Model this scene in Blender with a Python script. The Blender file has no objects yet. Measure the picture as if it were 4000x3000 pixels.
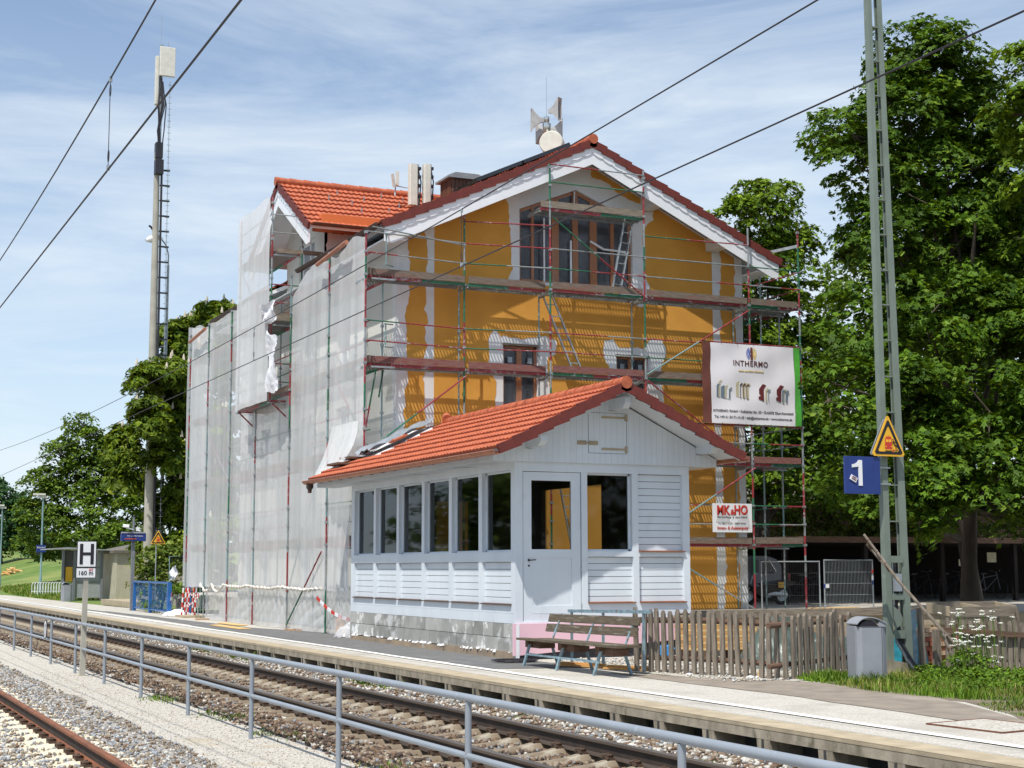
import bpy, math, random
import numpy as np
from mathutils import Vector, Matrix
from mathutils.geometry import tessellate_polygon
# ------------------------------------------------------------------ camera, sky, sun
SC = bpy.context.scene
col = SC.collection
rad = math.radians
def make_camera():
    yaw, pitch, roll = rad(24.877), rad(6.814), rad(-.12)
    f = Vector((math.sin(yaw)*math.cos(pitch), math.cos(yaw)*math.cos(pitch), math.sin(pitch)))
    r = Vector((math.cos(yaw), -math.sin(yaw), 0)); u = r.cross(f)
    r2 = r*math.cos(roll)+u*math.sin(roll); u2 = -r*math.sin(roll)+u*math.cos(roll)
    cam = bpy.data.cameras.new('camera'); cam.sensor_width = 36; cam.lens = 54.0
    cam.clip_start = .1; cam.clip_end = 2000
    o = bpy.data.objects.new('camera', cam); col.objects.link(o)
    m = Matrix((r2, u2, -f)).transposed().to_4x4(); m.translation = (0, 0, 1.6)
    o.matrix_world = m
    SC.camera = o
make_camera()
SUN_DIR = Vector((1.0, .82, -2.4)).normalized()      # direction the light travels
ELEV = math.asin(-SUN_DIR.z); AZ = math.atan2(-SUN_DIR.x, -SUN_DIR.y)
sun = bpy.data.lights.new('sun', 'SUN'); sun.energy = 5.0; sun.angle = rad(.53); sun.color = (1, .955, .88)
so = bpy.data.objects.new('sun', sun); col.objects.link(so)
so.rotation_euler = (-SUN_DIR).to_track_quat('Z', 'Y').to_euler()
w = bpy.data.worlds.new('World'); SC.world = w; w.use_nodes = True
nt = w.node_tree; nt.nodes.clear()
def N(tree, typ, **kw):
    n = tree.nodes.new(typ)
    for k, v in kw.items(): setattr(n, k, v)
    return n
sky = N(nt, 'ShaderNodeTexSky', sky_type='NISHITA'); sky.sun_disc = False
sky.sun_elevation = ELEV; sky.sun_rotation = AZ % (2*math.pi); sky.altitude = 600; sky.air_density = 1.0; sky.dust_density = .6; sky.ozone_density = 1.6
tc = N(nt, 'ShaderNodeTexCoord')
mp = N(nt, 'ShaderNodeMapping'); mp.inputs['Rotation'].default_value = (rad(10), rad(12), rad(-25)); mp.inputs['Scale'].default_value = (1.3, 1.6, 7.5)
n1 = N(nt, 'ShaderNodeTexNoise'); n1.inputs['Scale'].default_value = 1.7; n1.inputs['Detail'].default_value = 7; n1.inputs['Roughness'].default_value = .62; n1.inputs['Distortion'].default_value = .5
n2 = N(nt, 'ShaderNodeTexNoise'); n2.inputs['Scale'].default_value = 1.2; n2.inputs['Detail'].default_value = 4
r1 = N(nt, 'ShaderNodeMapRange'); r1.inputs['From Min'].default_value = .38; r1.inputs['From Max'].default_value = .8; r1.inputs['To Max'].default_value = .85
r2 = N(nt, 'ShaderNodeMapRange'); r2.inputs['From Min'].default_value = .3; r2.inputs['From Max'].default_value = .62; r2.inputs['To Min'].default_value = .25
mu = N(nt, 'ShaderNodeMath', operation='MULTIPLY')
# thin haze towards the horizon
sx = N(nt, 'ShaderNodeSeparateXYZ')
r3 = N(nt, 'ShaderNodeMapRange'); r3.inputs['From Min'].default_value = .0; r3.inputs['From Max'].default_value = .34; r3.inputs['To Min'].default_value = .75; r3.inputs['To Max'].default_value = .20
ad = N(nt, 'ShaderNodeMath', operation='MAXIMUM')
mx = N(nt, 'ShaderNodeMix', data_type='RGBA'); mx.inputs[7].default_value = (7.2, 8.0, 8.7, 1)
bg = N(nt, 'ShaderNodeBackground'); bg.inputs['Strength'].default_value = .112
wo = N(nt, 'ShaderNodeOutputWorld')
L = nt.links.new
L(tc.outputs['Generated'], mp.inputs[0]); L(mp.outputs[0], n1.inputs[0]); L(tc.outputs['Generated'], n2.inputs[0])
L(n1.outputs[0], r1.inputs[0]); L(n2.outputs[0], r2.inputs[0]); L(r1.outputs[0], mu.inputs[0]); L(r2.outputs[0], mu.inputs[1])
L(tc.outputs['Generated'], sx.inputs[0]); L(sx.outputs[2], r3.inputs[0])
sm = N(nt, 'ShaderNodeMath', operation='ADD'); sm.use_clamp = True
L(mu.outputs[0], sm.inputs[0]); L(r3.outputs[0], sm.inputs[1])
tn = N(nt, 'ShaderNodeMix', data_type='RGBA', blend_type='MULTIPLY'); tn.inputs[0].default_value = 1; tn.inputs[7].default_value = (.95, 1.13, 1.25, 1)
L(sky.outputs[0], tn.inputs[6]); L(sm.outputs[0], mx.inputs[0]); L(tn.outputs[2], mx.inputs[6]); L(mx.outputs[2], bg.inputs[0]); L(bg.outputs[0], wo.inputs[0])
SC.render.engine = 'CYCLES'
SC.view_settings.view_transform = 'Standard'; SC.view_settings.look = 'None'
SC.view_settings.exposure = 0.05; SC.view_settings.gamma = 1
SC.cycles.transparent_max_bounces = 24; SC.cycles.max_bounces = 8

# ------------------------------------------------------------------ materials
M = {}
def mat(name, c1, c2=None, rough=.7, scale=6, detail=5, lo=.35, hi=.65, bump=0, bscale=None, metal=0, c3=None, c3pos=(.6, .7), c3scale=1.5, stretch=None, coat=0, spec=.5, isl=0):
    m = bpy.data.materials.new(name); m.use_nodes = True; t = m.node_tree; t.nodes.clear()
    out = N(t, 'ShaderNodeOutputMaterial'); p = N(t, 'ShaderNodeBsdfPrincipled'); l = t.links.new
    p.inputs['Roughness'].default_value = rough; p.inputs['Metallic'].default_value = metal
    p.inputs['Specular IOR Level'].default_value = spec
    if coat: p.inputs['Coat Weight'].default_value = coat
    tcn = N(t, 'ShaderNodeTexCoord'); src = tcn.outputs['Object']
    if stretch:
        mpn = N(t, 'ShaderNodeMapping'); mpn.inputs['Scale'].default_value = stretch; l(src, mpn.inputs[0]); src = mpn.outputs[0]
    if c2 is None: c2 = tuple(v*.82 for v in c1)
    nz = N(t, 'ShaderNodeTexNoise'); nz.inputs['Scale'].default_value = scale; nz.inputs['Detail'].default_value = detail; l(src, nz.inputs[0])
    mr = N(t, 'ShaderNodeMapRange'); mr.inputs['From Min'].default_value = lo; mr.inputs['From Max'].default_value = hi; l(nz.outputs[0], mr.inputs[0])
    mc = N(t, 'ShaderNodeMix', data_type='RGBA'); mc.inputs[6].default_value = (*c1, 1); mc.inputs[7].default_value = (*c2, 1); l(mr.outputs[0], mc.inputs[0])
    colr = mc.outputs[2]
    if c3:
        n3 = N(t, 'ShaderNodeTexNoise'); n3.inputs['Scale'].default_value = c3scale; n3.inputs['Detail'].default_value = 8; n3.inputs['Roughness'].default_value = .65; l(src, n3.inputs[0])
        m3 = N(t, 'ShaderNodeMapRange'); m3.inputs['From Min'].default_value = c3pos[0]; m3.inputs['From Max'].default_value = c3pos[1]; l(n3.outputs[0], m3.inputs[0])
        x3 = N(t, 'ShaderNodeMix', data_type='RGBA'); x3.inputs[7].default_value = (*c3, 1); l(m3.outputs[0], x3.inputs[0]); l(colr, x3.inputs[6]); colr = x3.outputs[2]
    if isl:      # piece-to-piece variation: every loose board, block or tile row has its own tone
        gi = N(t, 'ShaderNodeNewGeometry'); hs_ = N(t, 'ShaderNodeHueSaturation'); ri = N(t, 'ShaderNodeMapRange'); ri.inputs['To Min'].default_value = 1-isl; ri.inputs['To Max'].default_value = 1+isl*.8
        l(gi.outputs['Random Per Island'], ri.inputs[0]); l(ri.outputs[0], hs_.inputs['Value']); l(colr, hs_.inputs['Color']); colr = hs_.outputs[0]
    l(colr, p.inputs['Base Color'])
    if bump:
        nb = N(t, 'ShaderNodeTexNoise'); nb.inputs['Scale'].default_value = bscale or scale*4; nb.inputs['Detail'].default_value = 6; l(src, nb.inputs[0])
        bn = N(t, 'ShaderNodeBump'); bn.inputs['Distance'].default_value = bump; bn.inputs['Strength'].default_value = 1; l(nb.outputs[0], bn.inputs['Height']); l(bn.outputs[0], p.inputs['Normal'])
    l(p.outputs[0], out.inputs[0])
    M[name] = m
    return m
def gravel(name, cols, scale, bump, rough=.9, patch=None, pscale=.8, ppos=(.5, .6)):
    """loose stone: one random colour per voronoi cell"""
    m = bpy.data.materials.new(name); m.use_nodes = True; t = m.node_tree; t.nodes.clear(); l = t.links.new
    out = N(t, 'ShaderNodeOutputMaterial'); p = N(t, 'ShaderNodeBsdfPrincipled'); p.inputs['Roughness'].default_value = rough
    tcn = N(t, 'ShaderNodeTexCoord'); v = N(t, 'ShaderNodeTexVoronoi'); v.inputs['Scale'].default_value = scale
    l(tcn.outputs['Object'], v.inputs['Vector'])
    sp = N(t, 'ShaderNodeSeparateColor'); l(v.outputs['Color'], sp.inputs[0])
    cr = N(t, 'ShaderNodeValToRGB'); cr.color_ramp.interpolation = 'CONSTANT'
    els = cr.color_ramp.elements
    while len(els) < len(cols): els.new(.5)
    for i, c in enumerate(cols): els[i].position = i/len(cols); els[i].color = (*c, 1)
    l(sp.outputs[0], cr.inputs[0]); colr = cr.outputs[0]
    if patch:
        n3 = N(t, 'ShaderNodeTexNoise'); n3.inputs['Scale'].default_value = pscale; n3.inputs['Detail'].default_value = 8; l(tcn.outputs['Object'], n3.inputs[0])
        m3 = N(t, 'ShaderNodeMapRange'); m3.inputs['From Min'].default_value = ppos[0]; m3.inputs['From Max'].default_value = ppos[1]; m3.inputs['To Max'].default_value = .8; l(n3.outputs[0], m3.inputs[0])
        x3 = N(t, 'ShaderNodeMix', data_type='RGBA'); x3.inputs[7].default_value = (*patch, 1); l(m3.outputs[0], x3.inputs[0]); l(colr, x3.inputs[6]); colr = x3.outputs[2]
    l(colr, p.inputs['Base Color'])
    bn = N(t, 'ShaderNodeBump'); bn.inputs['Distance'].default_value = bump; bn.invert = True
    l(v.outputs['Distance'], bn.inputs['Height']); l(bn.outputs[0], p.inputs['Normal']); l(p.outputs[0], out.inputs[0])
    M[name] = m
def leafmat(name, ca, cb, cc=None):
    """leaves: colour varies leaf by leaf, some light passes through"""
    m = bpy.data.materials.new(name); m.use_nodes = True; t = m.node_tree; t.nodes.clear(); l = t.links.new
    out = N(t, 'ShaderNodeOutputMaterial'); g = N(t, 'ShaderNodeNewGeometry')
    cr = N(t, 'ShaderNodeValToRGB'); cr.color_ramp.elements[0].color = (*ca, 1); cr.color_ramp.elements[1].color = (*cb, 1)
    if cc: e = cr.color_ramp.elements.new(.93); e.color = (*cb, 1); cr.color_ramp.elements[2].color = (*cc, 1)
    l(g.outputs['Random Per Island'], cr.inputs[0])
    d = N(t, 'ShaderNodeBsdfPrincipled'); d.inputs['Roughness'].default_value = .6; d.inputs['Specular IOR Level'].default_value = .18
    tr = N(t, 'ShaderNodeBsdfTranslucent'); ms = N(t, 'ShaderNodeMixShader'); ms.inputs[0].default_value = .17
    br = N(t, 'ShaderNodeMix', data_type='RGBA', blend_type='MULTIPLY'); br.inputs[0].default_value = 1; br.inputs[7].default_value = (2.3, 1.9, .4, 1)
    tcn = N(t, 'ShaderNodeTexCoord'); nz = N(t, 'ShaderNodeTexNoise'); nz.inputs['Scale'].default_value = .9; nz.inputs['Detail'].default_value = 3; l(tcn.outputs['Object'], nz.inputs[0])
    hv = N(t, 'ShaderNodeHueSaturation'); rv = N(t, 'ShaderNodeMapRange'); rv.inputs['From Min'].default_value = .3; rv.inputs['From Max'].default_value = .7; rv.inputs['To Min'].default_value = .62; rv.inputs['To Max'].default_value = 1.22
    l(nz.outputs[0], rv.inputs[0]); l(rv.outputs[0], hv.inputs['Value']); l(cr.outputs[0], hv.inputs['Color'])
    l(hv.outputs[0], d.inputs['Base Color']); l(hv.outputs[0], br.inputs[6]); l(br.outputs[2], tr.inputs[0])
    l(d.outputs[0], ms.inputs[1]); l(tr.outputs[0], ms.inputs[2]); l(ms.outputs[0], out.inputs[0])
    M[name] = m
def sheet(name, colr, alpha, alpha_var=.15, rough=.6, spec=.3, transl=.5, scale=1.2, stretch=(1, 1, 1)):
    """woven net or film: part of the light goes straight through, the rest is scattered"""
    m = bpy.data.materials.new(name); m.use_nodes = True; t = m.node_tree; t.nodes.clear(); l = t.links.new
    out = N(t, 'ShaderNodeOutputMaterial'); p = N(t, 'ShaderNodeBsdfPrincipled'); p.inputs['Base Color'].default_value = (*colr, 1)
    p.inputs['Roughness'].default_value = rough; p.inputs['Specular IOR Level'].default_value = spec
    tr = N(t, 'ShaderNodeBsdfTranslucent'); tr.inputs[0].default_value = (*colr, 1)
    a = N(t, 'ShaderNodeMixShader'); a.inputs[0].default_value = transl
    tp = N(t, 'ShaderNodeBsdfTransparent'); b = N(t, 'ShaderNodeMixShader')
    tcn = N(t, 'ShaderNodeTexCoord'); mpn = N(t, 'ShaderNodeMapping'); mpn.inputs['Scale'].default_value = stretch
    nz = N(t, 'ShaderNodeTexNoise'); nz.inputs['Scale'].default_value = scale; nz.inputs['Detail'].default_value = 6; nz.inputs['Roughness'].default_value = .6
    l(tcn.outputs['Object'], mpn.inputs[0]); l(mpn.outputs[0], nz.inputs[0])
    mr = N(t, 'ShaderNodeMapRange'); mr.inputs['From Min'].default_value = .3; mr.inputs['From Max'].default_value = .7
    mr.inputs['To Min'].default_value = alpha-alpha_var; mr.inputs['To Max'].default_value = alpha+alpha_var
    l(nz.outputs[0], mr.inputs[0]); l(mr.outputs[0], b.inputs[0]); l(p.outputs[0], a.inputs[1]); l(tr.outputs[0], a.inputs[2])
    l(tp.outputs[0], b.inputs[1]); l(a.outputs[0], b.inputs[2]); l(b.outputs[0], out.inputs[0])
    M[name] = m
def glass(name, tint=(.5, .55, .55), dark=.55):
    m = bpy.data.materials.new(name); m.use_nodes = True; t = m.node_tree; t.nodes.clear(); l = t.links.new
    out = N(t, 'ShaderNodeOutputMaterial'); fr = N(t, 'ShaderNodeFresnel'); fr.inputs[0].default_value = 1.35
    gl = N(t, 'ShaderNodeBsdfGlossy'); gl.inputs['Roughness'].default_value = .03; gl.inputs['Color'].default_value = (.9, .95, 1, 1)
    tp = N(t, 'ShaderNodeBsdfTransparent'); tp.inputs[0].default_value = (*tint, 1)
    ms = N(t, 'ShaderNodeMixShader'); l(fr.outputs[0], ms.inputs[0]); l(tp.outputs[0], ms.inputs[1]); l(gl.outputs[0], ms.inputs[2]); l(ms.outputs[0], out.inputs[0])
    M[name] = m
def perforated(name, colr):
    """pressed steel deck with rows of slots"""
    m = bpy.data.materials.new(name); m.use_nodes = True; t = m.node_tree; t.nodes.clear(); l = t.links.new
    out = N(t, 'ShaderNodeOutputMaterial'); p = N(t, 'ShaderNodeBsdfPrincipled'); p.inputs['Base Color'].default_value = (*colr, 1); p.inputs['Roughness'].default_value = .6; p.inputs['Metallic'].default_value = .3
    tp = N(t, 'ShaderNodeBsdfTransparent'); ms = N(t, 'ShaderNodeMixShader')
    tcn = N(t, 'ShaderNodeTexCoord'); sp = N(t, 'ShaderNodeSeparateXYZ'); l(tcn.outputs['Object'], sp.inputs[0])
    def wave(o, period, duty, off=None):
        a = N(t, 'ShaderNodeMath', operation='DIVIDE'); l(o, a.inputs[0]); a.inputs[1].default_value = period; s = a.outputs[0]
        if off is not None:
            c = N(t, 'ShaderNodeMath', operation='ADD'); l(s, c.inputs[0]); l(off, c.inputs[1]); s = c.outputs[0]
        b = N(t, 'ShaderNodeMath', operation='FRACT'); l(s, b.inputs[0])
        d = N(t, 'ShaderNodeMath', operation='LESS_THAN'); l(b.outputs[0], d.inputs[0]); d.inputs[1].default_value = duty
        return d.outputs[0]
    fl = N(t, 'ShaderNodeMath', operation='DIVIDE'); l(sp.outputs[1], fl.inputs[0]); fl.inputs[1].default_value = .085
    f2 = N(t, 'ShaderNodeMath', operation='FLOOR'); l(fl.outputs[0], f2.inputs[0]); f3 = N(t, 'ShaderNodeMath', operation='MULTIPLY'); l(f2.outputs[0], f3.inputs[0]); f3.inputs[1].default_value = .5
    h = N(t, 'ShaderNodeMath', operation='MULTIPLY'); l(wave(sp.outputs[0], .085, .58, f3.outputs[0]), h.inputs[0]); l(wave(sp.outputs[1], .085, .80), h.inputs[1])
    l(h.outputs[0], ms.inputs[0]); l(p.outputs[0], ms.inputs[1]); l(tp.outputs[0], ms.inputs[2]); l(ms.outputs[0], out.inputs[0])
    M[name] = m

# ------------------------------------------------------------------ mesh helpers
def tag(o, label=None, cat=None, group=None, kind=None):
    if label: o['label'] = label
    if cat: o['category'] = cat
    if group: o['group'] = group
    if kind: o['kind'] = kind
    return o
def thing(name, loc, label, cat, group=None, rz=0):
    o = bpy.data.objects.new(name, None); o.empty_display_size = .2; o.location = loc; o.rotation_euler = (0, 0, rz)
    col.objects.link(o); return tag(o, label, cat, group)
def origin(o):
    v = Vector((0, 0, 0))
    while o: v += o.location; o = o.parent
    return v
class MB:
    def __init__(s): s.v = []; s.f = []; s.m = []; s.k = 0
    def add(s, vs, fs, k=None):
        b = len(s.v); s.v += [tuple(v) for v in vs]; s.f += [tuple(i+b for i in f) for f in fs]; s.m += [s.k if k is None else k]*len(fs); return s
    def box(s, x0, y0, z0, x1, y1, z1, k=None):
        if x0 > x1: x0, x1 = x1, x0
        if y0 > y1: y0, y1 = y1, y0
        if z0 > z1: z0, z1 = z1, z0
        return s.add([(x0, y0, z0), (x1, y0, z0), (x1, y1, z0), (x0, y1, z0), (x0, y0, z1), (x1, y0, z1), (x1, y1, z1), (x0, y1, z1)],
                     [(0, 3, 2, 1), (4, 5, 6, 7), (0, 1, 5, 4), (1, 2, 6, 5), (2, 3, 7, 6), (3, 0, 4, 7)], k)
    def bar(s, a, b, w, h, up=(0, 0, 1), k=None, w2=None):
        """rectangular bar from a to b, w wide sideways and h along up"""
        a = Vector(a); b = Vector(b); d = (b-a).normalized(); up = Vector(up)
        if abs(d.dot(up)) > .99: up = Vector((0, 1, 0))
        sd = d.cross(up).normalized(); u = sd.cross(d).normalized(); w2 = w if w2 is None else w2
        vs = [p+sd*(i*ww/2)+u*(j*h/2) for p, ww in ((a, w), (b, w2)) for i, j in ((-1, -1), (1, -1), (1, 1), (-1, 1))]
        return s.add(vs, [(3, 2, 1, 0), (4, 5, 6, 7), (0, 1, 5, 4), (1, 2, 6, 5), (2, 3, 7, 6), (3, 0, 4, 7)], k)
    def tube(s, pts, r, n=8, k=None, cap=True):
        pts = [Vector(p) for p in pts]; rs = r if isinstance(r, (list, tuple)) else [r]*len(pts)
        rings = []; prev = None
        for i, p in enumerate(pts):
            d = (pts[min(i+1, len(pts)-1)]-pts[max(i-1, 0)]).normalized()
            a = Vector((0, 0, 1)) if prev is None else prev
            if abs(d.dot(a)) > .95: a = Vector((1, 0, 0)) if abs(d.x) < .9 else Vector((0, 1, 0))
            x = d.cross(a).normalized(); y = x.cross(d).normalized(); prev = y
            rings.append([p+(x*math.cos(t)+y*math.sin(t))*rs[i] for t in [2*math.pi*j/n for j in range(n)]])
        vs = [v for R_ in rings for v in R_]; fs = []
        for i in range(len(pts)-1):
            for j in range(n): fs.append((i*n+j, i*n+(j+1) % n, (i+1)*n+(j+1) % n, (i+1)*n+j))
        if cap: fs += [tuple(range(n-1, -1, -1)), tuple((len(pts)-1)*n+j for j in range(n))]
        return s.add(vs, fs, k)
    def prism(s, poly, ax, a, b, k=None):
        """poly of 2-D points extruded along axis ax ('x': poly is y,z; 'y': x,z; 'z': x,y) from a to b"""
        def P(u, v, c): return {'x': (c, u, v), 'y': (u, c, v), 'z': (u, v, c)}[ax]
        n = len(poly); vs = [P(u, v, a) for u, v in poly]+[P(u, v, b) for u, v in poly]
        tr = tessellate_polygon([[Vector((u, v, 0)) for u, v in poly]])
        fs = [tuple(t) for t in tr]+[tuple(i+n for i in reversed(t)) for t in tr]
        fs += [(i, (i+1) % n, (i+1) % n+n, i+n) for i in range(n)]
        return s.add(vs, fs, k)
    def holes(s, outer, inner, ax, a, b, k=None):
        """flat slab with holes, extruded a..b along ax"""
        def P(u, v, c): return {'x': (c, u, v), 'y': (u, c, v), 'z': (u, v, c)}[ax]
        loops = [outer]+inner; flat = [p for lp in loops for p in lp]
        tr = tessellate_polygon([[Vector((u, v, 0)) for u, v in lp] for lp in loops]); n = len(flat)
        vs = [P(u, v, a) for u, v in flat]+([P(u, v, b) for u, v in flat] if a != b else [])
        fs = [tuple(t) for t in tr]
        if a != b:
            fs += [tuple(i+n for i in reversed(t)) for t in tr]; o = 0
            for lp in loops:
                m = len(lp); fs += [(o+i, o+(i+1) % m, o+(i+1) % m+n, o+i+n) for i in range(m)]; o += m
        return s.add(vs, fs, k)
    def lathe(s, prof, c, n=20, k=None, axis='z'):
        vs = []; c = Vector(c)
        for r, z in prof:
            for j in range(n):
                t = 2*math.pi*j/n; q = (r*math.cos(t), r*math.sin(t), z)
                q = {'z': q, 'y': (q[0], q[2], q[1]), 'x': (q[2], q[0], q[1])}[axis]
                vs.append(c+Vector(q))
        fs = [(i*n+j, i*n+(j+1) % n, (i+1)*n+(j+1) % n, (i+1)*n+j) for i in range(len(prof)-1) for j in range(n)]
        fs += [tuple(range(n-1, -1, -1)), tuple((len(prof)-1)*n+j for j in range(n))]
        return s.add(vs, fs, k)
    def grid(s, fn, nu, nv, k=None, close=False):
        vs = [fn(i/nu, j/nv) for j in range(nv+1) for i in range(nu+1)]
        fs = [(j*(nu+1)+i, j*(nu+1)+i+1, (j+1)*(nu+1)+i+1, (j+1)*(nu+1)+i) for j in range(nv) for i in range(nu)]
        return s.add(vs, fs, k)
    def build(s, name, mats, parent=None, smooth=False, local=False, bevel=0, label=None):
        if not s.v: return None
        me = bpy.data.meshes.new(name); off = Vector((0, 0, 0)) if (local or not parent) else origin(parent)
        me.from_pydata([(v[0]-off.x, v[1]-off.y, v[2]-off.z) for v in s.v], [], s.f)
        if not isinstance(mats, (list, tuple)): mats = [mats]
        for m_ in mats: me.materials.append(M[m_] if isinstance(m_, str) else m_)
        if len(mats) > 1: me.polygons.foreach_set('material_index', s.m)
        if smooth: me.polygons.foreach_set('use_smooth', [True]*len(me.polygons)); me.set_sharp_from_angle(angle=rad(38))
        me.update()
        o = bpy.data.objects.new(name, me); col.objects.link(o)
        if parent: o.parent = parent
        if bevel:
            b = o.modifiers.new('bevel', 'BEVEL'); b.width = bevel; b.segments = 2; b.limit_method = 'ANGLE'
        if label: o['label'] = label
        return o
def np_obj(name, V, F, mats, parent=None, mi=None):
    """fast mesh from numpy: V (n,3), F (m,k)"""
    me = bpy.data.meshes.new(name); off = np.array(origin(parent)) if parent else np.zeros(3)
    V = np.asarray(V, dtype=np.float32)-off.astype(np.float32); F = np.asarray(F, dtype=np.int32); m_, k = F.shape
    me.vertices.add(len(V)); me.vertices.foreach_set('co', V.ravel()); me.loops.add(m_*k); me.loops.foreach_set('vertex_index', F.ravel())
    me.polygons.add(m_); me.polygons.foreach_set('loop_start', np.arange(0, m_*k, k, dtype=np.int32)); me.polygons.foreach_set('loop_total', np.full(m_, k, dtype=np.int32))
    if not isinstance(mats, (list, tuple)): mats = [mats]
    for q in mats: me.materials.append(M[q])
    if mi is not None: me.polygons.foreach_set('material_index', np.asarray(mi, dtype=np.int32))
    me.update(calc_edges=True)
    o = bpy.data.objects.new(name, me); col.objects.link(o)
    if parent: o.parent = parent
    return o
def copy_tree(o, parent=None):
    c = o.copy(); col.objects.link(c)
    if parent: c.parent = parent
    for ch in list(o.children): copy_tree(ch, c)
    return c
def text(s_, size, name, m_, parent, loc, ax='xz', flip=False, ext=.002, shear=0, bold=0, align='CENTER', space=1.0, width=1.0):
    """lettering as a mesh part: ax 'xz' faces -Y, ax 'yz' faces -X"""
    cu = bpy.data.curves.new('t', 'FONT'); cu.body = s_; cu.size = size; cu.align_x = align; cu.extrude = ext; cu.shear = shear; cu.offset = bold; cu.space_character = space; cu.resolution_u = 3
    to = bpy.data.objects.new('t', cu); col.objects.link(to)
    dg = bpy.context.evaluated_depsgraph_get(); me = bpy.data.meshes.new_from_object(to.evaluated_get(dg)); bpy.data.objects.remove(to)
    Rm = Matrix.Rotation(rad(90), 4, 'X')
    if ax == 'yz': Rm = Matrix.Rotation(rad(-90), 4, 'Z') @ Rm
    me.transform(Matrix.Translation(Vector(loc)-(origin(parent) if parent else Vector())) @ Rm @ Matrix.Scale(width, 4, (1, 0, 0)))
    me.materials.clear(); me.materials.append(M[m_]); me.name = name
    o = bpy.data.objects.new(name, me); col.objects.link(o); o.parent = parent
    return o
rng = random.Random(7); nr = np.random.default_rng(5)
def jag(pts, amp=.05, step=.09, seed=1):
    """closed polygon with a ragged outline"""
    R_ = random.Random(seed); out = []
    q = 0
    for i, (a, b) in enumerate(zip(pts, pts[1:]+pts[:1])):
        d = math.hypot(b[0]-a[0], b[1]-a[1]); n = max(1, int(d/step)); nx, ny = -(b[1]-a[1])/max(d, 1e-6), (b[0]-a[0])/max(d, 1e-6)
        for j in range(n):
            t = (j+(R_.uniform(-.35, .35) if j else 0))/n; q = 0 if j == 0 else max(-1.3*amp, min(1.3*amp, q*.7+R_.gauss(0, .62)*amp*R_.choice([.25, .6, 1.3])))
            out.append((a[0]+(b[0]-a[0])*t+nx*q, a[1]+(b[1]-a[1])*t+ny*q))
    return out

mat('orange_render', (.66, .325, .055), (.58, .28, .046), rough=.9, scale=1.3, bump=.004, bscale=60, c3=(.52, .22, .03), c3pos=(.6, .75), c3scale=.6)
mat('base_render', (.74, .75, .75), (.66, .67, .67), rough=.9, scale=2, bump=.003, bscale=50)
mat('cream_render', (.70, .70, .66), (.62, .62, .57), rough=.9, scale=.8)
mat('salmon_render', (.62, .16, .045), (.56, .14, .04), rough=.9, scale=2)
mat('white_paint', (.80, .82, .84), (.74, .76, .79), rough=.45, scale=1.2, spec=.4)
mat('hut_paint', (.68, .73, .775), (.61, .66, .71), rough=.45, scale=1.5, c3=(.52, .54, .56), c3pos=(.58, .85), c3scale=2.2, bump=.0015, bscale=25, stretch=(1, 1, .5))
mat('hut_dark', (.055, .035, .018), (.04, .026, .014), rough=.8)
mat('tile', (.47, .122, .050), (.36, .088, .038), rough=.75, scale=7, detail=4, lo=.42, hi=.58, c3=(.42, .10, .05), c3pos=(.58, .75), c3scale=2.5)
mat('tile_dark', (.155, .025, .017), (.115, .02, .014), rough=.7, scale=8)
mat('slate', (.26, .27, .28), rough=.5)
mat('copper', (.52, .21, .12), (.38, .15, .09), rough=.42, metal=.4, scale=8)
mat('copper_dark', (.12, .06, .04), (.07, .045, .035), rough=.5, metal=.4, scale=7)
mat('block', (.40, .395, .37), (.31, .31, .29), rough=.95, scale=3, bump=.004, bscale=70, c3=(.74, .74, .72), c3pos=(.54, .63), c3scale=2.6, isl=.30)
mat('mortar', (.11, .105, .10), rough=.95)
mat('pink_board', (.80, .52, .58), (.74, .47, .54), rough=.85, scale=1.5)
mat('dirty_concrete', (.36, .27, .18), (.24, .19, .14), rough=.95, scale=2.5, bump=.006, c3=(.55, .53, .5), c3pos=(.6, .7))
mat('membrane', (.035, .036, .045), (.02, .02, .026), rough=.5, scale=20, bump=.008, bscale=22)
mat('brown_frame', (.40, .14, .03), (.32, .11, .025), rough=.4, scale=3, stretch=(8, 8, 1))
mat('window_dark', (.012, .014, .02), (.02, .022, .03), rough=.15, scale=2)
mat('steel_green', (.022, .155, .075), (.015, .10, .055), rough=.5, scale=9, c3=(.35, .37, .36), c3pos=(.60, .66), c3scale=7)
mat('steel_red', (.30, .028, .035), (.20, .022, .028), rough=.5, scale=9, c3=(.34, .31, .31), c3pos=(.55, .64), c3scale=7)
mat('steel_zinc', (.38, .41, .41), (.25, .28, .28), rough=.45, metal=.5, scale=9)
mat('steel_teal', (.16, .30, .30), (.25, .33, .33), rough=.45, metal=.3, scale=9)
perforated('deck_steel', (.16, .15, .13))
mat('toe_board', (.20, .165, .13), (.125, .095, .072), rough=.9, scale=5, stretch=(1, 1, 9), bump=.002, c3=(.22, .085, .07), c3pos=(.52, .68), c3scale=1.0)
mat('toe_red', (.185, .055, .048), (.22, .12, .10), rough=.9, scale=5, stretch=(1, 1, 9))
mat('wood_grey', (.245, .205, .16), (.14, .115, .09), rough=.9, scale=4, stretch=(6, 6, 1), bump=.003, bscale=18)
mat('wood_grey_h', (.27, .23, .18), (.16, .13, .095), rough=.9, scale=4, stretch=(1, 1, 10), bump=.003, bscale=16)
mat('wood_brown', (.16, .09, .06), (.09, .055, .035), rough=.9, scale=4, stretch=(1, 1, 6), bump=.003)
mat('bench_wood', (.13, .10, .065), (.07, .055, .037), rough=.85, scale=5, stretch=(1, 1, 12), bump=.002, c3=(.26, .24, .19), c3pos=(.55, .7), c3scale=2)
mat('lumber', (.60, .33, .11), (.48, .24, .075), rough=.8, scale=3, stretch=(1, 1, 6))
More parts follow.
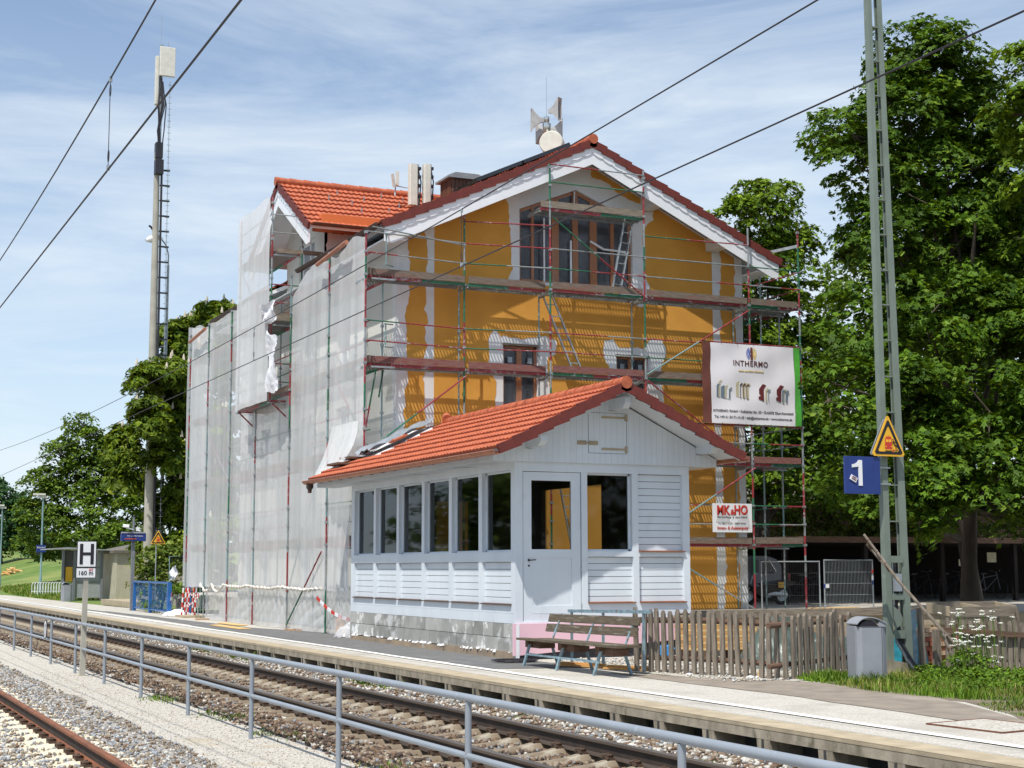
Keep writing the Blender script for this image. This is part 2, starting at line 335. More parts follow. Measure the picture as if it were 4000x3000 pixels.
mat('lumber_light', (.70, .47, .20), (.60, .38, .15), rough=.8, scale=3, isl=.2)
mat('iron_blue', (.25, .37, .43), (.16, .23, .26), rough=.6, scale=12, c3=(.22, .09, .05), c3pos=(.58, .66), c3scale=9)
mat('rail_paint', (.27, .30, .34), (.235, .265, .30), rough=.38, scale=3, spec=.5, c3=(.34, .385, .44), c3pos=(.6, .7), c3scale=6)
mat('mast_paint', (.185, .225, .185), (.155, .19, .158), rough=.45, scale=4, c3=(.22, .26, .22), c3pos=(.58, .68), c3scale=8)
mat('bin_paint', (.29, .305, .335), (.25, .265, .295), rough=.4, scale=3)
mat('blue_paint', (.02, .13, .38), (.017, .10, .30), rough=.4, scale=5)
mat('sign_blue', (.02, .045, .21), (.018, .04, .18), rough=.35, scale=3)
mat('sign_yellow', (.86, .47, .03), rough=.4)
mat('sign_white', (.80, .81, .82), (.75, .76, .77), rough=.4, scale=2)
mat('sign_black', (.015, .012, .02), rough=.4)
mat('sign_red', (.60, .045, .03), rough=.4)
mat('sign_back', (.38, .42, .46), rough=.4, metal=.4)
mat('led_orange', (.55, .10, .04), rough=.4)
mat('rust_head', (.20, .165, .14), (.15, .12, .10), rough=.32, metal=.55, scale=3, stretch=(1, .2, 1))
mat('rail_web', (.055, .036, .026), (.035, .024, .018), rough=.8, scale=6)
mat('rust_orange', (.24, .085, .035), (.16, .06, .028), rough=.7, scale=5)
mat('rust_side', (.17, .06, .028), (.12, .045, .022), rough=.7, scale=5)
mat('clip_iron', (.07, .05, .035), (.11, .055, .03), rough=.7, scale=20)
mat('sleeper_old', (.27, .215, .15), (.185, .145, .10), rough=.95, scale=4, bump=.004, bscale=40, c3=(.36, .32, .25), c3pos=(.55, .65), c3scale=3)
mat('sleeper_new', (.74, .66, .49), (.60, .53, .40), rough=.95, scale=4, bump=.003, bscale=40)
gravel('ballast_bed', [(.19, .14, .10), (.13, .09, .065), (.27, .22, .17), (.09, .065, .05), (.40, .37, .32), (.18, .12, .08)], 22, .03, patch=(.10, .11, .03), pscale=1.1, ppos=(.60, .68))
gravel('ballast_light', [(.48, .45, .41), (.34, .33, .32), (.56, .52, .46), (.27, .26, .25), (.42, .36, .30)], 28, .03)
gravel('grit', [(.49, .455, .39), (.42, .39, .33), (.58, .55, .49), (.46, .43, .375), (.33, .305, .26), (.53, .50, .44)], 45, .008, patch=(.42, .34, .22), pscale=1.5, ppos=(.60, .75))
gravel('platform_aggregate', [(.50, .465, .405), (.45, .42, .365), (.56, .525, .465), (.475, .445, .39), (.385, .36, .31)], 55, .003, patch=(.33, .305, .265), pscale=1.1, ppos=(.52, .74))
mat('lip_concrete', (.46, .38, .26), (.34, .28, .19), rough=.95, scale=3, bump=.004, bscale=60)
mat('rib_concrete', (.39, .34, .26), (.25, .215, .16), rough=.95, scale=6, stretch=(1, 1, .5), bump=.004, bscale=60, c3=(.14, .13, .085), c3pos=(.54, .68), c3scale=5)
mat('recess_shade_concrete', (.06, .062, .06), (.035, .037, .035), rough=.95, scale=5, stretch=(1, 1, .3))  # concrete coloured near black to stand for the shade inside the recesses
mat('asphalt', (.16, .158, .155), (.12, .12, .12), rough=.95, scale=4, bump=.003, bscale=90, c3=(.22, .21, .20), c3pos=(.58, .72), c3scale=1.2)
mat('path_brown', (.28, .235, .185), (.21, .175, .14), rough=.95, scale=3, bump=.003, bscale=70, c3=(.36, .31, .25), c3pos=(.56, .7), c3scale=.9)
mat('line_white', (.82, .81, .77), (.66, .63, .57), rough=.8, scale=5, lo=.5, hi=.85)
mat('grass_ground', (.075, .145, .018), (.135, .20, .035), rough=.95, scale=.8, bump=.05, bscale=9, c3=(.21, .24, .06), c3pos=(.45, .62), c3scale=.16)
mat('soil', (.22, .18, .13), (.15, .12, .085), rough=.95, scale=2, bump=.01)
mat('yard_ground', (.42, .385, .33), (.35, .32, .27), rough=.95, scale=2, bump=.004)
mat('concrete_mast', (.42, .40, .335), (.34, .32, .27), rough=.9, scale=2)
mat('kiosk_wall', (.52, .48, .37), (.42, .38, .29), rough=.95, scale=1.5, c3=(.48, .30, .12), c3pos=(.62, .72), c3scale=1)
mat('kiosk_roof', (.17, .15, .125), (.12, .11, .09), rough=.95, scale=3)
mat('antenna', (.68, .66, .58), (.60, .58, .50), rough=.5)
mat('pale_grey', (.62, .62, .64), rough=.5)
mat('horn_grey', (.46, .45, .44), (.36, .35, .34), rough=.5)
mat('cable', (.02, .02, .025), rough=.5)
mat('wire', (.025, .02, .028), rough=.5)
mat('bark', (.09, .07, .05), (.05, .04, .03), rough=.95, scale=5, stretch=(1, 1, .2), bump=.01)
mat('shelter_panel', (.34, .355, .37), (.30, .315, .33), rough=.5)
mat('shelter_frame', (.19, .205, .225), rough=.5)
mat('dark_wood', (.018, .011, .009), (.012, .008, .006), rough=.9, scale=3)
mat('tarp', (.085, .115, .095), (.05, .07, .06), rough=.35, scale=3, bump=.02, bscale=5, c3=(.26, .30, .27), c3pos=(.56, .66), c3scale=3)
mat('tarp_cyan', (.02, .24, .30), (.012, .15, .20), rough=.3, scale=4, bump=.02, bscale=9)
mat('brick', (.34, .10, .05), (.25, .075, .04), rough=.9, scale=5, c3=(.40, .32, .25), c3pos=(.6, .68), c3scale=6)
mat('brick_pale', (.52, .36, .23), (.42, .27, .17), rough=.9, scale=5)
mat('car_paint', (.012, .03, .085), (.011, .026, .075), rough=.2, coat=.6)
mat('chrome', (.7, .7, .7), rough=.2, metal=1)
mat('tyre', (.02, .02, .02), rough=.8)
mat('banner_white', (.80, .78, .80), (.75, .73, .76), rough=.55, scale=2)
mat('banner_brown', (.155, .05, .035), rough=.6)
mat('banner_green', (.09, .46, .045), rough=.6)
mat('print_brown', (.10, .03, .03), rough=.6); mat('print_grey', (.17, .16, .16), rough=.6); mat('print_blue', (.03, .09, .42), rough=.6)
mat('print_yellow', (.72, .50, .08), rough=.6); mat('print_slate', (.16, .22, .27), rough=.6); mat('print_beige', (.56, .50, .33), rough=.6); mat('print_maroon', (.14, .02, .022), rough=.6)
mat('white_cloth', (.80, .80, .82), (.72, .72, .75), rough=.6, scale=4, bump=.02, bscale=7)
mat('rolled_net', (.70, .66, .60), (.60, .56, .50), rough=.9, scale=8, bump=.01)
mat('umbel', (.80, .80, .72), rough=.8); mat('blossom', (.62, .55, .42), rough=.8)
mat('galv', (.42, .46, .48), (.34, .38, .40), rough=.4, metal=.5, scale=10)
mat('blue_plastic', (.05, .28, .62), rough=.4)
mat('solar', (.008, .009, .014), rough=.12, coat=.5)
sheet('net', (.97, .98, .98), .55, .08, transl=.32, scale=.8, stretch=(1, 3, .25))
sheet('net_dense', (.94, .95, .95), .76, .08, transl=.36, scale=.8, stretch=(1, 3, .25))
sheet('film', (.97, .98, 1.0), .42, .10, rough=.18, spec=1.0, transl=.35, scale=.5, stretch=(1, 2, .8))
sheet('window_film', (.62, .64, .70), .10, .09, rough=.1, spec=1.0, transl=.4, scale=3, stretch=(1, 1, .35))
glass('pane', (.42, .44, .42))
leafmat('maple_leaf', (.028, .070, .005), (.108, .200, .012), (.22, .32, .033))
leafmat('maple_leaf_back', (.055, .115, .007), (.185, .285, .017), (.28, .37, .035))
leafmat('chestnut_leaf', (.040, .080, .005), (.150, .215, .012), (.25, .30, .03))
leafmat('far_leaf', (.040, .085, .007), (.130, .205, .016), (.20, .27, .03))
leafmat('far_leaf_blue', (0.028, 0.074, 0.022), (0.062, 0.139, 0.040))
leafmat('shrub_leaf', (0.063, 0.115, 0.014), (0.172, 0.230, 0.034), (0.253, 0.287, 0.069))
leafmat('weed_leaf', (.045, .105, .008), (.150, .255, .022), (.25, .34, .05))
leafmat('dry_leaf', (.20, .20, .05), (.36, .33, .12), (.42, .36, .18))

# ------------------------------------------------------------------ ground, platform, tracks
def flat(name, poly, z, m_, kind='structure'):
    b = MB(); b.add([(x, y, z) for x, y in poly], [tuple(range(len(poly)))]) if len(poly) <= 4 else b.holes(poly, [], 'z', z, z)
    o = b.build(name, m_)
    if o.data.polygons and o.data.polygons[0].normal.z < 0: o.data.flip_normals()
    return tag(o, kind=kind)
flat('ground', [(-300, -60), (900, -60), (900, 1100), (-300, 1100)], -.52, 'soil')
flat('far_track_ballast', [(5.7, -5), (8.95, -5), (8.95, 200), (5.7, 200)], -.505, 'ballast_bed')
flat('near_track_ballast', [(-1.2, -5), (4.1, -5), (4.1, 200), (-1.2, 200)], -.508, 'ballast_light')
e = [(4.15+.10*math.sin(i*1.7)+.05*math.sin(i*5.1), -5+i*1.0) for i in range(120)]
e2 = [(5.62+.12*math.sin(i*1.3+1)+.07*math.sin(i*4.1), 114-i*1.0) for i in range(120)]
b = MB(); b.holes(e+e2, [], 'z', -.56, -.45); tag(b.build('gravel_path', 'grit'), kind='structure')
flat('platform_surface', [(8.97, -5), (15.2, -5), (15.2, 34.7), (12.4, 62), (12.0, 78), (11.6, 110), (8.97, 110)], 0, 'platform_aggregate')
# concrete edge: lip slab over ribs with recesses behind them, their shade painted into the colour
b = MB()
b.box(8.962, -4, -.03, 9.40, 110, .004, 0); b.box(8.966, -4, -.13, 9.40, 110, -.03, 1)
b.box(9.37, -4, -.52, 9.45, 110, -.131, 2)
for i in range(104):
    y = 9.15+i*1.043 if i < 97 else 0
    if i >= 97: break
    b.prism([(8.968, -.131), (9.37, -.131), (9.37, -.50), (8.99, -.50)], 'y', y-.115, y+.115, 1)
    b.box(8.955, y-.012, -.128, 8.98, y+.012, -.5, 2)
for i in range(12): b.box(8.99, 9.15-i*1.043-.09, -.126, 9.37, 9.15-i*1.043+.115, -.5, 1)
tag(b.build('platform_edge', ['lip_concrete', 'rib_concrete', 'recess_shade_concrete']), kind='structure')
lipr = MB(); lipr.grid(lambda u, v: (8.965+.20*u+.02*math.sin(v*80)*u, -4+114*v, .008), 2, 60)
tag(lipr.build('platform_edge_strip', 'lip_concrete'), kind='structure')
b = MB()
yy = -4
while yy < 100:
    ln = 6; w_ = .075
    b.grid(lambda u, v: (9.89+w_*2*u+.012*math.sin((yy+ln*v)*.9), yy+ln*v, .012), 1, 6); yy += ln
tag(b.build('white_platform_line', 'line_white'), kind='structure')
flat('asphalt_strip', jag([(10.15, 22.6), (11.5, 22.2), (11.9, 25), (11.9, 33.4), (12.3, 36), (11.25, 41), (10.95, 52), (10.5, 62), (10.25, 62), (10.35, 50), (10.1, 38)], .05, .5, 3), .006, 'asphalt')
flat('platform_path', jag([(11.35, 21.0), (12.1, 19.6), (12.55, 18.6), (13.0, 17.9), (13.0, 15.9), (12.5, 14.4), (12.0, 13.2), (11.5, 12.2), (11.3, 11.0), (11.0, 11.0), (11.15, 13.5), (11.35, 16), (11.3, 19)], .05, .4, 5), .006, 'path_brown')
flat('gravel_yard', [(11.9, 19.6), (12.8, 18.2), (15.1, 18.9), (15.15, 27.2), (15.1, 24.5), (11.6, 24.4), (11.6, 21.6)], .009, 'grit')
b = MB(); hq = [(10.56, 12.72), (11.42, 12.86), (11.50, 11.86), (10.64, 11.72)]
for p, q in zip(hq, hq[1:]+hq[:1]): b.bar((*p, .008), (*q, .008), .035, .012, k=0)
b.add([(x, y, .011) for x, y in hq], [(0, 1, 2, 3)], 1)
tag(b.build('manhole_cover', ['rust_side', 'grit']), 'flat square concrete manhole cover with rusty rim set in the platform', 'manhole cover')
# yard behind the plank wall, a step above the platform
b = MB(); b.box(15.16, 27.35, -.5, 70, 78, .5, 0); b.box(15.16, 27.2, -.5, 70, 27.35, .56, 1)
tag(b.build('upper_yard', ['yard_ground', 'lip_concrete']), kind='structure')
b = MB(); b.box(15.2, 27.12, .56, 24.6, 27.18, .72)
tag(b.build('board', 'wood_grey_h'), 'long grey weathered board lying along the low wall behind the picket fence', 'board')
b = MB(); b.box(15.2, 26.95, .34, 24.6, 27.08, .44)
tag(b.build('timber_beam', 'lip_concrete'), 'pale beam on the low wall below the long grey board', 'beam')
# rising meadow
def fld(x, y):
    t = max(0, y-88); h = .036*t if t < 130 else .036*130+.012*(t-130)
    return -.03+h*min(1, max(0, (x-11.4)/9))+.10*math.sin(x*.21+y*.11)*min(1, t/30)
b = MB(); b.grid(lambda u, v: (lambda x, y: (x, y, fld(x, y)))(11.3+170*u*u+(62-11.3)*0, 60+640*v*v), 60, 90)
tag(b.build('meadow', 'grass_ground', smooth=True), kind='structure')
# rails and sleepers
def rail(x, y0, y1, label, head, web, side, grp):
    b = MB(); z = -.25
    b.prism([(x-.036, z-.006), (x-.03, z), (x+.03, z), (x+.036, z-.006), (x+.036, z-.034), (x+.010, z-.05), (x-.010, z-.05), (x-.036, z-.034)], 'y', y0, y1, 0)
    b.prism([(x-.009, z-.05), (x+.009, z-.05), (x+.010, z-.145), (x-.010, z-.145)], 'y', y0, y1, 1)
    b.prism([(x-.010, z-.143), (x+.010, z-.143), (x+.07, z-.158), (x+.07, z-.172), (x-.07, z-.172), (x-.07, z-.158)], 'y', y0, y1, 2)
    tag(b.build('rail', [head, web, side]), label, 'rail', grp)
rail(6.50, 0, 180, 'dark steel rail of the far track, the one nearer the handrail', 'rust_head', 'rail_web', 'rust_head', 'rails of the far track')
rail(8.00, 0, 180, 'dark steel rail of the far track, the one nearer the platform edge', 'rust_head', 'rail_web', 'rust_head', 'rails of the far track')
rail(2.93, 0, 120, 'rusty orange rail of the near track, running through the bottom left corner', 'rust_orange', 'rail_web', 'rust_orange', 'rails of the near track')
rail(1.43, 0, 120, 'rusty rail of the near track beyond the left edge', 'rust_orange', 'rail_web', 'rust_orange', 'rails of the near track')
def sleeper_mesh(m_):
    st = [(-1.28, -.03), (-1.2, -.005), (-1.02, 0), (-.60, 0), (-.42, -.035), (-.2, -.055), (.2, -.055), (.42, -.035), (.60, 0), (1.02, 0), (1.2, -.005), (1.28, -.03)]
    b = MB(); vs = []
    for x, z in st: vs += [(x, -.145, -.20), (x, -.085, z-.02), (x, -.06, z), (x, .06, z), (x, .085, z-.02), (x, .145, -.20)]
    n = 6; fs = [(i*n+j, i*n+j+1, (i+1)*n+j+1, (i+1)*n+j) for i in range(len(st)-1) for j in range(5)]
    fs += [tuple(range(6)), tuple(len(vs)-1-i for i in range(6))]
    b.add(vs, fs); o = b.build('sleeper', m_, smooth=True)
    return o
def clip_mesh():
    b = MB()
    for s in (-1, 1):
        b.box(s*.075, -.05, -.01, s*.15, .05, .03)
        b.tube([(s*.16, -.055, .02), (s*.17, -.05, .05), (s*.11, -.035, .055), (s*.075, 0, .035), (s*.11, .035, .055), (s*.17, .05, .05), (s*.16, .055, .02)], .014, 6)
        b.tube([(s*.125, 0, .02), (s*.125, 0, .075)], .018, 6)
    return b.build('rail_clip', 'clip_iron')
def track(cx, y0, y1, m_, ycl, label, grp, z=-.42, step=.6):
    base = sleeper_mesh(m_); base.location = (cx, y0, z)
    cl = clip_mesh(); cl.parent = base; cl.location = (-.75, 0, 0); c2 = cl.copy(); col.objects.link(c2); c2.parent = base; c2.location = (.75, 0, 0)
    tag(base, label, 'sleeper', grp); i = 1; y = y0+step; R_ = random.Random(4)
    while y < y1:
        c = base.copy(); col.objects.link(c); c.location = (cx+R_.uniform(-.01, .01), y, z); c.rotation_euler = (0, 0, R_.uniform(-.006, .006))
        if y < ycl:
            for ch in (cl, c2): d = ch.copy(); col.objects.link(d); d.parent = c
        y += step
track(7.25, 8.6, 88, 'sleeper_old', 46, 'brown weathered concrete sleeper under the far track rails, one of an even row', 'sleepers of the far track')
track(2.18, 14.6, 34, 'sleeper_new', 34, 'cream concrete sleeper under the near track rails in the bottom left corner', 'sleepers of the near track')
def stones(name, n, xr, yr, z, size, mats, wts, seed, dens=None, squash=.7):
    r_ = np.random.default_rng(seed)
    X = r_.uniform(*xr, n); t = r_.uniform(0, 1, n); Y = yr[0]*(yr[1]/yr[0])**t
    keep = np.ones(n, bool)
    if dens is not None: keep = dens(X, Y, r_)
    X, Y = X[keep], Y[keep]; n = len(X)
    S = size*r_.uniform(.5, 1.25, n)*(1+.0*Y)
    base = np.array([(-1, -1, -1), (1, -1, -1), (1, 1, -1), (-1, 1, -1), (-1, -1, 1), (1, -1, 1), (1, 1, 1), (-1, 1, 1)], float)*.5
    V = base[None]*(1+r_.uniform(-.35, .35, (n, 8, 3))); V[:, 4:, :2] *= r_.uniform(.4, .9, (n, 1, 1))
    V *= S[:, None, None]*np.stack([r_.uniform(.8, 1.3, n), r_.uniform(.7, 1.1, n), np.full(n, squash)], -1)[:, None]
    A = r_.uniform(0, 6.28, n); B = r_.uniform(-.5, .5, n); ca, sa, cb, sb = np.cos(A), np.sin(A), np.cos(B), np.sin(B)
    x, y, zz = V[..., 0].copy(), V[..., 1].copy(), V[..., 2].copy()
    y, zz = y*cb[:, None]-zz*sb[:, None], y*sb[:, None]+zz*cb[:, None]
    x, y = x*ca[:, None]-y*sa[:, None], x*sa[:, None]+y*ca[:, None]
    zb = z(X, Y) if callable(z) else z
    V = np.stack([x+X[:, None], y+Y[:, None], zz+np.reshape(zb, (-1, 1))+S[:, None]*.2], -1)
    q = np.array([(0, 3, 2, 1), (4, 5, 6, 7), (0, 1, 5, 4), (1, 2, 6, 5), (2, 3, 7, 6), (3, 0, 4, 7)])
    F = (q[None]+8*np.arange(n)[:, None, None]).reshape(-1, 4)
    mi = np.repeat(r_.choice(len(mats), n, p=wts), 6)
    return tag(np_obj(name, V.reshape(-1, 3), F, mats, mi=mi), kind='stuff')
for nm, c in dict(st_dark=(.085, .06, .045), st_brown=(.19, .12, .075), st_tan=(.30, .24, .175), st_grit=(.55, .49, .43), st_pale=(.58, .56, .51), st_grey=(.25, .26, .27), st_blue=(.33, .35, .38)).items(): mat(nm, c, rough=.9, scale=18)
offs = lambda X, Y: -.488+.045*(np.abs(X-7.25) > 1.0)
def dens_far(X, Y, r_):
    k = np.ones(len(X), bool); frac = np.abs(((Y-8.6)/.6+.5) % 1-.5)*.6
    on = (np.abs(X-7.25) < 1.0) & (frac < .115); k &= ~on
    k &= ~((np.abs(X-6.5) < .1) | (np.abs(X-8.0) < .1)); k &= (X > 5.75+.25*np.sin(Y*1.9)) | (r_.uniform(0, 1, len(X)) < .25)
    return k
tag(stones('track_stones', 26000, (5.45, 8.9), (9, 60), offs, .045, ['st_dark', 'st_brown', 'st_tan', 'st_pale', 'st_grey'], [.34, .36, .18, .03, .09], 1, dens_far), 'brown and grey broken stone between the far track sleepers', 'ballast')
bk_ = MB(); bk_.grid(lambda u, v: (8.10+.95*u, -4+160*v, -.47+.165*u), 3, 60); tag(bk_.build('ballast_bank', 'ballast_bed'), kind='structure')
tag(stones('pale_stones', 8500, (8.12, 9.0), (9, 60), lambda X, Y: -.465+.165*(X-8.12)/.9, .045, ['st_pale', 'st_tan', 'st_brown', 'st_grey'], [.34, .30, .22, .14], 2, lambda X, Y, r_: np.sin(Y*.8+X)+r_.uniform(-1.2, 1.2, len(X)) > -1.2), 'pale stones along the foot of the platform edge', 'ballast')
def dens_near(X, Y, r_):
    frac = np.abs(((Y-14.6)/.6+.5) % 1-.5)*.6
    return ~(((np.abs(X-2.18) < .90) & (frac < .105)) | (np.abs(X-2.93) < .1)) & ((X < 3.75) | (r_.uniform(0, 1, len(X)) < .35))
tag(stones('grey_stones', 17000, (1.0, 4.15), (14, 40), lambda X, Y: -.458+.025*(np.abs(X-2.18) > .86), .034, ['st_blue', 'st_grey', 'st_tan', 'st_pale', 'st_brown'], [.20, .14, .36, .20, .10], 3, dens_near), 'grey blue broken stone around the near track', 'ballast')
tag(stones('path_grit', 9000, (4.0, 5.6), (14, 32), -.452, .013, ['st_grit', 'st_tan', 'st_grey', 'st_brown'], [.55, .25, .1, .1], 4), 'pale pinkish grit on the path beside the handrail', 'grit')
tag(stones('rusty_stones', 5000, (5.35, 6.0), (9, 60), -.455, .04, ['st_dark', 'st_brown', 'st_tan'], [.4, .45, .15], 9, lambda X, Y, r_: r_.uniform(0, 1, len(X)) < (X-5.3)/.5+.25*np.sin(Y*1.3)), 'rusty brown stones spilling from the far track onto the path', 'ballast')
tag(stones('yard_grit', 1500, (11.9, 15.0), (18.4, 24.3), .014, .03, ['st_pale', 'st_tan', 'st_grey'], [.6, .25, .15], 6), 'pale grit in the yard behind the picket fence', 'grit')

# ------------------------------------------------------------------ handrail between the tracks
h = thing('handrail', (5.1, 8.48, -.45), 'long grey blue tubular handrail with two rails between the tracks', 'handrail')
b = MB(); b.tube([(5.1, 5.5, .53), (5.1, 62, .53)], .034, 12); b.build('top_rail', 'rail_paint', h, smooth=True)
b = MB(); b.tube([(5.1, 5.5, .06), (5.1, 62, .06)], .027, 12); b.build('middle_rail', 'rail_paint', h, smooth=True)
b = MB(); b.tube([(0, 0, -.1), (0, 0, .95)], .028, 10); b.tube([(0, 0, .50), (0, 0, .52)], .034, 10); p0 = b.build('post', 'rail_paint', h, smooth=True, local=True)
ys = [8.48, 11.87, 15.21, 18.53, 21.84, 25.10, 28.34, 31.51, 34.71, 37.83, 40.87, 44.1, 47.4, 50.7, 54, 57.3, 60.6]
for i, y in enumerate(ys):
    o = p0 if i == 0 else p0.copy()
    if i: col.objects.link(o); o.parent = h
    o.location = (0, y-8.48, 0)
rs = thing('round_sign', (5.04, 34.95, .29), 'small oval white disc sign hung on the handrail', 'sign')
b = MB(); b.lathe([(.001, 0), (.20, 0), (.205, .006), (.20, .012), (.001, .012)], (5.0, 34.95, .29), 28, axis='x'); o = b.build('disc', 'sign_white', rs, smooth=False)
b = MB(); b.tube([(5.006, 34.95+.2*math.cos(t), .29+.2*math.sin(t)) for t in [i*math.pi/14 for i in range(29)]], .012, 6); b.build('rim', 'sign_black', rs)
b = MB(); b.box(4.993, 34.94, .15, 4.999, 34.96, .40); b.box(4.993, 34.90, .36, 4.999, 35.0, .38); b.build('mark', 'sign_black', rs)
# the H board beside the handrail
hs = thing('stop_sign_post', (5.12, 30.7, -.45), 'white board with black H over a small 160 m plate on a concrete post', 'sign')
b = MB(); b.bar((5.11, 30.72, -.6), (5.125, 30.72, 1.42), .105, .09, (0, 1, 0), w2=.085); b.build('post', 'concrete_mast', hs)
b = MB(); b.bar((5.12, 30.735, 1.35), (5.12, 30.735, 2.12), .09, .03, (0, 1, 0)); b.build('bracket', 'sign_back', hs)
hb = MB().box(4.93, 30.66, 1.62, 5.305, 30.675, 2.13).build('stop_board', 'sign_black', hs)
MB().box(4.945, 30.652, 1.635, 5.29, 30.657, 2.115).build('face', 'sign_white', hb)
b = MB(); b.box(4.985, 30.645, 1.68, 5.045, 30.65, 2.075); b.box(5.19, 30.645, 1.68, 5.25, 30.65, 2.075); b.box(5.045, 30.645, 1.855, 5.19, 30.65, 1.91); b.build('letter', 'sign_black', hb)
db = MB().box(4.925, 30.66, 1.415, 5.30, 30.675, 1.612).build('distance_plate', 'sign_black', hs)
MB().box(4.935, 30.652, 1.425, 5.29, 30.657, 1.602).build('face', 'sign_white', db)
text('160 m', .115, 'lettering', 'sign_black', db, (5.105, 30.648, 1.475), bold=.001)
b = MB()
for x in (5.17, 5.195, 5.225): b.bar((x, 30.645, 1.545), (x+.012, 30.645, 1.60), .010, .003, (0, 1, 0))
b.build('scratch', 'sign_red', db)

# ------------------------------------------------------------------ roofs
def tile_rows(b, P0, E, U, rows, period, amp, thick, k=0, sub=6, over=.03):
    P0, E, U = Vector(P0), Vector(E), Vector(U); n = E.cross(U).normalized()
    if n.z < 0: n = -n
    L_ = E.length; ne = max(2, int(L_/period*sub)); e = E/ne; u = U/rows; ul = U.normalized()
    for r in range(rows):
        lo = P0+u*r-ul*over; hi = P0+u*(r+1); vs = []
        for row, base, hh, am in ((0, lo, thick-.035, amp*.2), (1, lo, thick, amp), (2, lo+(hi-lo)*.5, thick*.55, amp*.9), (3, hi, .004, amp*.8)):
            for i in range(ne+1):
                t = i*L_/ne/period; c = (1-abs(2*(t % 1)-1)); c = c*c*(3-2*c)
                vs.append(base+e*i+n*(hh+am*c))
        m = ne+1; fs = [(j*m+i, j*m+i+1, (j+1)*m+i+1, (j+1)*m+i) for j in range(3) for i in range(ne)]
        b.add(vs, fs, k)
def verge_tiles(b, P0, U, rows, side, thick, k=0, w=.06, h=.17):
    P0, U, side = Vector(P0), Vector(U), Vector(side).normalized(); u = U/rows; ul = U.normalized(); n = side.cross(ul).normalized()
    if n.z < 0: n = -n
    for r in range(rows):
        lo = P0+u*r-ul*.045+side*w/2+n*(thick-h/2+.016); hi = P0+u*(r+1)+ul*.05+side*w/2+n*(-h/2+.020)
        b.bar(lo-ul*.004*(r % 2), hi, w+.006*(r % 2), h+.004*(r % 2), n, k)
def ridge_tiles(b, A, B, r=.105, step=.36, k=0, sides=12):
    A, B = Vector(A), Vector(B); n = max(1, int((B-A).length/step)); d = (B-A)/n
    for i in range(n):
        b.tube([A+d*i-d*.06, A+d*(i+.12), A+d*(i+1.0)], [r*1.10, r*1.06, r*.92], sides, k)
def gutter(b, a, c, r=.075, n=9):
    a, c = Vector(a), Vector(c); vs = []
    for p in (a, c):
        for j in range(n):
            t = math.pi+math.pi*j/(n-1); vs.append((p.x+r*math.cos(t), p.y, p.z+r*math.sin(t)))
        for j in range(n):
            t = 2*math.pi-math.pi*j/(n-1); vs.append((p.x+(r-.008)*math.cos(t), p.y, p.z+(r-.008)*math.sin(t)))
    m = 2*n; b.add(vs, [(i, (i+1) % m, (i+1) % m+m, i+m) for i in range(m)]+[tuple(range(m))[::-1], tuple(range(m, 2*m))])
    b.tube([a+Vector((-r, 0, 0)), c+Vector((-r, 0, 0))], .013, 6)

# ------------------------------------------------------------------ the painted timber waiting room
HX0, HX1, HY0, HY1 = 11.466, 15.05, 24.62, 33.45
hut = thing('waiting_room', (13.26, 24.62, 0), 'small pale grey blue timber waiting room with bright orange tiled roof beside the platform', 'hut')
# plinth of concrete blocks on the platform side
b = MB(); R_ = random.Random(3)
b.box(HX0+.012, HY0, .10, HX0+.2, HY1+.03, .62, 1)
b.box(HX0-.02, HY0+.01, -.02, HX0+.18, HY0+3.2, .13, 2); b.box(HX0-.035, HY0+3.25, -.02, HX0+.18, HY1-.2, .10, 2)
for row in (0, 1):
    y = HY0+.01 if row else HY0+.24; z0 = .125+.25*row
    if row == 0: b.box(HX0-.004, HY0+.01, z0, HX0+.05, HY0+.23, z0+.243, 0)
    while y < HY1:
        w_ = .485 if R_.random() < .6 else .46; y1 = min(y+w_, HY1+.03)
        b.box(HX0-.006*R_.random(), y, z0, HX0+.05, y1-.012, z0+.240, 0); y += w_
b.box(HX0+.012, HY1-.2, -.02, HX0+.2, HY1+.03, .12, 2)
b.build('block_plinth', ['block', 'mortar', 'dirty_concrete'], hut)
b = MB(); R_ = random.Random(9)
for i in range(60):
    y = R_.uniform(HY0+.1, HY1-.2); r = R_.uniform(.02, .05); z = .125+R_.uniform(-.02, .012)
    b.lathe([(.001, -r*.5), (r, -.3*r), (r*.8, .3*r), (.001, r*.5)], (HX0-.012, y, z), 6)
b.build('mortar_crumbs', 'white_cloth', hut)
b = MB(); b.prism([(HX0-.05, .07), (13.3, .19), (15.2, .32), (15.2, .625), (HX0-.05, .625)], 'y', HY0-.07, HY0-.001); b.build('pink_insulation', 'pink_board', hut)
b = MB(); b.prism([(HX0+.02, -.02), (15.15, -.02), (15.15, .315), (13.3, .185), (HX0+.02, .065)], 'y', HY0-.02, HY0+.1); b.build('dimpled_membrane', 'membrane', hut)
b = MB(); b.prism([(HX0-.012, .0), (HX0+.05, .0), (HX0+.05, .62), (HX0-.012, .60)], 'y', HY0-.075, HY0+.03); b.build('corner_mortar', 'sign_white', hut)
b = MB(); b.box(HX0+.15, HY0+.1, .5, HX1, HY1, .62, 0); b.box(HX1-.2, HY0, 0, HX1, HY1, .62, 0); b.build('floor', 'mortar', hut)
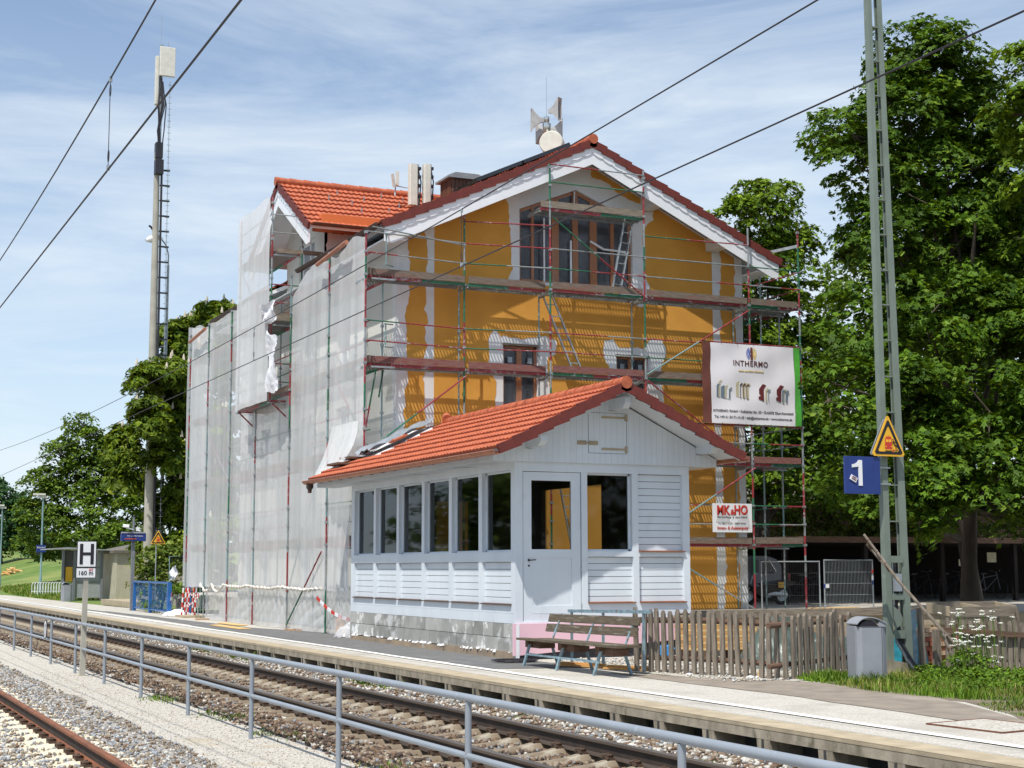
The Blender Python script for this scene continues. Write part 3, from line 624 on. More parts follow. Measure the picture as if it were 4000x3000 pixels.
# frame, long side: openings (y0, y1)
ops = [(24.79, 26.06), (26.22, 27.51), (27.66, 28.94), (29.09, 30.40), (30.53, 31.82), (31.96, 33.24)]
T = .14
b = MB()
b.box(HX0, HY0, .62, HX0+T, HY1, .95); b.box(HX0, HY0, 1.70, HX0+T, HY1, 1.88); b.box(HX0, HY0, 3.33, HX0+T, HY1, 3.60)
b.box(HX0-.003, HY0+.02, .80, HX0, HY1, .803)
ys_ = [HY0]+[v for o in ops for v in o]+[HY1]
for i in range(0, len(ys_), 2):
    for z0, z1 in ((.95, 1.70), (1.88, 3.33)): b.box(HX0, ys_[i], z0, HX0+T, ys_[i+1], z1)
# front frame
F0, F1 = HY0, HY0+T
b.box(HX0+T, F0, .62, 11.62, F1, 3.60); b.box(11.62, F0, 3.30, HX1, F1, 3.60); b.box(12.79, F0, .62, 12.91, F1, 3.30)
b.box(12.91, F0, .62, HX1, F1, .97); b.box(12.91, F0, 1.79, HX1, F1, 1.89)
b.box(13.85, F0, .97, 13.97, F1, 1.79); b.box(13.83, F0, 1.89, 13.96, F1, 3.30); b.box(14.92, F0, .97, HX1, F1, 1.79); b.box(14.90, F0, 1.89, HX1, F1, 3.30)
b.box(11.62, F0, .62, 12.79, F1, .66)
b.box(HX0+T, HY0-.012, 3.44, HX1, HY0, 3.47)
b.build('timber_frame', 'hut_paint', hut, bevel=.004)
# rear and right walls, dark timber inside, open bays at the rear
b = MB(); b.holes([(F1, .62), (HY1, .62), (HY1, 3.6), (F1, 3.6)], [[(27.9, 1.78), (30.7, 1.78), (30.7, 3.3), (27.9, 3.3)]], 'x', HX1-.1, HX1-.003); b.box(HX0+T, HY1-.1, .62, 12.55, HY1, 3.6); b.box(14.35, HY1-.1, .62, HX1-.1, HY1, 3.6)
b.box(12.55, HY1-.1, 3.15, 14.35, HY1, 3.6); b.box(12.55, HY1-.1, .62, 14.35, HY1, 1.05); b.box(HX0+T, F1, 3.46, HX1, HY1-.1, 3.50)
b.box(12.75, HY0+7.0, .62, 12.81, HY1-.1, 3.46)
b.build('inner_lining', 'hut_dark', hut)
def louvre(name, a, c, z0, z1, side):
    """recessed horizontal boards"""
    b = MB(); n = max(3, round((z1-z0)/.125)); hh = (z1-z0)/n
    for i in range(n):
        if side: b.prism([(HX0+.085, z0+i*hh), (HX0+.060, z0+i*hh), (HX0+.064, z0+(i+1)*hh-.009), (HX0+.085, z0+(i+1)*hh-.009)], 'y', a, c, 0)
        else: b.prism([(HY0+.085, z0+i*hh), (HY0+.060, z0+i*hh), (HY0+.064, z0+(i+1)*hh-.009), (HY0+.085, z0+(i+1)*hh-.009)], 'x', a, c, 0)
    if side: b.box(HX0+.085, a, z0, HX0+.10, c, z1, 1)
    else: b.box(a, HY0+.085, z0, c, HY0+.10, z1, 1)
    o = b.build('boarded_panel', ['hut_paint', 'rail_web'], hut)
    s = MB()
    if side: s.prism([(HX0-.045, z0-.012), (HX0-.045, z0+.004), (HX0+.07, z0+.018), (HX0+.07, z0+.004)], 'y', a-.03, c); 
    else: s.prism([(HY0-.045, z0-.012), (HY0-.045, z0+.004), (HY0+.07, z0+.018), (HY0+.07, z0+.004)], 'x', a, c+.03)
    s.build('sill', 'copper_dark' if side else 'rust_orange', o)
def window(a, c, z0, z1, side, m_='pane'):
    b = MB(); w_ = .035
    for u0, u1, v0, v1 in ((a, c, z0, z0+w_), (a, c, z1-w_, z1), (a, a+w_, z0, z1), (c-w_, c, z0, z1)):
        if side: b.box(HX0+.09, u0, v0, HX0+.13, u1, v1)
        else: b.box(u0, HY0+.09, v0, u1, HY0+.13, v1)
    o = b.build('window', 'hut_paint', hut); g = MB()
    if side: g.add([(HX0+.11, a+w_, z0+w_), (HX0+.11, c-w_, z0+w_), (HX0+.11, c-w_, z1-w_), (HX0+.11, a+w_, z1-w_)], [(3, 2, 1, 0)])
    else: g.add([(a+w_, HY0+.11, z0+w_), (c-w_, HY0+.11, z0+w_), (c-w_, HY0+.11, z1-w_), (a+w_, HY0+.11, z1-w_)], [(0, 1, 2, 3)])
    g.build('pane', m_, o)
for a, c in ops: louvre('p', a, c, .95, 1.70, True); window(a, c, 1.88, 3.33, True)
louvre('p', 12.91, 13.85, .97, 1.79, False); louvre('p', 13.97, 14.92, .97, 1.79, False); louvre('p', 13.96, 14.90, 1.89, 3.30, False); window(12.91, 13.83, 1.89, 3.30, False)
# door
d = MB(); z0, z1, x0, x1 = .66, 3.29, 11.635, 12.775; y0, y1 = HY0+.02, HY0+.07
d.holes([(x0, z0), (x1, z0), (x1, z1), (x0, z1)], [[(11.80, 1.92), (12.59, 1.92), (12.59, 3.14), (11.80, 3.14)], [(11.82, .93), (12.60, .93), (12.60, 1.77), (11.82, 1.77)]], 'y', y0, y1)
d.box(11.82, y0+.014, .93, 12.60, y1-.005, 1.77); d.box(11.82, y0-.004, .795, 12.60, y0, .80)
do = d.build('door', 'hut_paint', hut, bevel=.003)
MB().add([(11.80, HY0+.045, 1.92), (12.59, HY0+.045, 1.92), (12.59, HY0+.045, 3.14), (11.80, HY0+.045, 3.14)], [(0, 1, 2, 3)]).build('pane', 'pane', do)
hn = MB(); hn.tube([(11.745, HY0+.02, 1.73), (11.745, HY0-.035, 1.73), (11.86, HY0-.035, 1.735)], .010, 8); hn.lathe([(.001, 0), (.022, 0), (.022, .008), (.001, .008)], (11.745, HY0+.010, 1.73), 12, axis='y'); hn.build('handle', 'sign_black', do)
hn = MB(); hn.lathe([(.001, 0), (.018, 0), (.018, .008), (.001, .008)], (11.745, HY0+.010, 1.63), 12, axis='y'); hn.build('lock', 'sign_black', do)
for z in (.9, 1.55, 2.35, 3.0):
    hn = MB(); hn.tube([(12.785, HY0+.008, z-.06), (12.785, HY0+.008, z+.06)], .012, 8); hn.build('hinge', 'galv', do)
# gable boarding
g = MB(); g.prism([(11.02, 3.465), (15.62, 3.465), (15.62, 3.60), (13.26, 4.74), (11.02, 3.60)], 'y', HY0-.06, HY0-.015)
x = 11.12
while x < 15.6:
    top = 4.72-.484*abs(x-13.26); g.box(x-.0013, HY0-.0608, 3.47, x+.0013, HY0-.0598, top, 1); x += .119
gb = g.build('gable_boards', ['hut_paint', 'sign_back'], hut)
hb = MB(); q = (12.91, 13.70, 3.655, 4.36)
hb.box(q[0], HY0-.063, q[2]-.003, q[1], HY0-.06, q[2]+.003); hb.box(q[0]-.003, HY0-.063, q[2], q[0]+.003, HY0-.06, q[3]); hb.box(q[1]-.003, HY0-.063, q[2], q[1]+.003, HY0-.06, q[3]+.04); hb.box(q[0]+.05, HY0-.063, q[3]+.03, q[1], HY0-.06, q[3]+.036)
ht = hb.build('loft_hatch', 'sign_black', hut)
for z in (3.735, 4.315):
    k_ = MB(); k_.prism([(13.17, z), (13.19, z-.022), (13.66, z-.018), (13.66, z+.018), (13.19, z+.022)], 'y', HY0-.072, HY0-.063); k_.box(13.66, HY0-.08, z-.06, 13.71, HY0-.063, z+.06); k_.build('hinge', 'lip_concrete', ht)
k_ = MB(); k_.box(12.68, HY0-.075, 3.80, 12.86, HY0-.063, 3.875); k_.box(12.90, HY0-.075, 3.80, 13.10, HY0-.063, 3.875); k_.tube([(12.74, HY0-.08, 3.84), (13.0, HY0-.08, 3.84)], .012, 6); k_.build('bolt', 'lip_concrete', ht)
# eaves boxes, beams, bargeboards
for q in (((11.0, 3.465), (11.03, 3.478), (HX0, 3.478), (HX0, 3.462), (11.0, 3.462)), ((15.63, 3.465), (15.60, 3.478), (HX1, 3.478), (HX1, 3.462), (15.63, 3.462))):
    x0, x1 = q[0][0], q[2][0]; s_ = 1 if x1 > x0 else -1
    b = MB(); b.prism([(x0, 3.66), (x0, 3.462), (x1, 3.462), (x1, 3.475), (x0+s_*.03, 3.475), (x0+s_*.03, 3.66)], 'y', HY0-.02, 34.6); b.build('eaves_box', 'hut_paint', hut)
for y in (26.35, 28.7, 31.6):
    s = MB().box(11.0, y, 3.455, HX0, y+.006, 3.458).build('soffit_joint', 'mortar', hut)
def beamend(xc, zt, w_, h_, y0, y1, par, m_):
    b = MB(); b.prism([(y1, zt), (y0, zt), (y0, zt-h_*.55), (y0+.10, zt-h_), (y1, zt-h_)], 'x', xc-w_/2, xc+w_/2); b.build('beam_end', m_, par, bevel=.01)
for xc, zt in ((11.72, 3.90), (13.53, 4.63), (15.25, 3.88)): beamend(xc if xc != 13.53 else 13.40, zt, .13, .19, HY0-.66, HY0-.06, hut, 'hut_paint')
RY0, RY1 = 23.80, 34.55
RZ, EZ, EX0, EX1, RX = 4.80, 3.62, 10.85, 15.67, 13.26
for ex in (EX0, EX1):
    b = MB(); b.bar((ex, RY0+.015, EZ-.02), (RX, RY0+.015, RZ-.02), .03, .13, (0, 0, 1)); b.build('bargeboard', 'hut_paint', hut, bevel=.003)
b = MB()
b.prism([(EX0, EZ-.02), (RX, RZ-.02), (EX1, EZ-.02), (EX1, EZ+.03), (RX, RZ+.03), (EX0, EZ+.03)], 'y', RY0+.03, RY1); rf = b.build('roof', 'hut_paint', hut)
b = MB(); n_ = RY1-RY0
tile_rows(b, (EX0-.05, RY0+.02, EZ+.02), (0, n_-2.45, 0), (RX-EX0+.05, 0, RZ-EZ+.04), 8, .15, .020, .045)
tile_rows(b, (EX0-.05, RY0+.02+n_-2.45, EZ+.02), (0, 2.4, 0), ((RX-EX0+.05)*.38, 0, (RZ-EZ+.04)*.38), 3, .15, .020, .045)
tile_rows(b, (EX1+.05, RY1, EZ+.02), (0, -n_, 0), (-(EX1-RX+.05), 0, RZ-EZ+.04), 8, .15, .020, .045)
b.build('roof_tiles', 'tile', rf)
b = MB(); b.add([(EX0+.85, RY1-2.35, EZ+.47), (RX, RY1-2.35, RZ+.05), (RX, RY1, RZ+.05), (EX0+.85, RY1, EZ+.47)], [(0, 1, 2, 3)]); b.build('roofing_membrane', 'white_cloth', rf)
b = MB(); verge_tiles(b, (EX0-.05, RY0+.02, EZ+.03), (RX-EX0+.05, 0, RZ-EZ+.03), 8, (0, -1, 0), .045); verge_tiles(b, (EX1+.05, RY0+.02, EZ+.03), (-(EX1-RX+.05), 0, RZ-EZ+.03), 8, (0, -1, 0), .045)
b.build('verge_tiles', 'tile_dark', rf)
b = MB(); ridge_tiles(b, (RX, RY0-.04, RZ+.07), (RX, RY1-2.3, RZ+.07)); b.build('ridge_tiles', 'tile', rf, smooth=True)
b = MB(); ridge_tiles(b, (RX-.06, RY1-2.6, RZ+.12), (RX+.05, RY1-2.3, RZ+.22)); b.build('loose_ridge_tile', 'tile', rf, smooth=True)
b = MB(); gutter(b, (EX0-.09, RY0, EZ-.03), (EX0-.09, RY1+.2, EZ-.01)); gt = b.build('gutter', 'copper', hut, smooth=True)
for i in range(16):
    y = RY0+.3+i*.68; s = MB(); s.tube([(EX0-.07+.079*math.cos(t), y, EZ-.02+.079*math.sin(t)) for t in [math.pi+math.pi*j/6 for j in range(7)]]+[(EX0+.03, y, EZ-.02)], .0055, 5); s.build('bracket', 'copper_dark', gt)
b = MB(); b.lathe([(.045, -.22), (.05, -.14), (.085, -.10), (.085, 0)], (EX0-.07, RY1-.1, EZ-.07), 12); b.build('outlet', 'copper_dark', gt)
b = MB(); gutter(b, (EX1+.09, RY0, EZ-.02), (EX1+.09, RY1, EZ)); b.build('gutter', 'copper', hut, smooth=True)
# loose tiles and boards left on the roof beside the scaffold foot
lt = thing('loose_tiles', (11.7, 32.9, 4.1), 'loose orange tiles lying in a heap on the far end of the low roof', 'tiles')
R_ = random.Random(11)
for i in range(7):
    b = MB(); y = 32.4+i*.16+R_.uniform(-.03, .03); x = 11.75+R_.uniform(0, .55); z = 3.72+(x-EX0)*.484+.09+R_.uniform(0, .04)
    b.bar((x, y, z), (x+.32, y+R_.uniform(-.05, .1), z+.15), .24, .03, (0, 0, 1)); b.build('tile', 'tile', lt)
pb = thing('plank', (11.4, 33.6, 4.0), 'plank on the low roof carrying the foot of the corner scaffold post', 'plank')
b = MB(); b.bar((11.25, 33.35, 3.97), (11.35, 34.45, 3.99), .32, .05); b.bar((11.62, 33.5, 4.12), (11.65, 34.3, 4.14), .4, .05); b.build('board', 'wood_brown', pb)
ms = thing('membrane_sheet', (12.3, 33.7, 4.3), 'strip of white roofing felt crumpled on the low roof under the scaffold', 'felt')
b = MB(); b.grid(lambda u, v: (11.6+1.6*u, 32.7+1.1*v+.1*math.sin(u*9), 3.76+(11.6+1.6*u-EX0)*.484+.10+.04*math.sin(u*13+v*7)+.03*math.sin(v*17)), 24, 14); b.build('sheet', 'sign_back', ms, smooth=True)

# ------------------------------------------------------------------ the station building
BX0, BX1, BY0, BY1, BC = 13.0, 22.99, 34.7, 49.4, 17.99
MZ, SL = 12.42, .466                 # ridge height of the roof plane, slope
rz = lambda x: MZ-SL*abs(x-BC)
bd = thing('station_building', (18, 34.7, 0), 'large three storey station building with fresh orange gable front under an overhanging tiled roof', 'building')
OPN = {'gable': [(16.31, 8.83), (19.59, 8.83), (19.59, 10.68), (17.94, 11.34), (16.31, 10.68)],
       'l': [(15.85, 5.2), (16.82, 5.2), (16.82, 7.16), (15.85, 7.16)], 'r': [(19.08, 5.2), (20.03, 5.2), (20.03, 7.06), (19.08, 7.06)]}
b = MB()
wall_out = [(BX0, 0), (BX1, 0), (BX1, rz(BX1)-.2), (BC, MZ-.2), (BX0, rz(BX0)-.2)]
b.holes(wall_out, list(OPN.values()), 'y', BY0, BY0+.3)
b.box(BX1-.3, BY0+.3, 0, BX1, BY1, rz(BX1)-.2); b.box(BX0+.3, BY1-.3, 0, BX1-.3, BY1, rz(BX1)-.2)
fw = b.build('front_wall', 'base_render', bd)
# track side wall with its windows
b = MB(); wins = []
for y in (38.2, 41.4, 45.6, 47.6):
    for z in (1.0, 4.1, 7.0):
        wins.append((y, z, y+1.1, z+1.75))
b.holes([(BY0+.3, 0), (BY1-.3, 0), (BY1-.3, 9.55), (44.1, 9.55), (44.1, 11.4), (42.14, 12.3), (40.2, 11.4), (40.2, 9.55), (BY0+.3, 9.55)], [[(a, z), (c, z), (c, z1), (a, z1)] for a, z, c, z1 in wins]+[[(41.4, 9.4), (42.9, 9.4), (42.9, 11.0), (41.4, 11.0)]], 'x', BX0, BX0+.3)
b.build('track_side_wall', 'cream_render', bd)
for a, z, c, z1 in wins+[(41.4, 9.4, 42.9, 11.0)]:
    f = MB()
    for q in ((a, c, z, z+.07), (a, c, z1-.07, z1), (a, a+.07, z, z1), (c-.07, c, z, z1), ((a+c)/2-.04, (a+c)/2+.04, z, z1)): f.box(BX0+.12, q[0], q[2], BX0+.18, q[1], q[3])
    o = f.build('window', 'white_paint', bd); MB().box(BX0+.15, a, z, BX0+.155, c, z1).build('pane', 'sign_back', o)
# orange coat with ragged edges, trowelled up to the white bands
O1 = jag([(13.26, .45), (13.75, .45), (13.75, 8.0), (13.72, rz(13.72)-.25), (13.30, rz(13.30)-.25), (13.26, 7)], .055, .10, 21)
pl = jag([(15.58, 4.9), (15.66, 6.2), (15.47, 6.5), (15.47, 7.35), (15.62, 7.52), (15.78, 7.34), (16.5, 7.36), (17.05, 7.45), (17.35, 7.32), (17.32, 7.0), (17.10, 6.9), (17.18, 5.6), (17.3, 4.9)], .035, .07, 5)
pr = jag([(18.80, 4.9), (18.86, 6.7), (18.70, 7.0), (18.70, 7.45), (18.98, 7.50), (19.15, 7.28), (19.85, 7.28), (20.1, 7.55), (20.5, 7.55), (20.55, 7.1), (20.42, 6.9), (20.45, 4.9)], .035, .07, 6)
pg = jag([(15.95, 8.75), (16.12, 9.1), (16.02, 10.2), (16.0, 10.75), (15.85, 11.0), (15.85, 11.15), (17.6, 11.72), (17.6, 12.0), (18.35, 12.0), (18.4, 11.72), (19.0, 11.5), (19.65, 11.2), (20.25, 10.95), (20.25, 10.75), (19.95, 10.5), (19.98, 9.2), (20.2, 8.8), (19.9, 8.4), (19.3, 8.45), (19.2, 8.75)], .045, .08, 7)
O2 = [(13.98, .45), (22.03, .45), (22.03, rz(22.03)-.25), (18.6, rz(18.6)-.25), (BC, MZ-.25), (17.4, rz(17.4)-.25), (13.98, rz(13.98)-.25)]
O3 = jag([(22.30, .45), (22.74, .45), (22.74, rz(22.74)-.25), (22.30, rz(22.30)-.25)], .055, .10, 31)
b = MB(); b.holes(O1, [], 'y', BY0-.008, BY0-.002); b.holes(O2, [pl, pr, pg], 'y', BY0-.008, BY0-.002); b.holes(O3, [], 'y', BY0-.008, BY0-.002)
b.build('orange_coat', 'orange_render', bd)
for xs in (13.42, 13.5):
    pass
def bwin(poly, mull, tr, name='window'):
    x0, x1 = min(p[0] for p in poly), max(p[0] for p in poly); z0 = min(p[1] for p in poly); z1 = max(p[1] for p in poly)
    def top(x):
        if len(poly) == 4: return z1
        return 10.68+(11.34-10.68)*(1-abs(x-17.95)/1.64)
    f = MB(); y0, y1 = BY0+.10, BY0+.17
    f.box(x0, y0, z0, x1, y1, z0+.07); f.box(x0, y0, z0, x0+.07, y1, top(x0)); f.box(x1-.07, y0, z0, x1, y1, top(x1))
    if len(poly) == 4: f.box(x0, y0, z1-.07, x1, y1, z1)
    else:
        f.bar((x0, y0+.035, top(x0)-.04), (17.95, y0+.035, 11.30), .07, .09); f.bar((x1, y0+.035, top(x1)-.04), (17.95, y0+.035, 11.30), .07, .09)
    for x, w_ in mull: f.box(x-w_/2, y0-.012, z0, x+w_/2, y1, top(x)-.02)
    for z in tr: f.box(x0, y0-.02, z-.05, x1, y1, z+.05)
    o = f.build(name, 'brown_frame', bd); g = MB(); g.prism([(p[0], p[1]) for p in poly], 'y', BY0+.14, BY0+.15); g.build('pane', 'window_dark', o)
    s = MB(); s.grid(lambda u, v: (x0+.02+(x1-x0-.04)*u, BY0+.07+.012*math.sin(u*37+v*5)+.008*math.sin(v*23), z0+.02+(top(x0+(x1-x0)*u)-z0-.04)*v), 40, 20)
    s.build('plastic_film', 'window_film', o, smooth=True)
    return o
gw = bwin(OPN['gable'], [(16.72, .07), (17.37, .20), (17.95, .16), (18.48, .20), (19.04, .10)], [])
b = MB(); b.box(17.78, BY0+.05, 8.83, 17.83, BY0+.065, 10.0); b.box(16.98, BY0-.02, 8.83, 17.02, BY0+.0, 10.5); b.bar((18.35, BY0+.03, 10.02), (18.75, BY0+.03, 9.84), .03, .05); b.bar((18.75, BY0+.03, 9.84), (19.5, BY0+.03, 9.82), .03, .05); b.bar((17.9, BY0+.03, 11.3), (17.87, BY0+.03, 10.75), .03, .04); b.build('tape', 'white_cloth', gw)
wl = bwin(OPN['l'], [(16.33, .14)], []); wr = bwin(OPN['r'], [(19.55, .14)], [])
for o, xs in ((wl, (16.0, 16.55)), (wr, (19.22, 19.75))):
    for x in xs: MB().box(x, BY0+.05, 6.72, x+.12, BY0+.06, 6.86).build('label_sticker', 'sign_back', o)
b = MB()
b.box(15.82, BY0-.06, 7.14, 16.85, BY0+.02, 7.19); b.build('shutter_rail', 'wood_grey_h', bd); b = MB(); b.box(19.05, BY0-.06, 7.04, 20.06, BY0+.02, 7.09); b.build('shutter_rail', 'wood_grey_h', bd)
# roof
YV = 33.85; YE = 50.3; EX_ = 12.37
b = MB()
b.prism([(EX_+.05, rz(EX_)-.14), (BC, MZ-.15), (23.6, rz(23.6)-.14), (23.6, rz(23.6)-.03), (BC, MZ-.03), (EX_+.05, rz(EX_)-.03)], 'y', YV+.06, 40.35)
b.prism([(13.35, rz(13.35)-.14), (BC, MZ-.15), (23.6, rz(23.6)-.14), (23.6, rz(23.6)-.03), (BC, MZ-.03), (13.35, rz(13.35)-.03)], 'y', 40.35, 44.0)
b.prism([(EX_+.05, rz(EX_)-.14), (BC, MZ-.15), (23.6, rz(23.6)-.14), (23.6, rz(23.6)-.03), (BC, MZ-.03), (EX_+.05, rz(EX_)-.03)], 'y', 44.0, YE)
mr_ = b.build('roof', 'white_paint', bd)
b = MB(); up = (BC-EX_+.05, 0, SL*(BC-EX_+.05))
tile_rows(b, (EX_-.05, YV+.02, rz(EX_-.05)), (0, 40.35-YV, 0), up, 16, .16, .024, .055, sub=5)
tile_rows(b, (EX_-.05, 44.0, rz(EX_-.05)), (0, YE-44.0, 0), up, 16, .16, .024, .055, sub=4)
tile_rows(b, (13.35, 40.35, rz(13.35)), (0, 3.65, 0), (BC-13.35, 0, SL*(BC-13.35)), 13, .16, .024, .055, sub=4)
tile_rows(b, (23.68, YE, rz(23.68)), (0, YV-YE+.02, 0), (BC-23.68, 0, SL*(23.68-BC)), 16, .16, .024, .055, sub=4)
b.build('roof_tiles', 'tile', mr_)
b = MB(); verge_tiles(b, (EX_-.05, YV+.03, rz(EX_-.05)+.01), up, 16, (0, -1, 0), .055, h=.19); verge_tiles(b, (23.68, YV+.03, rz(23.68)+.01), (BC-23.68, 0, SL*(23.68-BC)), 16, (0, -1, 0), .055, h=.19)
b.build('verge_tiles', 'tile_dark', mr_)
b = MB(); ridge_tiles(b, (BC, YV-.03, MZ+.06), (BC, YE, MZ+.06), .12, .38); b.build('ridge_tiles', 'tile', mr_, smooth=True)
def barge(parent, C, zr, sl, ex, y0, ax, depth, scal, ry=None):
    """double bargeboard: plain board behind, scalloped board in front; both slopes"""
    for s, e in ((-1, ex[0]), (1, ex[1])):
        b = MB(); L_ = abs(C-e); P = lambda t, dz: (C+s*t, zr-sl*t+dz)
        b.prism([P(0, -.03), P(L_, -.03), P(L_, -.03-depth*.75), P(L_-.2, -.03-depth), P(0, -.03-depth)], ax, y0+.035, y0+.075)
        n = int(L_/scal); top = [P(0, -.02), P(L_, -.02)]; low = []
        for i in range(n):
            for j in range(5):
                t = (i+j/5)*L_/n; c = math.sin(math.pi*j/5)**.6*.032; low.append(P(t, -.02-depth*.42-c))
        low.append(P(L_, -.02-depth*.42))
        b.prism(top+low[::-1], ax, y0+.014, y0+.033)
        b.build('bargeboard', 'white_paint', parent)
barge(bd, BC, MZ-.06, SL, (EX_, 23.62), YV-.005, 'y', .50, .27)
b = MB(); b.prism([(EX_+.1, rz(EX_)-.52), (13.0, rz(13.0)-.42), (13.0, rz(13.0)-.14), (EX_+.1, rz(EX_)-.14)], 'y', YV+.08, YV+.14); b.build('eaves_end', 'white_paint', bd); b = MB(); b.prism([(23.55, rz(23.55)-.52), (22.99, rz(22.99)-.42), (22.99, rz(22.99)-.14), (23.55, rz(23.55)-.14)], 'y', YV+.08, YV+.14)
b.build('eaves_end', 'white_paint', bd)
for q in ((12.42, rz(EX_)-.40, 13.0), (22.99, rz(23.6)-.36, 23.55)): b = MB(); b.box(q[0], YV+.1, q[1], q[2], YE, q[1]+.04); b.build('soffit', 'white_paint', bd)
for xc in (14.15, 16.05, 17.95, 20.0, 22.0): beamend(xc, rz(xc)-.17, .30, .34, YV+.10, BY0, bd, 'cream_render')
for y0_, y1_ in ((YV, 40.45), (44.1, 50.2)):
    b = MB(); gutter(b, (EX_-.14, y0_, 9.76), (EX_-.14, y1_, 9.78), .085); gt = b.build('gutter', 'copper_dark', bd, smooth=True)
b = MB(); gutter(b, (23.80, YV, 9.70), (23.80, YE, 9.70), .08); b.build('gutter', 'copper_dark', bd, smooth=True)
# cross gable towards the tracks
ZC, ZR, ZS = 42.14, 12.62, .60
cg = MB(); cg.box(13.0, 40.2, 9.3, 17.5, 40.5, 11.3, 0); cg.box(13.3, 43.8, 9.3, 17.5, 44.1, 11.3, 0); cg.box(12.55, 39.32, 10.86, 16.5, 40.2, 11.18, 1)
cg.prism([(39.35, 10.95), (ZC, 12.5), (44.9, 10.95)], 'x', 13.3, 17.8, 0)
cgo = cg.build('cross_gable_wall', ['salmon_render', 'salmon_render'], bd)
cgw = MB(); P_ = jag([(13.0, 9.6), (13.55, 9.8), (13.75, 10.2), (13.65, 10.6), (13.95, 10.86), (13.0, 10.86)], .05, .08, 8); cgw.holes(P_, [], 'y', 40.19, 40.195); cgw.build('plaster_patch', 'base_render', cgo)
r2_ = MB(); r2_.prism([(39.15, ZR-ZS*2.99-.11), (ZC, ZR-.12), (45.13, ZR-ZS*2.99-.11), (45.13, ZR-ZS*2.99-.02), (ZC, ZR-.02), (39.15, ZR-ZS*2.99-.02)], 'x', 12.15, 17.9)
zr_ = r2_.build('cross_gable_roof', 'white_paint', bd)
b = MB(); tile_rows(b, (12.12, 39.1, ZR-ZS*3.04), (5.8, 0, 0), (0, 3.04, ZS*3.04), 9, .16, .026, .055, sub=5); tile_rows(b, (12.12, 45.18, ZR-ZS*3.04), (5.8, 0, 0), (0, -3.04, ZS*3.04), 9, .16, .026, .055, sub=4)
b.build('roof_tiles', 'tile', zr_)
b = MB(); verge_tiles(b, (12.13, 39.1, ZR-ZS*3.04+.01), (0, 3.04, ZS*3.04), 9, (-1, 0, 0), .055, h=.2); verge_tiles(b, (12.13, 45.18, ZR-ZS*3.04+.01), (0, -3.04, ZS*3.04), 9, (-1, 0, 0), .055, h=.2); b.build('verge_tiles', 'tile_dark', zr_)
b = MB(); ridge_tiles(b, (12.05, ZC, ZR+.06), (17.6, ZC, ZR+.06), .12, .42); b.build('ridge_tiles', 'tile', zr_, smooth=True)
b = MB(); R_ = random.Random(2)
for i, (x, s) in enumerate([(13.3, .35), (14.0, .62), (14.4, .30), (14.9, .55), (15.4, .38), (15.9, .7), (13.7, .2), (14.6, .85), (16.3, .45), (15.1, .15), (13.9, .44), (15.7, .22)]):
    y = 39.1+3.04*(1-s); z = ZR-ZS*(ZC-y); b.bar((x, y, z+.02), (x, y-.02, z+.19), .05, .02, (1, 0, 0))
b.build('snow_guards', 'galv', zr_)
barge(bd, ZC, ZR-.05, ZS, (39.15, 45.13), 12.09, 'x', .58, .2)
b = MB(); gutter(b, (0, 0, 0), (0, 5.2, 0), .08); g2 = MB(); g2.add([(12.2+y, 39.02-x, 10.84+z) for x, y, z in b.v], b.f); g2.build('gutter', 'copper_dark', bd, smooth=True)
# chimney, roof lights
b = MB(); b.box(16.5, 39.7, 11.2, 17.45, 40.5, 12.68, 0); b.box(16.38, 39.58, 12.68, 17.57, 40.62, 12.74, 1); b.prism([(16.38, 12.74), (17.57, 12.74), (17.3, 12.84), (16.6, 12.84)], 'y', 39.58, 40.62, 1)
for i in range(8): b.box(16.48, 39.72+i*.1, 11.3, 16.5, 39.76+i*.1, 12.66, 2); b.box(16.52+i*.12, 39.68, 11.3, 16.57+i*.12, 39.7, 12.66, 2)
b.build('chimney', ['copper_dark', 'slate', 'rust_side'], bd)
so_ = thing('solar_panels', (16.3, 34.4, 12.1), 'black solar collectors mounted on rails on the left roof slope near the ridge', 'solar panels')
n_ = Vector((-SL, 0, 1)).normalized()
for j in range(3):
    for (xa, xb) in ((14.95, 16.2), (16.24, 17.56)):
        b = MB(); a = Vector((xa, 34.15+.9+j*1.85, rz(xa)))+n_*.17; c = Vector((xb, 34.15+.9+j*1.85, rz(xb)))+n_*.17; b.bar(a, c, 1.8, .09, n_); b.build('panel', 'solar', so_)
b = MB()
for xa in (15.1, 16.1, 17.3):
    for y in (34.3, 36.5, 39.0):
        p = Vector((xa, y, rz(xa))); b.tube([p, p+n_*.16], .02, 6)
b.build('mounting_feet', 'galv', so_)
# roof equipment
def panel_antenna(x, y, z0, z1, w_, d_, label):
    t = thing('panel_antenna', (x, y, z0), label, 'antenna', 'mobile phone antennas above the roof')
    b = MB(); c = .03; b.prism([(x-w_/2, y+d_/2), (x-w_/2, y-d_/2+c), (x-w_/2+c, y-d_/2), (x+w_/2-c, y-d_/2), (x+w_/2, y-d_/2+c), (x+w_/2, y+d_/2)], 'z', z0, z1); b.build('radome', 'antenna', t)
    b = MB(); b.tube([(x+w_*.75, y+.12, z0-1.3), (x+w_*.75, y+.12, z1+.05)], .035, 8); b.build('pole', 'galv', t)
    b = MB()
    for z in (z1-.1, z1-.35, (z0+z1)/2, z0+.3): b.box(x+w_*.4, y-.02, z-.04, x+w_*.95, y+.2, z+.04)
    b.tube([(x+w_*.6, y+.02, z1-.1), (x+w_*.95, y, z1-.5), (x+w_*.6, y, z0-.4), (x+w_*.7, y, z0-1.2)], .02, 6); b.build('bracket', 'cable', t)
    return t
panel_antenna(15.84, 41, 12.1, 13.32, .26, .16, 'taller pale panel antenna, the left one beside the roof ridge')
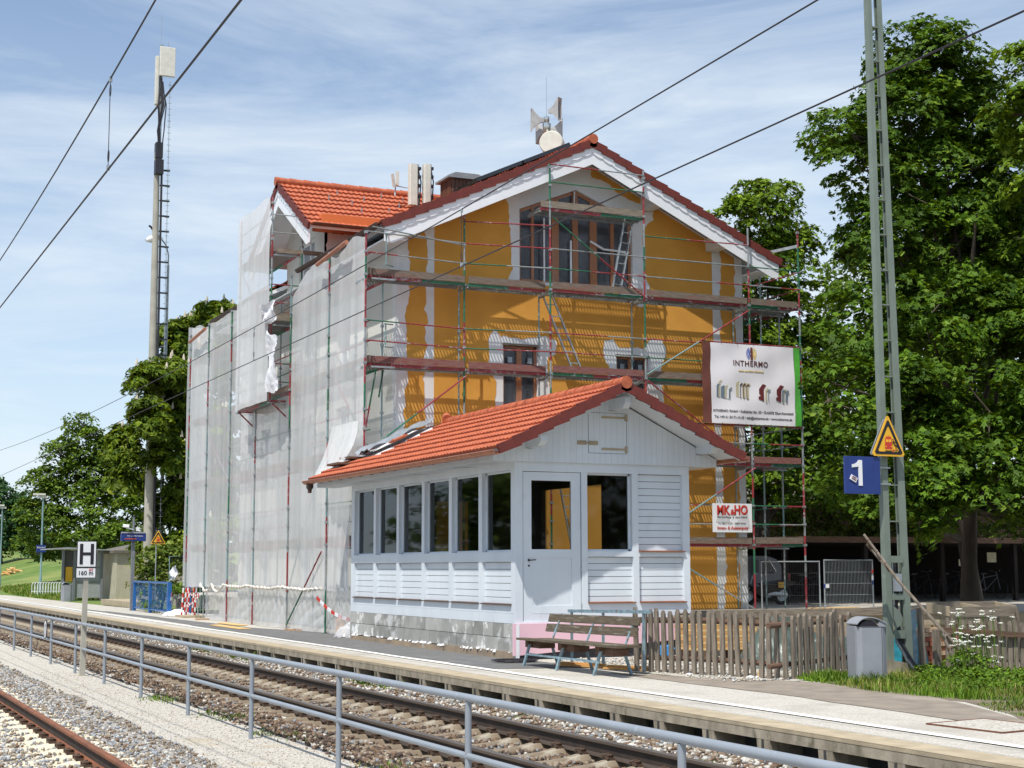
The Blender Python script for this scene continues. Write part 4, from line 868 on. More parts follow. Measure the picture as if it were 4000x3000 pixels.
panel_antenna(16.27, 41, 12.1, 13.36, .22, .20, 'pale panel antenna standing between the left one and the chimney')
sa = thing('small_antenna', (15.30, 41, 12.6), 'small grey tilted antenna on an arm left of the two tall panels', 'antenna')
b = MB(); b.bar((15.33, 40.95, 12.62), (15.33, 40.95, 13.03), .09, .07, (0, 1, 0)); b.bar((15.22, 40.9, 12.55), (15.14, 40.85, 12.92), .06, .10, (0, 1, 0)); b.build('radome', 'antenna', sa); b = MB(); b.tube([(15.3, 41, 12.62), (15.7, 41.1, 12.62)], .015, 6); b.tube([(15.25, 40.92, 12.3), (15.3, 41, 12.7)], .02, 6); b.build('arm', 'galv', sa)
sr = thing('siren', (18.0, 36.5, 12.4), 'warning siren with four flared white horns on a pole above the roof ridge', 'siren')
b = MB(); b.tube([(17.98, 36.5, 12.2), (17.98, 36.5, 13.75)], .05, 10); b.build('pole', 'galv', sr, smooth=True)
b = MB(); b.lathe([(.001, 0), (.11, .0), (.13, .06), (.08, .10), (.12, .16), (.12, .34), (.06, .38), (.09, .44), (.09, .52), (.03, .55), (.001, .56)], (17.98, 36.5, 13.25), 14); b.build('drive_unit', 'chrome', sr, smooth=True)
def horn(ang, z, s):
    b = MB(); dx, dy = math.cos(ang), math.sin(ang); px, py = -dy, dx; c = (17.98, 36.5, z); rings = []
    for t in [0, .2, .4, .6, .8, 1]:
        hh = (.05+.28*t**2.0)*s; ww = (.045+.05*t)*s; d_ = (.08+.36*t)*s
        for sx_, sz_ in ((-1, -1), (1, -1), (1, 1), (-1, 1)): rings.append((c[0]+dx*d_+px*ww*sx_, c[1]+dy*d_+py*ww*sx_, c[2]+hh*sz_))
    fs = [(i*4+j, i*4+(j+1) % 4, (i+1)*4+(j+1) % 4, (i+1)*4+j) for i in range(5) for j in range(4)]
    b.add(rings, fs); o = b.build('horn', 'horn_grey', sr)
    m_ = o.modifiers.new('wall', 'SOLIDIFY'); m_.thickness = .012
horn(rad(165), 13.68, .95); horn(rad(-62), 13.92, 1.0); horn(rad(-20), 13.42, .95); horn(rad(100), 13.40, .9)
b = MB(); b.tube([(17.98, 36.5, 13.8), (17.98, 36.5, 14.9)], .006, 5); b.build('whip_aerial', 'galv', sr)
ds = thing('dish_antenna', (18.0, 36.2, 12.95), 'round white dish antenna in front of the siren pole', 'antenna')
b = MB(); b.lathe([(.001, -.20), (.30, -.20), (.325, -.17), (.325, .10), (.22, .20), (.001, .22)], (0, 0, 0), 28, axis='y'); o = b.build('drum', 'antenna', ds, smooth=True, local=True); o.rotation_euler = (0, 0, rad(-38)); o.location = (0, 0, 0)

# ------------------------------------------------------------------ scaffolding
ST = ['steel_green', 'steel_red', 'steel_zinc', 'steel_teal']
DZ = [2.2, 4.3, 6.4, 8.5]
def post(par, x, y, z0, z1, seed, r=.026, cols=(0, 1, 2)):
    R_ = random.Random(seed); b = MB(); z = z0; first = True; c = R_.choice(cols)
    b.box(x-.07, y-.07, z0-.01, x+.07, y+.07, z0+.006, 2); b.tube([(x, y, z0), (x, y, z0+.25)], .018, 6, 2)
    while z < z1:
        n = min(z1, z+R_.uniform(.5, 1.3)); b.tube([(x, y, z), (x, y, n)], r, 8, c, cap=False); c = R_.choice([k for k in cols if k != c]) if len(set(cols)) > 1 else c; z = n
    for d in DZ+[10.6]:
        for q in (d-.03, d+.52, d+.98):
            if z0 < q < z1: b.box(x-.035, y-.04, q-.03, x+.035, y+.04, q+.03, 2)
    return b.build('post', ST, par)
def railing(par, a, c, seed, r=.017):
    R_ = random.Random(seed); b = MB(); a, c = Vector(a), Vector(c); k1, k2 = R_.choice([(0, 1), (1, 0), (0, 2), (1, 2), (2, 1), (0, 0), (1, 1), (2, 2)]); t = R_.uniform(.3, .7); m = a+(c-a)*t
    b.tube([a, m], r, 6, k1); b.tube([m, c], r, 6, k2); return b.build('guard_rail', ST, par)
def platform(par, x0, x1, y0, y1, z, toe='toe_board', seed=1, along='x', toeside=-1):
    """one scaffold bay: perforated steel decks in a frame with a toe board on edge"""
    b = MB(); b.box(x0, y0, z-.005, x1, y1, z)
    d = b.build('deck', 'deck_steel', par)
    R_ = random.Random(seed); k1, k2 = R_.choice([(0, 1), (1, 0), (1, 0), (1, 1)]); f = MB(); h_ = .075
    if along == 'x':
        xm = x0+(x1-x0)*R_.uniform(.35, .65); ym = (y0+y1)/2
        for y in (y0, ym-.012, ym+.012, y1): f.box(x0+.01, y-.006, z-h_, xm, y+.006, z-.006, k1 if y == y0 else 2); f.box(xm, y-.006, z-h_, x1-.01, y+.006, z-.006, k2 if y == y0 else 2)
        for x in (x0+.03, x1-.03, (x0+x1)/2): f.box(x-.015, y0+.007, z-.05, x+.015, y1-.007, z-.007, 2)
        f.box(x0-.02, y0-.02, z-.13, x0+.02, y1+.06, z-.09, 2)
        f.bar((x0, y1-.02, z-.11), (x0, y1-.30, z-.11), .02, .10, (0, 0, 1), 2)
    else:
        ym = y0+(y1-y0)*R_.uniform(.35, .65)
        for x in (x0, x1): f.box(x-.006, y0+.01, z-h_, x+.006, ym, z-.006, k1); f.box(x-.006, ym, z-h_, x+.006, y1-.01, z-.006, k2)
        f.box(x0, y0-.02, z-.13, x1+.06, y0+.02, z-.09, 2)
    f.build('deck_frame', ST, par)
    t = MB()
    if along == 'x': t.bar((x0+.03, y0-.018+.01*R_.random(), z+.085), (x1-.03, y0-.018, z+.085+R_.uniform(-.01, .015)), .032, .165, (0, 0, 1))
    else: t.bar((x0-.018, y0+.03, z+.085), (x0-.018, y1-.03, z+.085), .032, .165, (0, 0, 1))
    t.build('toe_board', toe, par)
YF, YR = 33.75, 34.48
PX = [11.86, 14.53, 16.72, 19.40, 22.55, 24.15]
PY = [33.75, 34.1, 33.78, 33.75, 33.72, 33.72]      # the second post stands nearer the wall
sc = thing('scaffolding', (18, 33.75, .5), 'red and green tube scaffold with plank decks across the orange gable front', 'scaffolding')
feet = [4.22, 4.3+.55, 4.55, 3.9, .5, .5]; tops = [9.5, 10.45, 11.68, 11.78, 10.55, 10.62]
for i, (x, y) in enumerate(zip(PX, PY)): post(sc, x, y, feet[i] if i not in (1, 2, 3) else .5, tops[i], 40+i)
for i, x in enumerate(PX):
    xr = x+.02 if i < 5 else x-.1
    post(sc, xr if i else 12.55, YR+ (.05 if i > 3 else 0), .5 if i > 0 else 0, 8.45, 60+i, .022, (2, 2, 2, 3))
post(sc, 23.42, YR, .5, 10.2, 77, .022, (2, 3)); post(sc, 24.15, 37.0, .5, 8.5, 78, .022, (2, 3)); post(sc, 23.42, 37.0, .5, 8.5, 79, .022, (2, 3)); post(sc, 23.42, 40, .5, 8.5, 80, .022, (2, 3)); post(sc, 24.15, 40, .5, 8.5, 81, .022, (2, 3))
def bay(i, z, toe='toe_board'):
    a = (PX[i], PY[i]); c = (PX[i+1], PY[i+1]); y0 = min(a[1], c[1])+.03 if i > 1 else (PY[i]+PY[i+1])/2+.03
    n0 = len(sc.children)
    platform(sc, a[0]+.03, c[0]-.03, y0, YR-.02, z, toe, seed=int(z*10)+i)
for zi, z in enumerate(DZ):
    for i in range(5):
        if z < 4 and i < 3: continue
        if zi == 1 and i < 3: continue
        bay(i, z+(0 if zi < 3 else .0), ['toe_board', 'toe_red', 'toe_red' if i < 3 else 'toe_board', 'toe_board'][zi])
        for h_ in ((.50, .98) if z < 8 else (.50, 1.0)):
            railing(sc, (PX[i], PY[i]-.03, z+h_), (PX[i+1], PY[i+1]-.03, z+h_), int(z*31)+i*7+int(h_*9))
for i in (1, 3): railing(sc, (PX[i], PY[i]-.03, 10.05), (PX[i+1], PY[i+1]-.03, 10.08), 300+i)
railing(sc, (PX[0]+.15, PY[0]-.03, 9.62), (PX[1], PY[1]-.03, 9.45), 320)
platform(sc, 16.45, 19.45, 33.80, YR-.05, 10.55, 'wood_grey_h', seed=5)
railing(sc, (PX[2], PY[2]-.03, 11.20), (PX[3], PY[3]-.03, 11.20), 331); railing(sc, (PX[2], PY[2]-.03, 11.66), (PX[3], PY[3]-.03, 11.64), 332)
# right-hand return
for z in DZ[:4]:
    b_ = platform(sc, 23.45, 24.12, 34.5, 37, z, 'toe_board', seed=int(z), along='y')
    for h_ in (.5, .98): railing(sc, (24.17, 33.75, z+h_), (24.17, 37, z+h_), int(z*3)); railing(sc, (24.17, 37, z+h_), (24.17, 40, z+h_), int(z*5))
b = MB(); b.bar((23.42, 34.5, 10.05), (24.15, 33.75, 10.2), .05, .08, k=2); b.build('bracket', ST, sc)
def brace(a, c, k1, k2, par=sc, r=.021):
    b = MB(); a, c = Vector(a), Vector(c); m = a+(c-a)*.5; b.tube([a, m], r, 7, k1); b.tube([m, c], r, 7, k2); b.build('brace', ST, par)
brace((11.88, 33.68, 4.26), (14.52, 33.95, 6.2), 0, 1); brace((19.4, 33.68, 6.46), (22.5, 33.66, 8.32), 3, 1); brace((19.42, 33.67, 6.30), (22.0, 33.66, 4.62), 1, 1)
brace((20.2, 33.67, 2.75), (22.6, 33.66, 4.17), 3, 1); brace((16.76, 33.68, 10.28), (19.38, 33.68, 8.44), 0, 1); brace((20.2, 33.66, 1.75), (22.55, 33.68, .50), 3, 2)
brace((12.2, 33.9, 6.30), (12.05, 34.4, 4.5), 0, 1); brace((12.55, 34.4, 6.3), (12.3, 34.0, 5.6), 0, 0)
for z in (2.45, 4.5, 6.6, 8.9):   # stubs with swivel couplers at the corner
    pass
for z, h_ in ((8.72, .75), (6.75, .55)):
    b = MB(); b.tube([(12.35, 33.7, z), (12.35, 33.7, z+h_)], .017, 6, 3); b.tube([(12.30, 33.65, z), (12.75, 34.3, z+.1)], .017, 6, 3); b.tube([(12.30, 33.65, z+h_), (12.75, 34.3, z+h_+.1)], .017, 6, 3); b.build('coupler_stub', ST, sc)
# ladders
def ladder(name, a, c, w_, label, m_, side=(1, 0, 0), rung=.28, r=.022, mr_='galv'):
    t = thing(name, tuple(a), label, 'ladder'); a, c, s = Vector(a), Vector(c), Vector(side).normalized()*w_/2
    for q in (s, -s):
        b = MB(); b.bar(a+q, c+q, .03, .06, (0, -1, 0)); b.build('stile', m_, t)
    n = int((c-a).length/rung)
    for i in range(1, n): b = MB(); p = a+(c-a)*i/n; b.tube([p-s, p+s], .015, 6); b.build('rung', m_, t)
    return t
ladder('ladder', (18.66, 33.95, 8.5), (19.22, 34.15, 10.75), .30, 'aluminium ladder leaning in front of the big gable window on the upper deck', 'galv', (1, .3, 0))
ladder('ladder', (17.72, 34.2, 6.42), (16.86, 34.3, 8.48), .26, 'aluminium ladder between the two middle decks left of the gable centre', 'galv', (1, 0, 0))
ladder('ladder', (17.9, 34.1, .6), (17.2, 34.2, 4.2), .32, 'ladder behind the waiting room seen through its door glass', 'galv', (1, 0, 0))
# advertising banner
bn = thing('banner', (22.53, 33.66, 5.3), 'large creased white INTHERMO banner with a brown and a green edge tied to the scaffold', 'banner')
bx0, bx1, bz0, bz1 = 21.02, 24.07, 5.30, 7.40
def by(x, z): u, v = (x-bx0)/(bx1-bx0), (z-bz0)/(bz1-bz0); return 33.655-.012*math.sin(u*21+v*3)-.010*math.sin(u*9-v*12)-.03*math.sin(math.pi*v)*math.exp(-abs(u-.93)*9)-.02*math.sin(math.pi*u)
def strip(x0, x1, m_, nm, nx, dy=0):
    b = MB(); b.grid(lambda u, v: (x0+(x1-x0)*u+.015*math.sin(v*9)*(1 if x0 == bx0 or x1 == bx1 else 0), by(x0+(x1-x0)*u, bz0+(bz1-bz0)*v)-dy, bz0+(bz1-bz0)*v-.03*(x0+(x1-x0)*u-bx0)/3*0), nx, 40); return b.build(nm, m_, bn, smooth=True)
strip(bx0, bx0+.26, 'banner_brown', 'brown_edge', 6); strip(bx0+.26, bx1-.20, 'banner_white', 'cloth', 60); strip(bx1-.20, bx1, 'banner_green', 'green_edge', 6)
FY = 33.585
text('INTHERMO', .20, 'lettering', 'print_brown', bn, (22.50, FY, 6.83), bold=.003, space=1.12)
text('meine natürliche Dämmung', .070, 'lettering', 'print_yellow', bn, (22.50, FY, 6.675), shear=.3)
text('INTHERMO GmbH • Roßdörfer Str. 50 • D-64372 Ober-Ramstadt', .091, 'lettering', 'print_grey', bn, (22.57, FY, 5.60), bold=.0012)
text('Tel. +49 61 54 71-16 69 • info@inthermo.de • www.inthermo.de', .091, 'lettering', 'print_grey', bn, (22.57, FY, 5.44), bold=.0012)
lg = MB()
cx_, cz_ = 22.53, 7.16
def arc(r0, r1, a0, a1, k):
    pts = [(cx_+r1*math.cos(t)*.8, cz_+r1*math.sin(t)) for t in [a0+(a1-a0)*i/8 for i in range(9)]]+[(cx_+r0*math.cos(t)*.8, cz_+r0*math.sin(t)) for t in [a1+(a0-a1)*i/8 for i in range(9)]]
    lg.prism(pts, 'y', FY, FY+.002, k)
for r0, r1, k in ((.06, .10, 0), (.12, .15, 0), (.17, .19, 0)): arc(r0, r1, rad(120), rad(240), 0); arc(r0, r1, rad(-60), rad(60), 1)
lg.box(cx_-.035, FY-.002, cz_-.17, cx_+.035, FY, cz_+.17, 2)
lg.build('logo', ['print_blue', 'print_yellow', 'banner_brown'], bn)
def wedge(b, x, z, s, k, w_=.07, h_=.34):
    b.prism([(x, z), (x+w_*.5, z+.05), (x+w_, z+h_*.5), (x+w_*1.9, z+h_+.06), (x+w_*1.2, z+h_+.10), (x+w_*.2, z+h_*.62), (x, z+h_*.3)], 'y', FY-.001*s, FY+.002-.001*s, k)
def slab(b, x, z, w_, h_, sk, k, s=0): b.prism([(x, z), (x+w_, z-.03), (x+w_, z+h_-.03), (x+w_+sk, z+h_+sk*.8-.03), (x+sk, z+h_+sk*.8), (x, z+h_)], 'y', FY-.001*s, FY+.002-.001*s, k)
g1 = MB(); z = 6.02
for dx, k, w_, h_ in ((0, 0, .06, .30), (.06, 1, .05, .40), (.13, 0, .12, .26), (.24, 1, .05, .28), (.31, 2, .05, .26), (.37, 0, .03, .24)): slab(g1, 21.45+dx, z-.03-dx*.08, w_, h_, .06, k, int(dx*20))
for dx, k in ((0, 1), (.09, 2), (.20, 1), (.31, 1)): slab(g1, 22.03+dx, z-dx*.10, .085, .34, .07, 1 if k == 1 else 2, int(dx*20))
for dx, k in ((.12, 3), (.22, 3), (.325, 3)): slab(g1, 22.03+dx, z-.02-dx*.10, .018, .34, .07, 3, 9)
for x in (22.72, 23.28):
    g1.prism([(x, z-.05), (x+.16, z-.10), (x+.16, z+.22), (x+.24, z+.33), (x+.14, z+.36), (x+.02, z+.22), (x+.02, z+.10), (x+.07, z+.04), (x, z+.02)], 'y', FY-.004, FY-.001, 4)
    slab(g1, x+.20, z-.10, .05, .30, .08, 1, 8); slab(g1, x+.29, z-.08, .02, .26, .07, 0, 9)
slab(g1, 23.46, z-.08, .05, .28, .05, 0, 10); slab(g1, 23.60, z-.09, .03, .26, .05, 0, 10)
g1.build('picture', ['print_slate', 'print_beige', 'sign_white', 'print_brown', 'print_maroon'], bn)
for ch in list(bn.children):       # the print lies on the creased cloth
    if ch.name.split('.')[0] in ('lettering', 'logo', 'picture'):
        ox, oy, oz = origin(bn)
        for v in ch.data.vertices: v.co.y = by(v.co.x+ox, v.co.z+oz)-.006+(v.co.y+oy-FY)*1.5-oy
b = MB()
for x in (21.1, 21.6, 22.1, 22.6, 23.1, 23.6, 24.0):
    for q, r in ((7.38, 7.46), (5.32, 5.26)): b = MB(); b.tube([(x, 33.62, q), (x+.02, 33.68, r)], .006, 4); b.build('tie', 'cable', bn)
for z in (7.43, 5.27): b = MB(); b.tube([(21.0, 33.70, z), (24.15, 33.70, z)], .017, 6); b.build('rail', 'steel_red', bn)
sg = thing('company_sign', (21.87, 33.68, 2.5), 'small white MK & HO board with red letters hung low on the scaffold', 'sign')
MB().box(21.27, 33.665, 2.49, 22.47, 33.675, 3.23).build('board', 'sign_white', sg)
q = MB(); q.prism([(21.35, 2.75), (21.6, 3.2), (21.8, 2.75)], 'y', 33.660, 33.664); q.prism([(21.9, 2.6), (22.3, 3.2), (22.4, 2.6)], 'y', 33.660, 33.664); q.build('pale_pattern', 'pale_grey', sg, label='pale grey zigzag behind the lettering')
text('MK', .33, 'lettering', 'print_maroon', sg, (21.595, 33.660, 2.939), bold=.010, width=.82); text('MK', .33, 'lettering', 'sign_red', sg, (21.585, 33.657, 2.945), bold=.010, width=.82)
text('&', .20, 'lettering', 'sign_red', sg, (21.87, 33.657, 2.94), bold=.004)
text('HO', .33, 'lettering', 'print_maroon', sg, (22.135, 33.660, 2.949), bold=.010, width=.82); text('HO', .33, 'lettering', 'sign_red', sg, (22.125, 33.657, 2.955), bold=.010, width=.82)
text('Max Kandlinger  &  Hans Orlandi', .068, 'lettering', 'print_grey', sg, (21.86, 33.657, 2.86), bold=.001)
text('Tel. 08851/ 61271    08856/ 804921', .060, 'lettering', 'print_grey', sg, (21.86, 33.657, 2.70))
text('Innen- & Aussenputz', .112, 'lettering', 'sign_red', sg, (21.87, 33.657, 2.565), bold=.002)

# scaffold on the track side, behind the netting
ss = thing('scaffolding', (11.86, 42, 0), 'track side scaffold behind grey netting along the long wall of the station building', 'scaffolding')
SY = [36.5, 39.8, 43.2, 46.1, 49.0, 51.55]
for i, y in enumerate(SY):
    post(ss, 11.86, y, 0 if i < 5 else .9, 9.5, 90+i, .023, (2, 0, 3, 1, 2)); post(ss, 12.58, y, 0, 9.4, 110+i, .022, (2, 2, 3))
yy_ = [33.75]+SY
for zi, z in enumerate(DZ):
    for i in range(6):
        platform(ss, 12.02, 12.55, yy_[i]+.03, yy_[i+1]-.03, z, 'toe_board', seed=zi*9+i, along='y')
        for h_ in (.5, .98):
            if z+h_ < 9.45: railing(ss, (11.99, yy_[i], z+h_), (11.99, yy_[i+1], z+h_), zi*17+i*5+int(h_*8))
for (a, c, k1, k2) in (((11.97, 40.1, .95), (11.97, 37.4, 4.2), 0, 2), ((11.8, 39.6, .12), (11.8, 36.7, 2.0), 0, 1), ((11.97, 49.4, 5.9), (11.97, 46.4, 4.2), 1, 2), ((11.97, 43.3, 3.0), (11.97, 46.0, 1.2), 2, 2), ((11.97, 45.9, 7.9), (11.97, 43.4, 6.5), 1, 2), ((11.97, 36.3, 6.3), (11.97, 34.0, 4.5), 1, 0)): brace(a, c, k1, k2, ss)
# cantilevered bay in front of the cross gable
tw = thing('scaffold_tower', (11.5, 42, 6.1), 'raised scaffold bay cantilevered out in front of the cross gable', 'scaffolding')
for y in (40.3, 43.6):
    for x in (11.45, 12.3): post(tw, x, y, 6.05, 11.75 if x < 12 else 11.3, int(y*3+x), .024)
    b = MB(); b.tube([(11.45, y, 6.1), (12.4, y, 6.1)], .026, 6, 1); b.tube([(11.45, y, 6.1), (12.0, y, 5.6)], .022, 6, 1); b.tube([(12.0, y, 5.6), (12.0, y, 6.1)], .022, 6, 1); b.build('bracket', ST, tw)
for z in (6.12, 8.3, 10.25):
    platform(tw, 11.5, 12.25, 40.33, 43.57, z, 'toe_board', seed=int(z*7), along='y')
    for h_ in (.5, 1.0): railing(tw, (11.42, 40.3, z+h_), (11.42, 43.6, z+h_), int(z*13)); railing(tw, (11.45, 40.25, z+h_), (12.35, 40.25, z+h_), int(z*11))
railing(tw, (11.42, 40.4, 8.0), (11.42, 43.6, 10.3), 3)
b = MB(); b.box(11.6, 40.28, 10.2, 12.9, 40.32, 10.32); b.box(11.5, 40.2, 8.3, 12.3, 40.24, 8.5); b.build('toe_board', 'wood_grey_h', tw)
# netting: one sheet per bay
def net(y0, y1, z0, ztop, x, seed, label, m_='net', amp=.03, pinch=.35, nm='netting', grp='grey scaffold netting sheets'):
    R_ = random.Random(seed); ph = [R_.uniform(0, 6.28) for _ in range(8)]; ny, nz = 34, 44
    def f(u, v):
        y = y0+(y1-y0)*u; zt = ztop(y) if callable(ztop) else ztop; z = z0+(zt-z0)*v
        edge = min(u, 1-u)*2; bulge = math.sin(math.pi*u)**.8*(.03+.03*math.sin(v*5+ph[0]))
        fold = amp*(.5*math.sin(u*11+ph[1]+1.2*math.sin(v*4+ph[2]))+.3*math.sin(u*23+ph[3]+v*3)+.2*math.sin(u*41+v*9+ph[4]))
        yy2 = y+.035*math.sin(v*17+ph[5])*(1-edge)*(1 if u < .5 else -1)+(-.02 if u < .5 else .02)
        return (x-bulge-fold*min(1, edge*4)-.01, yy2, z+(.05*math.sin(u*9+ph[6]) if v == 1 else 0))
    b = MB(); b.grid(f, ny, nz); o = b.build(nm, m_, smooth=True); return tag(o, label, 'netting' if 'net' in nm else 'plastic sheet', grp)
def tp1(y): return 9.45+.05*math.sin(y*3)
net(33.78, 36.48, 4.0, lambda y: 9.42+.10*math.sin((y-33.8)*2.2), 11.90, 1, 'grey net sheet at the gable corner, gathered at its foot above the low roof')
net(34.9, 36.48, 1.05, 4.0, 11.91, 21, 'short grey net sheet under the low roof end, next to the waiting room')
net(36.52, 39.78, 1.08, lambda y: 9.4-.55*max(0, (y-38.6))/1.2, 11.90, 2, 'grey net sheet between the corner sheet and the raised bay')
net(39.82, 43.18, 1.10, 6.2, 11.90, 3, 'grey net sheet directly below the raised bay')
net(43.22, 46.08, 1.08, tp1, 11.90, 4, 'grey net sheet just left of the raised bay')
net(46.12, 48.98, 1.02, lambda y: 9.45+.04*math.sin(y*4), 11.90, 5, 'second grey net sheet from the far end')
net(49.02, 51.55, .98, lambda y: 9.45+.12*(y-49), 11.90, 6, 'grey net sheet at the far left end with the copper pipe across it')
net(40.3, 43.6, 6.1, lambda y: 11.72+.06*(y-40.3)*0, 11.38, 7, 'grey net sheet on the raised bay in front of the cross gable', 'net_dense')
b = MB(); b.grid(lambda u, v: (11.78+.85*u, 51.62+.03*math.sin(v*11), 1.0+8.75*v), 8, 24); tag(b.build('netting', 'net', smooth=True), 'narrow net panel closing the far end of the scaffold', 'netting', 'grey scaffold netting sheets')
b = MB(); b.grid(lambda u, v: (11.8-.1+.5*u-.1*v*u, 34.0-.1+1.2*u-.3*v, 3.75+.5*v+.15*math.sin(u*9)*(1-v)), 14, 10); 
gf = MB(); gf.grid(lambda u, v: (11.72-.55*(1-v)**2*(1-u*.6)+.03*math.sin(u*31), 33.8+1.9*u+.8*(1-v)*(u-.2), 3.86+.32*(1-u*.2)*0+1.15*v), 26, 12)
tag(gf.build('netting', 'net', smooth=True), 'loose skirt of net spread over the edge of the low tiled roof', 'netting', 'grey scaffold netting sheets')
# clear film below the net, one piece per bay, and the rolled hem of the net above it
FL = [(34.0, 36.45, 'film piece with the red and white tape, next to the block plinth'), (36.55, 39.75, 'film piece crossed by the low green brace'), (39.85, 43.15, 'widest film piece with diagonal folds between two green posts'), (43.25, 46.05, 'film piece third from the left end with hanging folds'), (46.15, 48.9, 'film piece at the left end, bright and torn')]
for i, (a, c, lb) in enumerate(FL):
    R_ = random.Random(i+50); ph = [R_.uniform(0, 6) for _ in range(6)]
    def f(u, v, a=a, c=c, ph=ph):
        k = 1.0-.8*u if i % 2 else .25+.8*u
        s = abs(math.sin((u+v*k)*11+ph[0]))*.05+abs(math.sin((u*1.1-v*.35)*19+ph[1]+math.sin(v*3)))*.022+abs(math.sin((u+v*k*.8)*31+ph[2]))*.010-.04
        return (11.90-.05*math.sin(math.pi*u)-s*.6-(1-v)**3*.12*math.sin(math.pi*u), a+(c-a)*u, .02+1.06*v)
    b = MB(); b.grid(f, 90, 30); tag(b.build('plastic_film', 'film', smooth=True), 'clear '+lb, 'plastic sheet', 'clear film sheets along the foot of the scaffold')
    if i:
        b = MB(); n = 26; sag = .22 if i == 4 else .05
        b.tube([(11.74+.02*math.sin(j*1.7), a-.05+(c-a+.1)*j/n, 1.10-sag*abs(math.sin(j/n*math.pi*(2 if i == 4 else 1)))+.02*math.sin(j*2.3+i)) for j in range(n+1)], [.035+.012*math.sin(j*1.9+i) for j in range(n+1)], 8)
        tag(b.build('rolled_hem', 'rolled_net', smooth=True), ['', 'cream rolled hem of net above the film with the green brace', 'cream rolled hem of net above the widest film piece', 'cream rolled hem of net above the third film piece from the left', 'cream rolled hem of net sagging in two loops at the left end'][i], 'rolled net', 'rolled hems of the netting')
def crumple(name, pts, x, m_, label, cat, seed, nu=14, nv=24, amp=.016):
    """hanging cloth between four y,z corners"""
    R_ = random.Random(seed); (a, b_, c, d) = pts; T_ = [[R_.uniform(-amp, amp) for _ in range(nu+1)] for _ in range(nv+1)]; bb = MB()
    def f(u, v):
        y = (a[0]*(1-u)+b_[0]*u)*(1-v)+(d[0]*(1-u)+c[0]*u)*v; z = (a[1]*(1-u)+b_[1]*u)*(1-v)+(d[1]*(1-u)+c[1]*u)*v
        return (x+T_[round(v*nv)][round(u*nu)]+.05*math.sin(v*8+u*4), y+.03*math.sin(v*14+seed), z+.03*math.sin(u*9))
    bb.grid(f, nu, nv); return tag(bb.build(name, m_, smooth=True), label, cat)
crumple('hanging_cloth', [(39.3, 6.25), (40.25, 6.3), (40.3, 8.0), (39.55, 7.75)], 11.35, 'white_cloth', 'long crumpled white cloth hanging under the raised bay', 'cloth', 4)
crumple('hanging_cloth', [(39.35, 8.15), (40.4, 8.2), (40.85, 8.75), (39.6, 8.75)], 11.30, 'white_cloth', 'small white rag tied beside the raised bay, above the long cloth', 'cloth', 9, 10, 8)
for y0_, y1_, z0_, z1_, lb in ((36.95, 34.65, 9.26, 9.40, 'bright copper pipe hung under the gutter near the gable corner'), (50.95, 48.83, 9.15, 9.30, 'bright copper pipe across the net at the far left end')):
    b = MB(); b.tube([(11.68, y0_, z0_), (11.68, y1_, z1_)], .055, 12); tag(b.build('copper_pipe', 'copper', smooth=True), lb, 'pipe', 'copper pipes tied to the scaffold')

# ------------------------------------------------------------------ platform furniture on the right
bk = thing('bench', (11.3, 21.7, 0), 'weathered wooden bench with pale blue iron frame in front of the pink plinth', 'bench')
for (x0, x1, z) in ((10.80, 10.98, .44), (11.0, 11.16, .435), (11.18, 11.33, .43)):
    y0, y1 = (19.75, 23.15) if x0 < 10.9 else (19.95, 23.0)
    b = MB(); b.bar(((x0+x1)/2, y0, z+.015), ((x0+x1)/2, y1, z), x1-x0, .035); b.build('seat_slat', 'bench_wood', bk)
for (za, zb, xa) in ((.55, .68, 11.44), (.71, .84, 11.49)):
    b = MB(); b.bar((xa, 20.25, (za+zb)/2+.02), (xa, 23.3, (za+zb)/2-.01), .035, zb-za, (.25, 0, 1)); b.build('back_slat', 'bench_wood', bk)
for y in (20.45, 21.7, 22.9):
    b = MB(); b.bar((10.95, y, .42), (10.86, y+.10, 0), .05, .03, (1, 0, 0)); b.build('leg', 'iron_blue', bk)
    b = MB(); b.bar((11.30, y, .42), (11.42, y-.05, 0), .05, .03, (1, 0, 0)); b.bar((11.32, y, .38), (11.52, y, .84), .04, .02, (1, 0, 0)); b.build('leg', 'iron_blue', bk)
    b = MB(); b.box(10.84, y-.22, .345, 11.30, y+.22, .41) if False else b.box(10.88, y-.03, .36, 11.34, y+.03, .42); b.box(10.98, y-.28, .30, 11.25, y+.28, .415); b.build('seat_bearer', 'wood_brown', bk)
b = MB(); b.bar((10.9, 20.45, .20), (10.9, 22.95, .20), .02, .035); b.build('stretcher', 'iron_blue', bk)
rk = thing('iron_rail', (11.75, 21.8, 0), 'pale blue iron rail on short uprights standing just behind the wooden bench', 'rail')
b = MB(); b.bar((11.75, 20.4, .93), (11.75, 23.1, .88), .05, .05); b.build('top_bar', 'iron_blue', rk)
for y in (20.6, 21.9, 23.0): b = MB(); b.bar((11.75, y, .02), (11.75, y, .9), .035, .035, (0, 1, 0)); b.build('upright', 'iron_blue', rk)
